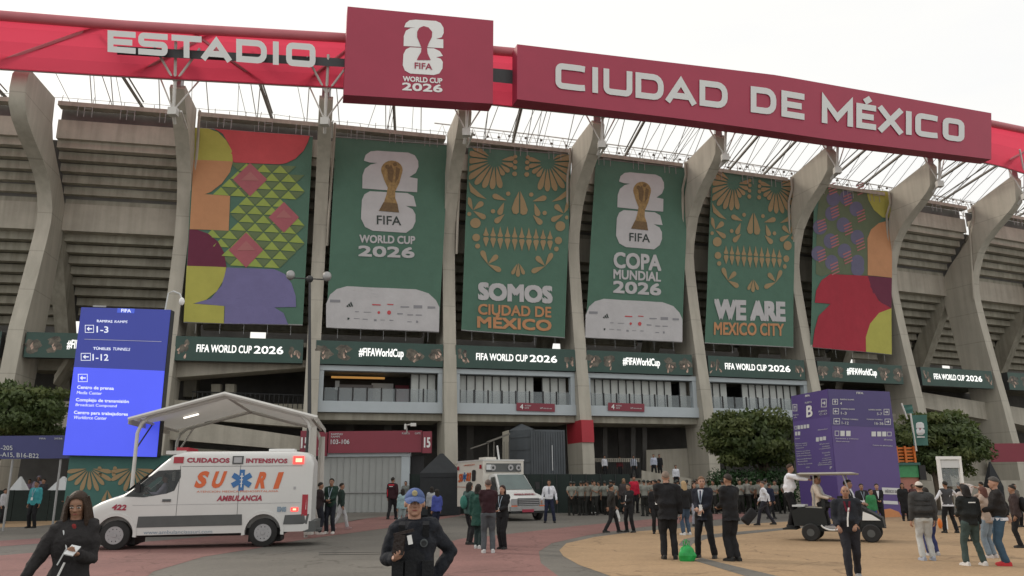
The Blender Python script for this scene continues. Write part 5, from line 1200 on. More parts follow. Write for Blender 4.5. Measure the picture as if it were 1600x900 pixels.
lk('waist_crease', sidepatch([(VX(1125), 1.22), (VX(230), 1.20), (VX(230), 1.21), (VX(1125), 1.23)], .008, sg), 'rim')
lk('rear_bumper', MB().box((.02, 0, .55), (.34, 1.9, .3)), 'trim'); lk('rear_step', MB().box((-.12, 0, .42), (.25, 1.2, .06)), 'trim'); lk('front_bumper', MB().rings([[(LEN-.55, s_*.93, z) for s_, z in ((1, .34), (1, .66), (-1, .66), (-1, .34))], [(LEN-.15, s_*.8, z) for s_, z in ((1, .32), (1, .66), (-1, .66), (-1, .32))], [(LEN+.05, s_*.55, z) for s_, z in ((1, .34), (1, .62), (-1, .62), (-1, .34))]]), 'trim')
lk('mud_flap', MB().box((XR-.55, sg*.82, .36), (.03, .28, .3)), 'black')
lk('light_bar', MB().box((LEN-2.55, 0, 2.77), (.32, 1.35, .12)), 'redlens'); lk('light_bar_base', MB().box((LEN-2.4, 0, 2.68), (.55, 1.5, .1)), 'vanwhite')
lk('roof_hatch', MB().box((1.0, 0, 2.76), (.75, .7, .07)), 'wht')
lk('windscreen', MB().add([(LEN-1.12, .78, 1.57), (LEN-1.12, -.78, 1.57), (LEN-2.0, -.66, 2.35), (LEN-2.0, .66, 2.35)], [(0, 1, 2, 3)]), 'glassblack')
for s2 in (1, -1): lk('headlight', MB().ell((LEN-.40, s2*.76, .96), (.24, .11, .15), 10, 8), 'wht2', smooth=True)
lk('mirror', MB().box((LEN-1.55, sg*1.10, 1.68), (.12, .14, .22)), 'black'); lk('mirror', MB().box((LEN-1.55, -sg*1.10, 1.68), (.12, .14, .22)), 'black')
lk('seat', MB().box((LEN-2.32, sg*.42, 1.5), (.14, .5, .75)), 'dark'); lk('steering_wheel', MB().tube([(LEN-1.72+.16*math.cos(a), sg*.42+.2*math.sin(a), 1.55+.12*math.cos(a)) for a in [i*math.pi/6 for i in range(13)]], .015, 5), 'black')
lk('underbody', MB().box((LEN/2, 0, .42), (LEN-1.6, 1.3, .2)), 'black')
# ================================================================ FAR AMBULANCE (box body on a truck cab)
f_ = thing('ambulance', 'white box bodied ambulance parked beside the black gazebo, facing right towards the camera', 'ambulance', (0, 0, 0))
Rv = ath(842, 808); A2 = math.radians(-65); dv = Vector((math.cos(A2), math.sin(A2), 0)); lv = Vector((-dv.y, dv.x, 0))
c0 = atY(826, 800, 38.6)-dv*1.1; c0.z = 0       # near front corner region (right front wheel side)
f_.location = (c0.x, c0.y, 0); f_.rotation_euler = (0, 0, A2); ROOTM[f_.name] = Matrix.Translation(c0) @ Matrix.Rotation(A2, 4, 'Z')
def fk(name, mb, m, smooth=False, fix=True, p=None): return mk(name, mb, m, p or f_, smooth, world=False, fix=fix)
# local: x forward, y left; visible side is y negative (its right). front of cab at x=+1.0, box from -5.6 to -1.3
MT['boxwhite'] = mat('box_paint', (.66, .63, .57), .4, var=.05, vs=1.2)
BX0, BX1, BW, BH = -5.3, -1.75, 1.13, 2.85
fk('box_body', MB().box(((BX0+BX1)/2, 0, (BH+.55)/2), (BX1-BX0, 2*BW, BH-.55)), 'boxwhite')
fk('box_roof_edge', MB().box(((BX0+BX1)/2, 0, BH+.02), (BX1-BX0+.06, 2*BW+.06, .07)), 'vanwhite')
cabs = [(-1.75, 2.15, .98), (-1.35, 2.2, .99), (-.95, 2.15, .98), (-.15, 1.38, .99), (0, 1.30, .99), (.9, 1.12, .96), (1.05, 1.0, .93), (1.08, .5, .93)]
rgs = []
for x, z, w in cabs:
    wt = w*.82 if z > 2 else w*.94
    rgs.append([(x, w, .45), (x, w, min(z-.06, 1.25)), (x, wt, z-.05), (x, wt*.85, z), (x, -wt*.85, z), (x, -wt, z-.05), (x, -w, min(z-.06, 1.25)), (x, -w, .45)])
fk('cab', MB().rings(rgs), 'vanwhite', smooth=True)
fk('windscreen', MB().add([(-.17, -.86, 1.44), (-.17, .86, 1.44), (-.93, .72, 2.15), (-.93, -.72, 2.15)], [(0, 1, 2, 3)]).add([(-.22, -.88, 1.42)], []), 'windsh')
for s2 in (1, -1): fk('side_window', MB().add([(-.30, s2*.99, 1.38), (-1.35, s2*1.0, 1.36), (-1.35, s2*.87, 2.02), (-.90, s2*.86, 2.04)], [(0, 1, 2, 3)]), 'glassblack')
fk('grille', MB().box((1.09, 0, .87), (.05, 1.1, .34)), 'dark')
for i in range(4): fk('grille_bar', MB().box((1.12, 0, .74+i*.085), (.03, 1.08, .035)), 'rim')
for s2 in (1, -1): fk('headlight', MB().box((1.08, s2*.73, .87), (.06, .3, .28)), 'rim'); fk('indicator', MB().box((1.08, s2*.73, .66), (.05, .3, .1)), 'vorange')
fk('bumper', MB().box((1.15, 0, .56), (.18, 1.96, .2)), 'galv'); fk('valance', MB().box((1.08, 0, .42), (.1, 1.8, .12)), 'dark'); fk('licence_plate', MB().box((1.25, -.1, .47), (.02, .6, .13)), 'vred')
fk('roof_light_panel', MB().box((BX1+.03, 0, 2.5), (.1, 1.9, .42)), 'trim')
for y in (-.62, .35, .8): fk('warning_lamp', MB().tube([(BX1+.07, y, 2.5), (BX1+.13, y, 2.5)], .15, 14), 'rim'); fk('lamp_lens', MB().ell((BX1+.13, y, 2.5), (.03, .07, .07), 8, 6), 'glassblack')
fk('warning_lamp', MB().box((BX1+.1, -.85, 2.52), (.05, .26, .26)), 'wht2')
def fwheel(x, y): 
    w = fk('wheel', MB().tube([(x, y-.13, .39), (x, y-.10, .39), (x, y+.10, .39), (x, y+.13, .39)], [.36, .39, .39, .36], 22), 'rubber', True)
    fk('rim', MB().tube([(x, y-.14, .39), (x, y+.14, .39)], .22, 16), 'rim', True, p=w)
for x in (.25, -3.9): fwheel(x, -.9); fwheel(x, .9)
fk('underbody', MB().box((-2.2, 0, .45), (5.6, 1.5, .25)), 'black')
fs = Surf([(BX0, -BW-.01, 2.85), (BX1, -BW-.01, 2.85), (BX1, -BW-.01, .55), (BX0, -BW-.01, .55)], [(162, 138), (490, 155), (520, 640), (158, 640)]); fs.n = Vector((0, -1, 0))
def ftxt(nm, m, texts=(), polys=(), off=.01):
    mb = MB()
    for p in polys: fs.poly(mb, p, off)
    for t in texts: fs.text(mb, *t[:6], off=off, bold=t[6], skew=t[7])
    fk(nm, mb, m, fix=False)['kind'] = 'stuff'
ftxt('lettering', 'vorange', [('S', 182, 276, 205, 276, 90, .06, 12), ('U', 212, 276, 236, 276, 84, .06, 10), ('R', 293, 272, 318, 272, 84, .06, 10), ('I', 328, 272, 340, 272, 84, .06, 8), ('URGENCIAS', 255, 176, 395, 180, 14, .03, 0)])
star = []
for a in (90, 30, 150):
    c_, s_ = math.cos(math.radians(a)), math.sin(math.radians(a)); star.append([(266+(u*c_-v*s_)*.62, 312+u*s_+v*c_) for u, v in ((-52, -10), (52, -10), (52, 10), (-52, 10))])
ftxt('star_of_life', 'vblue', (), star, .014)
ftxt('marker_lamp', 'redlens', (), [[(165, 185), (192, 187), (192, 232), (165, 230)], [(456, 195), (484, 197), (484, 238), (456, 236)]], .02)
ftxt('side_window', 'black', (), [[(372, 243), (402, 245), (412, 258), (412, 352), (402, 366), (374, 364), (364, 352), (364, 256)]], .012)
ftxt('waist_line', 'salmon', (), [[(160, 415), (370, 425), (370, 432), (160, 422)]], .012)
fk('roof_vent', MB().box((BX0+2.2, -.3, BH+.12), (.9, .6, .16)), 'boxwhite'); fk('antenna', MB().tube([(BX1-.5, 0, BH), (BX1-.3, -.2, BH+.75)], .05, 5), 'wht')
hs_ = Surf([(.15, -.6, 1.30), (.15, .6, 1.30), (.8, .6, 1.16), (.8, -.6, 1.16)], None); hs_.n = Vector((0, 0, 1))
mb = MB(); hs_.text(mb, 'AMBULANCIA', .05, .6, .95, .6, .35, off=.02, bold=.05); fk('hood_lettering', mb, 'vred', fix=False)
fk('mirror', MB().box((-.35, -1.2, 1.6), (.12, .2, .35)), 'black'); fk('mirror', MB().box((-.35, 1.2, 1.6), (.12, .2, .35)), 'black')
# ================================================================ GOLF CART
MT['cartdark'] = mat('cart_body', (.014, .016, .016), .8, var=.1, vs=3); MT['seatw'] = mat('cart_seat', (.32, .30, .26), .6, var=.06, vs=3)
gr, gf = ath(1262, 846), ath(1372, 848); gv = gf-gr; ga = math.atan2(gv.y, gv.x)-.06
gc = thing('golf_cart', 'dark open golf cart with pale roof carrying passengers past the purple kiosk', 'golf cart', (gr.x, gr.y+.1, 0), ga)
gk = lambda name, mb, m, smooth=False, p=None: mk(name, mb, m, p or gc, smooth, world=False)
WBG = gv.length; R2 = .25
for x in (.15, WBG-.1):
    for y in (0, 1.05):
        w = gk('wheel', MB().tube([(x, y-.10, R2), (x, y-.07, R2), (x, y+.07, R2), (x, y+.10, R2)], [R2-.03, R2, R2, R2-.03], 22), 'rubber', True); gk('rim', MB().tube([(x, y-.105, R2), (x, y+.105, R2)], R2*.42, 14), 'trim', True, w)
gk('chassis', MB().box((WBG/2, .52, .34), (WBG+.1, .95, .12)), 'cartdark')
def prof(P, y0=.02, y1=1.04): return MB().prism(P, (0, y0, 0), (1, 0, 0), (0, 0, 1), (0, y1-y0, 0))
gk('rear_body', prof([(-.30, .42), (-.35, .85), (-.1, .95), (.55, .92), (.62, .42)]), 'cartdark'); gk('front_cowl', prof([(WBG-.62, .40), (WBG-.60, .95), (WBG-.35, 1.0), (WBG-.05, .82), (WBG+.22, .66), (WBG+.26, .40)]), 'cartdark')
gk('front_stripe', prof([(WBG-.30, .60), (WBG-.26, .84), (WBG-.02, .74), (WBG+.18, .60)], -.01, .015), 'wht'); gk('sill', prof([(.5, .36), (.55, .44), (WBG-.6, .44), (WBG-.5, .36)], -.01, 1.06), 'rim')
gk('fender_trim', MB().tube([(.75+.32*math.cos(a), -.02, .52+.2*math.sin(a)) for a in [math.radians(200+i*18) for i in range(10)]], .025, 5), 'wht')
for x, nm_ in ((.25, 'rear_seat'), (1.2, 'front_seat')): gk('seat', MB().box((x+.05, .53, .9 if x < 1 else .72), (.5, .95, .12)), 'seatw'); gk('seat_back', MB().box((x-.2 if x > 1 else x+.3, .53, 1.05), (.1, .95, .42)), 'cartdark')
gk('seat_base', prof([(.95, .42), (.98, .66), (1.5, .66), (1.5, .42)]), 'cartdark')
for x in (.3, WBG-.45):
    for y in (.06, 1.0): gk('roof_post', MB().tube([(x, y, .9), (x+(.05 if x < 1 else -.25), y, 1.86)], .02, 6), 'galv')
gk('roof', MB().rings([[(-.1, -.02, 1.86), (WBG-.35, -.02, 1.86), (WBG-.35, 1.08, 1.86), (-.1, 1.08, 1.86)], [(-.12, -.05, 1.90), (WBG-.32, -.05, 1.90), (WBG-.32, 1.11, 1.90), (-.12, 1.11, 1.90)], [(-.02, .1, 1.94), (WBG-.5, .1, 1.94), (WBG-.5, .95, 1.94), (-.02, .95, 1.94)]]), 'seatw')
gk('rear_step', MB().box((-.45, .5, .33), (.4, .8, .04)), 'cartdark'); gk('steering_wheel', MB().tube([(WBG-.75+.08*math.cos(a), .8+.18*math.sin(a), 1.05+.15*math.cos(a)) for a in [i*math.pi/6 for i in range(13)]], .015, 5), 'black')
gk('rear_tray', MB().box((-.15, .5, .99), (.35, .8, .05)), 'wht2')
# ================================================================ PEOPLE
_cm = {}
def cm(c, r=.85):
    k = tuple(round(q, 3) for q in c)+(r,)
    if k not in _cm: _cm[k] = mat('fabric', c, r, var=.14, vs=5, bump=.3, bs=40, spec=.25)
    return _cm[k]
SK = {'l': mat('skin_light', (.42, .235, .165), .55, var=.05, vs=9), 'm': mat('skin_tan', (.31, .165, .105), .55, var=.05, vs=9), 'd': mat('skin_brown', (.20, .10, .062), .55, var=.05, vs=9)}
MT['eye'] = mat('eye_dark', (.02, .015, .012), .2); MT['lip'] = mat('lip', (.30, .09, .075), .5); MT['eyew'] = mat('eye_white', (.55, .53, .50), .4)
BLK = (.016, .016, .018); NAVY = (.018, .022, .045); WHT = (.66, .67, .72); GRY = (.10, .10, .10); JEAN = (.055, .085, .13)
tex = bpy.data.textures.new('folds', 'CLOUDS'); tex.noise_scale = .16; tex.noise_depth = 2
def solid(mb, vox, fold=0, smooth=4):
    def mods(o):
        m = o.modifiers.new('r', 'REMESH'); m.mode = 'VOXEL'; m.voxel_size = vox
        m = o.modifiers.new('s', 'SMOOTH'); m.iterations = smooth; m.factor = .5
        if fold: m = o.modifiers.new('d', 'DISPLACE'); m.texture = tex; m.strength = fold; m.mid_level = .5; m.texture_coords = 'LOCAL'
    return evalmesh(mb, mods)
def joinraw(me, mb):
    if not mb.v: return me
    n = len(me.vertices); v = [tuple(p.co) for p in me.vertices]+mb.v; f = [tuple(p.vertices) for p in me.polygons]+[tuple(i+n for i in q) for q in mb.f]
    r = bpy.data.meshes.new('m'); r.from_pydata(v, [], f); bpy.data.meshes.remove(me); return r
def ik(a, b, l1, l2, hint):
    d = b-a; L = min(d.length, (l1+l2)*.995); u = d.normalized(); b = a+u*L; x = (l1*l1-l2*l2+L*L)/(2*L); h = math.sqrt(max(0, l1*l1-x*x)); hp = hint-u*hint.dot(u)
    if hp.length < 1e-4: hp = Vector((0, 1, 0))
    return a+u*x+hp.normalized()*h, b
def elring(c, rx, ry, n=14, tilt=0): return [(c[0]+rx*math.cos(2*math.pi*i/n), c[1]+ry*math.sin(2*math.pi*i/n), c[2]+tilt*math.sin(2*math.pi*i/n)) for i in range(n)]
def hand(mb, w, d, pn, s=1, curl=.5, hi=False):
    d = d.normalized(); pn = (pn-d*pn.dot(d)).normalized(); wd = d.cross(pn)
    R = Matrix((wd, d, pn)).transposed()
    c = w+d*.045; palm = MB(); palm.ell(c, (.042, .055, .019), 12, 8, R)
    for i, (off_, ln) in enumerate(((-.030, .070), (-.010, .080), (.011, .075), (.031, .058))):
        p = w+d*.085+wd*off_; dd = d.copy(); pts = [w+d*.06+wd*off_*.9, p]
        for j, f in enumerate((.45, .32, .23)):
            a = curl*(.7+.25*j+.06*i); dd = (dd*math.cos(a)+pn*math.sin(a)).normalized(); p = p+dd*ln*f*1.0; pts.append(p)
        mb.tube(pts, [.0088, .0086, .0082, .0075, .0062], 7)
    t0 = w+d*.025-wd*.033*s; t1 = t0+(d*.5-wd*.8*s+pn*.45).normalized()*.035; t2 = t1+(d*.8-wd*.15*s+pn*.6).normalized()*.032
    mb.tube([w+d*.02, t0, t1, t2], [.014, .012, .010, .008], 7)
    return palm
def person(label, px, ytop, yf=None, D=None, rz=180, top='jacket', tc_=BLK, bc=BLK, sc_=(.02, .02, .02), hair='short', hc=(.02, .016, .013), la=None, ra=None, legs='stand', sk='m', fat=1.0, vox=.02, hi=False, group=None, z0=0, extras=(), lean=0, curl=(.45, .45), pl=None, prr=None, hx=0, hem=None, sleeve=1.0, hname=None, at=None, hgt=None, headturn=0, wide=1.0, nod=0, headw=1.0):
    if at is not None: loc = Vector(at)
    else:
        if D is None: loc = ath(px, yf)
        else: loc = atY(px, 790, D)
    loc.z = z0; Hh = hgt or (atY(px, ytop, loc.y).z-z0); S = Hh/1.735
    root = thing('person', label, 'person', tuple(loc), math.radians(rz), group, scale=S)
    V = Vector; sit = legs == 'sit'; dz = -.40 if sit else 0
    ln = lambda z: lean*max(0, z-.95)
    def C(x, y, z): return V((x, y+ln(z), z+dz))
    def pk_(name, me, m, parent=root, sm=True):
        me.materials.clear(); me.materials.append(m if not isinstance(m, str) else MT[m]); me.name = name; me.polygons.foreach_set('use_smooth', [True]*len(me.polygons))
        o = link(bpy.data.objects.new(name, me)); o.parent = parent; return o
    def pm(name, mb, m, parent=root, smooth=True):
        o = mk(name, mb, m, parent, smooth, world=False); return o
    shz = 1.425; sw = .178*(.5+.5*fat)*wide
    hips = {}; kn = {}; an = {}
    ft = {'stand': ((-.11, .0, 0), (.11, 0, 0)), 'walk': ((-.08, .30, .0), (.08, -.32, .05)), 'walk2': ((-.09, -.22, .03), (.09, .22, 0)), 'sit': ((-.12, .50, -.02), (.12, .48, -.02)), 'wide': ((-.20, .03, 0), (.19, -.03, 0)), 'close': ((-.07, .02, 0), (.08, -.04, 0)), 'cross': ((-.02, .05, 0), (.10, -.02, 0))}[legs]
    for s_, f in zip((-1, 1), ft):
        a = C(s_*.088, 0, .92); b = V((f[0], f[1], .085+f[2])); k, b = ik(a, b, .44, .42, V((0, 1, .0 if not sit else .6))); hips[s_] = a; kn[s_] = k; an[s_] = b
    AR = {'down': (.05, .05, -.56), 'waist': (-.13, .30, -.36), 'chest': (-.10, .30, -.20), 'hip': (.03, -.03, -.43), 'behind': (-.10, -.16, -.46), 'out': (.30, .10, -.44), 'fwd': (.0, .50, -.12), 'face': (-.10, .22, .06), 'swingf': (.03, .24, -.48), 'swingb': (.05, -.22, -.49), 'lap': (-.02, .36, -.33), 'up': (.10, .30, .30), 'bag': (.06, .02, -.56)}
    sh = {}; el_ = {}; wr = {}
    for s_, a_ in ((-1, la or 'down'), (1, ra or 'down')):
        o_ = AR[a_] if isinstance(a_, str) else a_; p = C(s_*sw, -.005, shz); t = p+V((s_*o_[0], o_[1], o_[2])); hint = V((s_*.9, -.6, -.15)) if a_ in ('hip', 'behind') else V((s_*.35, -1, -.2))
        e, t = ik(p, t, .29, .265, hint); sh[s_] = p; el_[s_] = e; wr[s_] = t
    hc_ = C(hx, .02, 1.62); F_ = fat
    torso = [(.86, .16, .115, 0), (.93, .172, .122, 0), (1.0, .162, .118, .005), (1.1, .150*F_, .112*F_*F_, .01), (1.2, .156*(.5+.5*F_), .118*F_, .01), (1.3, .172*(.6+.4*F_), .122, .0), (1.38, .165*wide, .108, -.005), (1.43, .115*wide, .085, -.005), (1.47, .072, .068, 0)]
    def tors(mb, zlo, zhi, inf, n=16, flare=0):
        rs = []
        if zlo < .86: rs.append(elring(C(0, 0, zlo), .17+inf+flare, .125+inf+flare, n))
        for z, rx, ry, yo in torso:
            if zlo <= z <= zhi: rs.append(elring(C(0, yo, z), rx+inf, ry+inf, n))
        mb.rings(rs)
    # body: one skin
    b = MB(); tors(b, .86, 1.39, -.012)
    b.tube([C(0, -.005, 1.38), C(hx*.5, .005, 1.50), C(hx, .01, 1.56)], [.062, .055, .054], 12)
    for s_ in (-1, 1):
        b.tube([hips[s_], hips[s_].lerp(kn[s_], .5), kn[s_], kn[s_].lerp(an[s_], .4), an[s_]], [.085, .072, .052, .05, .035], 10)
        b.ell(an[s_]+V((0, .06, -.05)), (.042, .11, .035), 10, 6)
        b.tube([sh[s_], sh[s_].lerp(el_[s_], .5), el_[s_], el_[s_].lerp(wr[s_], .35), wr[s_]], [.045, .04, .036, .034, .025], 10)
        b.ell(sh[s_], (.045, .045, .045), 10, 6)
    HT = Matrix.Rotation(math.radians(headturn), 3, 'Z') @ Matrix.Rotation(math.radians(-nod), 3, 'X') @ Matrix.Diagonal((headw, 1, 1))
    def Hd(x, y, z): return hc_+HT @ V((x, y, z))
    b.ell(Hd(0, -.008, .022), (.075, .094, .092), 16, 12, HT); b.ell(Hd(0, .018, -.035), (.060, .070, .078), 14, 10, HT)
    b.ell(Hd(0, .052, -.083), (.030, .030, .024), 10, 8)
    b.rings([[tuple(Hd(x, y, z)) for x, y in ((-.006, .085), (.006, .085), (.006, .06), (-.006, .06))] for z in (.02,)]+[[tuple(Hd(x, y, -.022)) for x, y in ((-.016, .108), (.016, .108), (.018, .06), (-.018, .06))]]+[[tuple(Hd(x, y, -.034)) for x, y in ((-.015, .095), (.015, .095), (.016, .06), (-.016, .06))]])
    for s_ in (-1, 1): b.ell(Hd(s_*.076, -.005, -.008), (.011, .019, .030), 8, 6, HT); b.ell(Hd(s_*.033, .066, -.02), (.02, .02, .018), 8, 6)
    raw = MB()
    for s_, nrmv, cu in ((-1, pl, curl[0]), (1, prr, curl[1])):
        d = (wr[s_]-el_[s_]).normalized(); a_ = (la, ra)[(s_+1)//2] or 'down'
        pn = V(nrmv) if nrmv else (V((-s_, .3, 0)) if a_ in ('down', 'swingf', 'swingb', 'out', 'bag') else V((-s_*.5, 0, .8) if a_ in ('chest', 'waist', 'face') else (0, -.3, -1)))
        palm = hand(raw, wr[s_], d, pn, s_, cu, hi); b.add(palm.v, palm.f)
    if hi: b.add(raw.v, raw.f); me = solid(b, .0065, 0, 2)
    else: me = joinraw(solid(b, max(.014, vox*.75), 0, 3), raw)
    pk_('body', me, SK[sk])
    # eyes, brows, mouth
    if D is None or D < 32:
        for s_ in (-1, 1):
            e = MB().ell(Hd(s_*.031, .083, .006), (.0145, .006, .0065 if hi else .008), 8, 6, HT); o = pm('eye', e, 'eye')
            if hi: pm('eye_white', MB().ell(Hd(s_*.031, .0825, .006), (.0175, .0055, .0075), 8, 6, HT), 'eyew')
            pm('eyebrow', MB().tube([Hd(s_*.014, .089, .024), Hd(s_*.03, .088, .030), Hd(s_*.05, .077, .025)], .004, 5), 'eye')
        pm('mouth', MB().ell(Hd(0, .083, -.057), (.022, .008, .0055), 8, 6, HT), 'lip')
    # trousers
    tr = MB(); tors(tr, .86, 1.02, .012)
    for s_ in (-1, 1):
        k2 = an[s_]+V((0, 0, .0 if not sit else .02)); tr.tube([hips[s_]+V((0, 0, .02)), hips[s_].lerp(kn[s_], .5), kn[s_], kn[s_].lerp(k2, .5), k2+V((0, 0, -.02))], [.105*(.4+.6*F_), .094, .076, .072, .066], 12)
    o = pk_('trousers', solid(tr, vox, .038, 3), cm(bc))
    for s_ in (-1, 1):
        fd = V((s_*.12, 1, 0)).normalized(); c = an[s_]; Rz = Matrix.Rotation(-math.atan2(s_*.12, 1), 3, 'Z'); sh_ = MB()
        sh_.rings([[tuple(c+Rz @ V((x*w_, y, z))) for x, z in ((-.045, -.083), (.045, -.083), (.045, -.083+h_*.7), (.025, -.083+h_), (-.025, -.083+h_), (-.045, -.083+h_*.7))] for y, w_, h_ in ((-.085, .75, .07), (-.05, .95, .10), (.03, 1, .095), (.10, 1.08, .065), (.16, .95, .05), (.185, .6, .035))]); pm('shoe', sh_, cm(sc_, .5))
    # top
    t = MB(); hm = hem or {'jacket': .84, 'suit': .80, 'shirt': .93, 'tee': .93, 'coat': .55, 'puffer': .90, 'vest': .93, 'dress': .35}[top]
    inf = {'jacket': .026, 'suit': .026, 'shirt': .018, 'tee': .014, 'coat': .03, 'puffer': .042, 'vest': .024, 'dress': .02}[top]
    if sit: hm = max(hm, .86)
    tors(t, hm, 1.475, inf*.8, flare=.02 if top in ('suit', 'coat') else 0)
    for s_ in (-1, 1):
        t.tube([C(s_*.05, -.01, 1.45), C(s_*.12, -.01, 1.44), sh[s_]+V((0, 0, .0))], [.040+inf, .046+inf, .048+inf], 10); t.ell(sh[s_]+V((-s_*.012, 0, -.014)), (.052+inf, .058+inf, .052+inf), 12, 8)
        if top in ('vest',): continue
        if sleeve >= 1: t.tube([sh[s_], sh[s_].lerp(el_[s_], .5), el_[s_], el_[s_].lerp(wr[s_], .5), wr[s_]-(wr[s_]-el_[s_])*.03], [.058+inf*.7, .053+inf*.6, .046+inf*.6, .042+inf*.5, .034+inf*.4], 12)
        else: t.tube([sh[s_], sh[s_].lerp(el_[s_], .75)], [.058+inf*.7, .052+inf*.8], 12)
    pk_('jacket' if top in ('jacket', 'suit', 'coat', 'puffer') else {'vest': 'waistcoat', 'dress': 'dress'}.get(top, 'shirt'), solid(t, vox if not hi else .012, .05 if not hi else .06, 3), cm(tc_))
    if top == 'vest' or top == 'puffer2':
        t = MB(); 
        for s_ in (-1, 1): t.tube([sh[s_], sh[s_].lerp(el_[s_], .5), el_[s_], wr[s_]], [.066, .058, .052, .040], 12)
        tors(t, .90, 1.42, .012); pk_('shirt', solid(t, vox, .02), cm(WHT))
    if top in ('suit', 'jacket', 'coat') or top == 'puffer':
        c = MB(); c.rings([elring(C(0, .0, 1.45), .085, .075, 14), elring(C(0, .0, 1.50), .070, .066, 14, -.012), elring(C(0, .0, 1.50), .060, .056, 14, -.012), elring(C(0, 0, 1.45), .07, .06, 14)], False); pm('collar', c, cm(tc_))
    # hair and hats
    def capdome(f, front, sidea, backa, dn=0, thick=1.0):
        mb = MB(); N = 20; M_ = 9; rows = []
        for i in range(M_+1):
            row = []
            for j in range(N):
                a = 2*math.pi*j/N; yc = math.sin(a)     # +1 front, -1 back
                lim = lerp(sidea, front, max(0, yc)**1.3) if yc > 0 else lerp(sidea, backa, (-yc)**1.0)
                th = math.radians(lim)*i/M_; r_ = V((.079*f*math.sin(th)*math.cos(a), .098*f*math.sin(th)*yc, .100*f*math.cos(th)))
                if i == M_: r_ = r_*.93
                row.append(tuple(Hd(r_.x, -.008+r_.y, .022+r_.z)))
            rows.append(row)
        mb.rings(rows, False); mb.f.append(tuple(range(len(mb.v)-N, len(mb.v)))) if False else None
        return mb
    hm_ = cm(hc, .6)
    if hair == 'short': pm('hair', capdome(1.10, 52, 82, 112), hm_)
    elif hair == 'balding': pm('hair', capdome(1.03, 20, 84, 108), hm_) if False else pm('hair', MB().rings([[tuple(Hd(.082*math.cos(a), -.008+.1*math.sin(a), zz)) for a in [math.radians(-200+220*i/12) for i in range(13)]] for zz in (-.03, .03)], False), hm_)
    elif hair == 'bob' or hair == 'long':
        h = capdome(1.16, 50, 95, 125); 
        L = -.42 if hair == 'long' else -.14; rings_ = []
        m2 = MB(); N = 12
        for z, w_, y0 in ((.03, .088, -.03), (-.06, .098, -.035), (L*.6, .105, -.05), (L, .075, -.07)):
            out = [(w_*math.cos(a), y0+(.088 if z > L*.5 else .065)*math.sin(a)) for a in [math.radians(-205+230*i/N) for i in range(N+1)]]
            inn = [(x*.72, y0+(y-y0)*.55) for x, y in reversed(out)]
            rings_.append([tuple(Hd(x, y, z)) for x, y in out+inn])
        m2.rings(rings_); 
        if hi:      # locks over the front of the shoulders
            for s_ in (-1, 1):
                for q in range(4): m2.tube([Hd(s_*(.05+.012*q), .045-.02*q, .085), Hd(s_*(.082+.008*q), .05-.018*q, 0), Hd(s_*(.092+.01*q), .055-.02*q, -.12), Hd(s_*(.10+.012*q), .075-.02*q, -.26), Hd(s_*(.085+.015*q), .085-.02*q, -.36-.02*q)], [.012, .017, .022, .022, .008], 7)
        h.add(m2.v, m2.f); pm('hair', h, hm_)
    elif hair == 'bun': pm('hair', capdome(1.10, 48, 88, 118), hm_); pm('hair_bun', MB().ell(Hd(0, -.11, .03), (.04, .04, .04), 10, 8), hm_)
    elif hair == 'cap':
        pm('hair', capdome(1.07, 30, 88, 115), cm((.02, .016, .013), .6))
        cp = cm(hc, .8); cpo = pm('cap', capdome(1.09, 70, 84, 88), cp); R = HT
        br = MB(); rows = []
        for k_, (yy, zz, ww) in enumerate(((.080, .062, .084), (.12, .052, .080), (.155, .036, .068), (.172, .026, .045))): rows.append([tuple(Hd(x*ww, yy-.028*x*x, zz-.024*x*x)) for x in (-1, -.6, -.2, .2, .6, 1)])
        rows = [a+[(p[0], p[1], p[2]-.006) for p in reversed(a)] for a in rows]; br.rings(rows); pm('cap_brim', br, cp, cpo)
    elif hair == 'beanie': pm('hat', capdome(1.20, 62, 80, 95), hm_)
    elif hair == 'hood': pm('hood', capdome(1.28, 55, 110, 130), hm_)
    # extras
    def strip(pts, w_, m, nm, off_=.012):
        mb = MB()
        for (x0, y0, z0_), (x1, y1, z1_) in zip(pts, pts[1:]): mb.hexa([C(x0-w_, y0, z0_), C(x0+w_, y0, z0_), C(x1+w_, y1, z1_), C(x1-w_, y1, z1_)], [C(x0-w_, y0-.006, z0_), C(x0+w_, y0-.006, z0_), C(x1+w_, y1-.006, z1_), C(x1-w_, y1-.006, z1_)])
        pm(nm, mb, m, smooth=False)
    yb_ = .122*F_+inf+.02
    for e in extras:
        if e == 'lanyard': strip([(-.06, yb_*.72, 1.45), (-.03, yb_+.012, 1.30), (0, yb_+.016, 1.14)], .008, cm((.35, .42, .5)), 'lanyard'); strip([(.06, yb_*.72, 1.45), (.03, yb_+.012, 1.30), (0, yb_+.016, 1.14)], .008, cm((.35, .42, .5)), 'lanyard'); pm('badge', MB().box(C(0, yb_+.022, 1.08), (.075, .006, .11)), 'wht', smooth=False)
        if e == 'shirtfront': mb = MB().add([C(-.055, yb_*.80, 1.46), C(.055, yb_*.80, 1.46), C(.0, yb_+.01, 1.14)], [(0, 1, 2)]).add([C(-.05, yb_*.78, 1.46), C(.05, yb_*.78, 1.46), C(0, yb_-.02, 1.14)], [(0, 1, 2)]); pm('shirt_front', mb, cm(WHT), smooth=False)
        if e == 'tie': strip([(0, yb_*.86, 1.44), (0, yb_+.018, 1.16)], .016, cm((.03, .035, .08)), 'tie')
        if e == 'redcollar': strip([(-.05, yb_*.85, 1.45), (-.02, yb_+.016, 1.26)], .018, cm((.12, .012, .025)), 'scarf'); strip([(.05, yb_*.85, 1.45), (.02, yb_+.016, 1.26)], .018, cm((.12, .012, .025)), 'scarf')
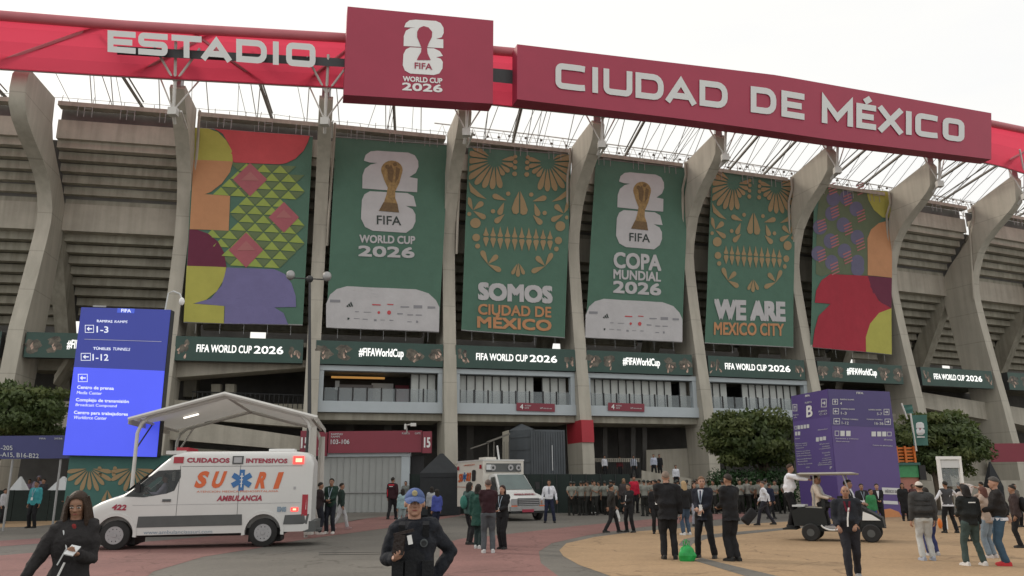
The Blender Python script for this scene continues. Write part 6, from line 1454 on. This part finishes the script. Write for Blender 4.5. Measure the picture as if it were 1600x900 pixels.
        if e == 'stripe': strip([(-.02, yb_+.01, 1.33), (.02, yb_+.016, 1.12), (.03, yb_+.012, .98)], .014, 'wht', 'white_strap')
        if e == 'backtext':
            mb = MB().box(C(0, -(.122+inf+.012), 1.36), (.17, .006, .022)); pm('back_print', mb, 'wht', smooth=False)
        if e == 'redback': pm('red_yoke', MB().box(C(0, -.13, 1.425), (.24, .045, .06)), cm((.5, .03, .05)), smooth=False); pm('red_side', MB().box(C(-.19, -.03, 1.1), (.03, .10, .30)), cm((.5, .03, .05)), smooth=False)
        if e == 'hemwhite': mb = MB(); mb.rings([elring(C(0, 0, hm-.035), .178+inf, .128+inf), elring(C(0, 0, hm+.02), .176+inf, .126+inf)]); pm('shirt_hem', mb, cm(WHT))
        if e == 'backpack': pk_('backpack', solid(MB().ell(C(0, -.20, 1.18), (.14, .09, .20), 14, 10), .02, .02), cm((.04, .16, .13)))
        if e == 'backpackb': pk_('backpack', solid(MB().ell(C(0, -.20, 1.2), (.15, .10, .22), 14, 10), .02, .02), cm(BLK))
        if e == 'quilt':
            for z in (1.02, 1.12, 1.22, 1.32): mb = MB(); mb.rings([elring(C(0, 0, z-.006), .165+inf+.014, .12+inf+.014, 20), elring(C(0, 0, z+.006), .165+inf+.014, .12+inf+.014, 20)]); pm('quilt_seam', mb, cm((.03, .03, .03)))
        if e == 'belt': mb = MB(); mb.rings([elring(C(0, 0, .925), .19, .14), elring(C(0, 0, .965), .19, .14)]); pm('belt', mb, 'black')
    root['_w'] = 1; del root['_w']
    root_w = {k: ROOTM[root.name] @ wr[k] for k in wr}
    hd_ = {k: (ROOTM[root.name].to_3x3() @ (wr[k]-el_[k])).normalized() for k in wr}
    return root, root_w, hd_, S
def held(name, label, cat, mb, m): o = mk(name, mb, m); return tag(o, label, cat)
# ---- nearest three
r, w, hd_, S = person('stout police officer in black jacket and blue cap, closest to the camera in the middle', 648, 765, D=6.8, rz=186, tc_=(.018, .020, .026), bc=BLK, hair='cap', hc=(.085, .125, .27), la='hip', ra=(.0, .19, -.24), sk='l', fat=1.02, wide=.84, vox=.016, hi=True, headturn=2, headw=1.06, curl=(.3, .75), prr=(0, .5, .8), hem=.86, hx=.0)
def onp(r, S, x, y, z): return ROOTM[r.name] @ Vector((x, y, z))
o = mk('badge_emblem', MB().tube([(-.085, .13, 1.30), (-.085, .158, 1.30)], .033, 20), cm((.10, .11, .115)), r, world=False); o2 = mk('badge_ring', MB().tube([(-.085, .14, 1.30), (-.085, .162, 1.30)], .022, 16), cm((.04, .042, .045)), o, world=False)
o = mk('cap_emblem', MB().ell((0, .108, 1.705), (.024, .010, .026), 12, 8), cm((.42, .36, .20)), r, world=False)
mb = MB(); mb.rings([elring((0, .0, 1.04), .176, .150, 24), elring((0, 0, 1.20), .172, .150, 24), elring((0, -.003, 1.33), .158, .142, 24), elring((0, -.008, 1.41), .115, .112, 24)], False); mk('ballistic_vest', mb, cm((.020, .021, .024)), r, smooth=True, world=False)
for x in (-.12, .02, .13): mk('vest_pouch', MB().box((x, .155, 1.10), (.095, .05, .12)), cm((.017, .018, .02)), r, world=False)
for s_ in (-1, 1): mk('vest_strap', MB().box((s_*.10, .13, 1.41), (.055, .06, .12), Matrix.Rotation(-.5, 3, 'X')), cm((.022, .023, .026)), r, world=False)
p = w[1]+hd_[1]*.09+Vector((0, 0, .05)); d_ = Vector((.06, .02, 1)).normalized()
held('body_camera', 'dark handheld video device held up by the police officer', 'device', MB().box(p+d_*.05, (.085, .05, .15), Matrix.Rotation(.12, 3, 'Y')).box(p+d_*.14+Vector((.03, 0, .0)), (.16, .045, .022), Matrix.Rotation(-.22, 3, 'Y')), cm((.03, .022, .02), .4))
held('paper_slip', 'small white slip beside the officer\'s handheld device', 'paper', MB().box(p+d_*.085+Vector((.085, -.01, 0)), (.035, .01, .07), Matrix.Rotation(-.2, 3, 'Y')), 'wht')
r, w, hd_, S = person('long haired woman in dark jacket looking down at her phone, bottom left', 122, 770, D=7.4, rz=199, tc_=(.028, .026, .027), bc=BLK, hair='long', hc=(.042, .026, .018), la=(-.06, .27, -.23), ra=(.24, .08, -.49), sk='m', fat=.86, wide=.86, vox=.016, hi=True, headturn=-4, nod=18, curl=(.65, .3), pl=(.2, .5, .8), hem=.86)
p = w[-1]+hd_[-1]*.09+Vector((0, 0, .02))
held('smartphone', 'pale smartphone in the hand of the long haired woman', 'phone', MB().box(p, (.078, .135, .010), Matrix.Rotation(.5, 3, 'X') @ Matrix.Rotation(.25, 3, 'Y')), 'wht2')
mb = MB(); mb.tube([(.08, .11, 1.40), (.03, .145, 1.24), (.09, .15, 1.10)], .007, 5); mk('bag_strap', mb, 'wht2', r, world=False)
mb = MB(); mb.tube([(.03, .155, 1.12), (.08, .155, .98)], .010, 5); mk('white_strap', mb, 'wht', r, world=False)
mk('red_top', MB().ell((0, .075, 1.425), (.035, .035, .04), 12, 8), cm((.22, .03, .03)), r, smooth=True, world=False)
for s_ in (): mk('glasses_lens', MB().ell((s_*.031, .122, 1.622), (.018, .004, .012), 12, 8), 'glassdark', r, smooth=True, world=False)

person('bald stocky man in black jacket with white strap, walking in front of the golf cart', 1335, 759, 906, rz=162, tc_=(.020, .022, .028), bc=(.022, .022, .028), sc_=(.25, .25, .25), hair='none', la=(-.10, .18, -.42), ra=(-.02, .22, -.44), legs='walk2', sk='m', fat=1.24, wide=1.1, vox=.018, extras=('redcollar', 'stripe'), hem=.86)
# ---- the suits
person('large man in black suit seen from behind, left of the green bag', 1047, 737, 874, rz=-6, top='suit', tc_=BLK, bc=BLK, hair='short', hc=(.20, .15, .12), la='waist', ra='down', sk='l', fat=1.22, wide=1.12, vox=.02, hem=.78)
r, w, hd_, S = person('man in dark suit with light tie and lanyard reading papers, facing the camera', 1104, 745, 872, rz=150, top='suit', tc_=(.018, .02, .03), bc=BLK, hair='short', hc=(.16, .09, .05), la=(-.13, .27, -.40), ra=(-.12, .27, -.36), legs='wide', sk='l', fat=1.08, vox=.02, extras=('shirtfront', 'tie', 'lanyard'), headturn=25)
held('paper_sheet', 'folded white papers held by the suited man with the lanyard', 'paper', MB().box((w[1]+w[-1])/2+Vector((0, -.06, -.05)), (.07, .02, .20), Matrix.Rotation(.25, 3, 'Y')), 'wht')
person('man in black suit standing at the right of the trio, turned away', 1147, 741, 877, rz=28, top='suit', tc_=BLK, bc=BLK, hair='short', hc=(.03, .022, .018), la='waist', ra='waist', legs='close', sk='m', fat=1.1, wide=1.05, vox=.02)
mb = MB(); bg_ = ath(1074, 877)
mb.rings([elring((bg_.x, bg_.y, .0), .15, .11, 12), elring((bg_.x+.01, bg_.y, .12), .20, .13, 12), elring((bg_.x, bg_.y, .26), .15, .09, 12), elring((bg_.x-.01, bg_.y, .34), .07, .035, 12)])
MT['bagg'] = mat('green_plastic_bag', (.03, .42, .10), .3, var=.25, vs=7, trans=.3)
bm_ = solid(mb, .015, .05, 1); bg = link(bpy.data.objects.new('shopping_bag', bm_)); bm_.materials.append(MT['bagg']); bm_.polygons.foreach_set('use_smooth', [True]*len(bm_.polygons)); tag(bg, 'bright green plastic bag standing on the ground between two suited men', 'bag')
for s_ in (-1, 1): hh = mk('handle', MB().tube([bg_+Vector((s_*.06, s_*.02, .31)), bg_+Vector((s_*.07, s_*.02, .42)), bg_+Vector((s_*.01, s_*.02, .46)), bg_+Vector((-s_*.03, s_*.02, .33))], .012, 5), 'bagg'); hh.parent = bg
# ---- walkers in the middle distance
r, w, hd_, S = person('man in dark coat striding right with a white bag, left of the trio of suits', 957, 757, 834, rz=-75, top='suit', tc_=(.03, .028, .026), bc=BLK, la='swingf', ra='swingb', legs='walk', vox=.024, fat=1.05)
q_ = w[-1]+hd_[-1]*.1; held('carrier_bag', 'small white carrier bag of the man striding right', 'bag', MB().rings([elring((q_.x, q_.y, q_.z-.42), .09, .12, 10), elring((q_.x, q_.y, q_.z-.3), .10, .13, 10), elring((q_.x, q_.y, q_.z-.12), .06, .08, 10), elring((q_.x, q_.y, q_.z), .015, .02, 10)]), 'wht2')
person('man in black with a shoulder strap standing face to face with the striding man', 985, 756, 832, rz=130, tc_=(.02, .02, .022), bc=BLK, la='waist', ra='down', legs='wide', vox=.024, extras=('stripe',))
person('person in black half hidden behind the large suited man', 1027, 757, 834, rz=175, tc_=BLK, bc=BLK, vox=.025, extras=('lanyard',))
person('blonde woman in black with jeans, behind the two suited men', 1073, 752, 836, rz=20, tc_=BLK, bc=JEAN, sc_=(.6, .6, .6), hair='long', hc=(.38, .27, .15), vox=.024, sk='l')
person('woman in pale patterned trousers behind the suited man with papers', 1088, 754, 822, rz=190, tc_=BLK, bc=(.32, .33, .38), hair='long', hc=(.03, .02, .015), vox=.026, sk='l')
r, w, hd_, S = person('man in white shirt walking left with a black wheeled case', 1197, 752, 822, rz=70, top='shirt', tc_=WHT, bc=(.03, .03, .04), legs='walk', la='swingb', ra=(.1, .25, -.5), hair='short', hc=(.08, .06, .05), vox=.024, sk='l', fat=1.1)
cp_ = ath(1172, 823); sc1 = solid(MB().box((cp_.x, cp_.y, .38), (.34, .26, .62), Matrix.Rotation(.75, 3, 'Y')), .03, .03, 6); cs = link(bpy.data.objects.new('wheeled_case', sc1)); sc1.materials.append(cm(BLK, .6)); sc1.polygons.foreach_set('use_smooth', [True]*len(sc1.polygons)); tag(cs, 'black wheeled case tilted in front of the man in white shirt', 'suitcase'); hh = mk('handle', MB().tube([Vector((cp_.x+.22, cp_.y, .58)), w[-1]+hd_[-1]*.08], .014, 5), 'black'); hh.parent = cs
person('man in dark clothes walking behind the man in white shirt', 1206, 755, 812, rz=-60, tc_=NAVY, bc=BLK, legs='walk', vox=.028)
# ---- group of four beside the far ambulance
person('dark haired woman with a teal backpack, leftmost of the four beside the far ambulance', 733, 754, 851, rz=-50, top='jacket', tc_=(.05, .09, .085), bc=BLK, hair='bob', legs='close', extras=('backpack',), vox=.022, sk='l')
person('woman in dark green coat with white trainers, second from left of the four', 747, 757, 857, rz=-20, top='coat', tc_=(.022, .07, .055), bc=(.02, .035, .035), sc_=(.6, .6, .6), hair='bob', legs='close', vox=.022, hem=.6)
person('grey haired man in dark red sweater and grey jeans seen from behind in the four', 763, 750, 864, rz=5, top='jacket', tc_=(.035, .014, .018), bc=(.085, .095, .105), sc_=(.5, .5, .5), hair='short', hc=(.10, .07, .06), la='waist', ra='waist', fat=1.06, vox=.022, sk='l', hem=.9)
person('long haired woman in black with a hanging white badge, rightmost of the four', 786, 759, 858, rz=150, top='jacket', tc_=BLK, bc=BLK, hair='long', hc=(.03, .012, .01), legs='close', extras=('lanyard',), la='waist', vox=.022, sk='l')
person('man in white shirt and lanyard standing at the nose of the far ambulance', 859, 750, 817, rz=175, top='shirt', tc_=WHT, bc=NAVY, la=(.12, .06, -.52), ra=(.12, .06, -.52), legs='wide', extras=('tie', 'belt'), vox=.024, fat=1.1)
# ---- left and centre background
person('man in white shirt standing before the gatehouse shutter', 597, 740, 793, rz=180, top='shirt', tc_=WHT, bc=BLK, legs='wide', vox=.028, sk='d', extras=('lanyard',))
person('man in red and black vest seen from behind, near the shutter', 612, 746, 812, rz=-15, tc_=(.035, .014, .018), bc=BLK, legs='walk2', vox=.026, extras=('redback', 'backtext'))
person('person in grey shirt behind the officer, left of his cap', 633, 752, 800, rz=180, top='shirt', tc_=(.16, .17, .16), bc=BLK, vox=.03)
person('person in olive top behind the officer, above his cap', 645, 742, 794, rz=170, top='shirt', tc_=(.13, .12, .09), bc=BLK, la='face', vox=.03)
person('woman in pale blue jacket just left of the officer\'s head', 628, 764, 826, rz=30, tc_=(.30, .42, .44), bc=(.3, .35, .36), hair='long', vox=.026)
person('long haired woman in bright blue jacket right of the officer\'s head', 682, 765, 832, rz=40, tc_=(.065, .085, .32), bc=NAVY, hair='long', vox=.024)
person('person in white and dark jacket beside the blue jacketed woman', 674, 761, 822, rz=10, tc_=(.35, .36, .38), bc=BLK, hair='bob', vox=.026)
G3 = None
person('person in black leaning behind the rear of the near ambulance', 497, 754, 835, rz=-60, tc_=(.03, .022, .024), bc=(.02, .022, .03), sc_=(.5, .45, .42), la='waist', ra='waist', vox=.024, hair='short')
person('young man in black and green with lanyard behind the near ambulance', 515, 748, 834, rz=175, tc_=(.018, .04, .03), bc=(.02, .022, .03), sc_=(.6, .58, .55), la='waist', ra='waist', extras=('lanyard',), vox=.024)
person('person in dark green top and pale trousers walking right behind the near ambulance', 531, 755, 828, rz=-70, tc_=(.02, .035, .03), bc=(.42, .43, .44), legs='walk', sc_=(.3, .2, .2), vox=.024)
person('man in turquoise vest with badge standing at the far left', 49, 752, 825, rz=175, tc_=(.06, .30, .33), bc=BLK, extras=('lanyard',), vox=.024)
person('man in dark jacket beside the man in turquoise', 62, 748, 806, rz=160, tc_=(.03, .03, .035), bc=BLK, vox=.026)
person('person in white and violet hood behind the man in turquoise', 54, 744, 800, rz=200, tc_=(.35, .30, .40), bc=BLK, hair='hood', hc=(.40, .36, .45), vox=.028)
person('person in mauve top in the left background crowd', 40, 749, 800, rz=190, tc_=(.25, .18, .24), bc=BLK, vox=.03)
person('person in dark hooded jacket behind the long haired woman', 108, 758, 822, rz=140, tc_=(.035, .03, .03), bc=(.06, .075, .09), hair='hood', hc=(.06, .05, .035), la='waist', vox=.026)
person('person in pale top cut off by the left edge', 1, 764, 818, rz=-90, tc_=(.45, .45, .48), bc=BLK, vox=.028)
# ---- right hand group
person('person in quilted grey vest, white cap and white trousers seen from behind', 1451, 753, 876, rz=-4, top='puffer', tc_=(.055, .055, .055), bc=(.52, .53, .52), sc_=(.35, .38, .45), hair='cap', hc=(.55, .50, .45), la='down', ra='down', extras=('quilt',), fat=1.25, vox=.02, hem=.88, sk='l', wide=1.05)
person('person in dark blue trousers standing just behind the white capped person', 1459, 762, 868, rz=10, tc_=(.06, .06, .06), bc=(.04, .05, .14), sc_=(.5, .5, .52), vox=.024)
person('person in grey waistcoat over white shirt under the metal detector frame', 1487, 752, 833, rz=0, top='vest', tc_=(.06, .06, .065), bc=BLK, legs='wide', la='out', ra=(.18, .35, -.15), vox=.024, hair='short', extras=('hemwhite',))
person('person in black jacket with white back print and dark green trousers', 1525, 758, 884, rz=8, tc_=(.016, .018, .018), bc=(.05, .075, .07), sc_=(.62, .60, .58), la='waist', ra='down', extras=('backtext',), fat=1.25, wide=1.06, vox=.02, hair='bob', hc=(.015, .012, .012), legs='wide', hem=.86)
person('woman in beige coat raising a phone, between the two right hand people', 1551, 761, 872, rz=30, top='jacket', tc_=(.36, .28, .23), bc=(.20, .25, .30), sc_=(.55, .5, .48), hair='bob', hc=(.10, .04, .03), la='face', ra='up', vox=.022, sk='l')
person('man in grey cap, dark jacket, blue jeans and red shoes facing left', 1573, 746, 884, rz=65, tc_=(.022, .020, .020), bc=(.045, .085, .13), sc_=(.48, .03, .035), hair='beanie', hc=(.07, .065, .06), la='waist', ra='behind', extras=('hemwhite',), fat=1.22, vox=.02, sk='l', hem=.92)
person('person in dark jacket with a backpack at the right edge', 1596, 758, 856, rz=60, tc_=(.05, .035, .035), bc=BLK, extras=('backpackb',), vox=.024)
r, w, hd_, S = person('person in pale jumper with raised arm, behind the person with the back print', 1516, 756, 846, rz=5, tc_=(.45, .40, .38), bc=BLK, hair='short', ra='up', vox=.026)
held('orange_bag', 'small orange bag hanging right of the quilted vest', 'bag', MB().ell(ath(1474, 858)+Vector((0, 0, .62)), (.06, .045, .13), 10, 8), 'oranger')
person('woman in a long black dress right of the purple kiosk', 1416, 755, 814, rz=170, top='dress', tc_=BLK, bc=BLK, hair='long', vox=.028)
for i, (x, yt, D_, rz, t_, b_, ds) in enumerate(((1429, 757, 40, 190, (.10, .05, .05), BLK, 'person in dark maroon top right of the woman in the black dress'), (1402, 754, 42, 180, (.40, .22, .18), BLK, 'person in salmon top beside the green booth'), (1503, 754, 30, 20, BLK, BLK, 'person in black behind the right leg of the detector frame'), (1443, 756, 34, 170, (.05, .06, .06), BLK, 'person in dark grey behind the white capped person\'s left shoulder'), (1538, 753, 32, 30, (.03, .07, .06), BLK, 'person in dark green between the back print and the beige coat'), (1588, 756, 30, 200, (.10, .09, .08), BLK, 'person in brown grey jacket near the right edge'))):
    person(ds, x, yt, D=D_, rz=rz, tc_=t_, bc=b_, vox=.03)
person('man in dark jacket with lanyard waiting behind the golf cart', 1353, 756, 829, rz=170, tc_=(.025, .025, .03), bc=BLK, extras=('lanyard',), vox=.024)
person('young man in black suit and open white shirt beside the kiosk', 1377, 756, 825, rz=165, top='suit', tc_=BLK, bc=BLK, la='waist', ra='waist', extras=('shirtfront',), vox=.024, sk='l')
person('person in green top and blue trousers behind the cart front wheel', 1367, 764, 832, rz=200, tc_=(.04, .20, .08), bc=(.04, .06, .22), vox=.026)
# ---- cart riders
gm = ROOTM[gc.name]
def onc(x, y, z): return tuple(gm @ Vector((x, y, z)))
q = onc(-.42, .35, .36); person('man in white shirt standing on the rear step of the golf cart', 0, 0, rz=math.degrees(ga)-90, top='shirt', tc_=(.74, .75, .80), bc=BLK, at=q, z0=.36, hgt=1.83, la=(.0, .62, -.05), ra=(.0, .55, -.12), hair='short', hc=(.05, .03, .02), vox=.02, fat=1.25, wide=1.08, sk='m', lean=.12, legs='close')
for (x, y, z_), ds, t_, ha in (((.36, .25, .52), 'passenger in cream jacket on the rear seat of the golf cart', (.58, .50, .42), 'short'), ((.36, .80, .52), 'passenger in white hooded top on the rear seat of the golf cart', (.66, .66, .68), 'hood'), ((1.22, .28, .38), 'passenger in black on the front seat of the golf cart', BLK, 'short'), ((1.22, .80, .38), 'driver in white shirt on the front seat of the golf cart', WHT, 'bob')):
    q = onc(x, y, 0); person(ds, 0, 0, rz=math.degrees(ga)-90, tc_=t_, bc=BLK, at=q, z0=z_-.02, hgt=1.75, la='lap', ra='lap', legs='sit', hair=ha, hc=(.6, .6, .62) if ha == 'hood' else (.02, .016, .014), vox=.022)
# driver of the near ambulance
vm = ROOTM[van.name]; q = vm @ Vector((LEN-2.12, side*.42, 0))
person('driver in pale shirt inside the cab of the near ambulance', 0, 0, rz=math.degrees(ang)-90, top='shirt', tc_=(.55, .53, .66), bc=NAVY, at=tuple(q), z0=.72, hgt=1.75, la=(-.05, .40, -.22), ra=(-.05, .40, -.22), legs='sit', vox=.024)
# ---- people on the podium behind
for i, (x, yt, D_, rz, t_, ds) in enumerate(((947, 727, 66, 200, WHT, 'man in white shirt on the podium, left of the inner fence'), (993, 711, 67, 180, (.42, .45, .52), 'man in pale blue shirt high on the podium behind the guards'), (971, 713, 69, 180, (.25, .03, .04), 'person in red on the podium near the fence bars'), (1025, 719, 64, 160, (.45, .48, .58), 'man in light shirt on the podium beside the ramp wall'), (1034, 719, 64.5, 180, BLK, 'person in black next to the man in light shirt on the podium'), (1059, 731, 60, 180, WHT, 'person in white in front of the ramp wall'))):
    person(ds, x, yt, D=D_, rz=rz, top='shirt', tc_=t_, bc=BLK, z0=2.05 if D_ > 61 else 1.1, hgt=1.82, vox=.035, legs='wide' if i % 2 else 'stand')
person('person in bright red jacket among the guards', 992, 744, D=47, rz=190, tc_=(.50, .02, .05), bc=BLK, vox=.03)
person('person with long fair hair left of the red jacket', 976, 748, D=46, rz=180, tc_=(.06, .05, .05), bc=BLK, hair='long', hc=(.30, .22, .13), vox=.03)
# ---- guards in ranks
GL = ['guard in grey short sleeved shirt in the ranks before the dark mesh fence', 'guard in grey short sleeved shirt in the ranks between the suits and kiosk']
protos = []
grng = random.Random(11)
for i, (rz, la, ra, lg, hh, hc2, t_) in enumerate(((5, 'behind', 'behind', 'stand', 'cap', (.07, .075, .07), (.24, .245, .215)), (-12, 'down', 'down', 'wide', 'short', (.02, .017, .015), (.26, .26, .23)), (20, 'waist', 'down', 'stand', 'cap', (.06, .065, .06), (.22, .225, .20)), (170, 'waist', 'waist', 'wide', 'short', (.02, .017, .015), (.25, .25, .22)), (-40, 'down', 'waist', 'stand', 'short', (.03, .02, .016), (.28, .275, .245)), (60, 'waist', 'hip', 'wide', 'short', (.025, .02, .018), (.21, .20, .17)), (-5, 'hip', 'down', 'cross', 'cap', (.05, .055, .05), (.25, .26, .23)), (150, 'chest', 'down', 'stand', 'bun', (.02, .015, .012), (.24, .24, .21)))):
    protos.append([(rz, la, ra, lg, hh, hc2, t_), None])
spots = []
for row, (D_, xs0, xs1, st_) in enumerate(((44.5, 893, 962, 13), (46.5, 900, 966, 12), (49, 896, 960, 13), (43, 1008, 1030, 12), (45, 1012, 1236, 14.5), (47, 1020, 1238, 14), (49.5, 1014, 1240, 15), (52, 1000, 1236, 15))):
    x = xs0
    while x < xs1: spots.append((x+grng.uniform(-3, 3), D_+grng.uniform(-.5, .5))); x += st_
for x, D_ in spots:
    i = grng.randrange(8); spec, pr = protos[i]; c = atY(x, 790, D_); lab = GL[0] if x < 970 else GL[1]; hg = 1.80+grng.uniform(-.07, .07)
    grp = 'guards in ranks left of the suits' if x < 970 else 'guards in ranks behind the suits'
    if pr is None:
        rz, la, ra, lg, hh, hc2, t_ = spec
        r, *_ = person(lab, 0, 0, D=60, at=(c.x, c.y, 0), rz=rz, top='tee', sleeve=.7, tc_=t_, bc=(.022, .022, .02), la=la, ra=ra, legs=lg, hair=hh, hc=hc2, hgt=1.8, vox=.03, group=grp, extras=('belt',)); protos[i][1] = r
    else:
        r = copy_tree(pr); r['label'] = lab; r['group'] = grp; r.location = (c.x, c.y, 0); r.rotation_euler.z += grng.uniform(-.35, .35); r.scale = (hg/1.735,)*3
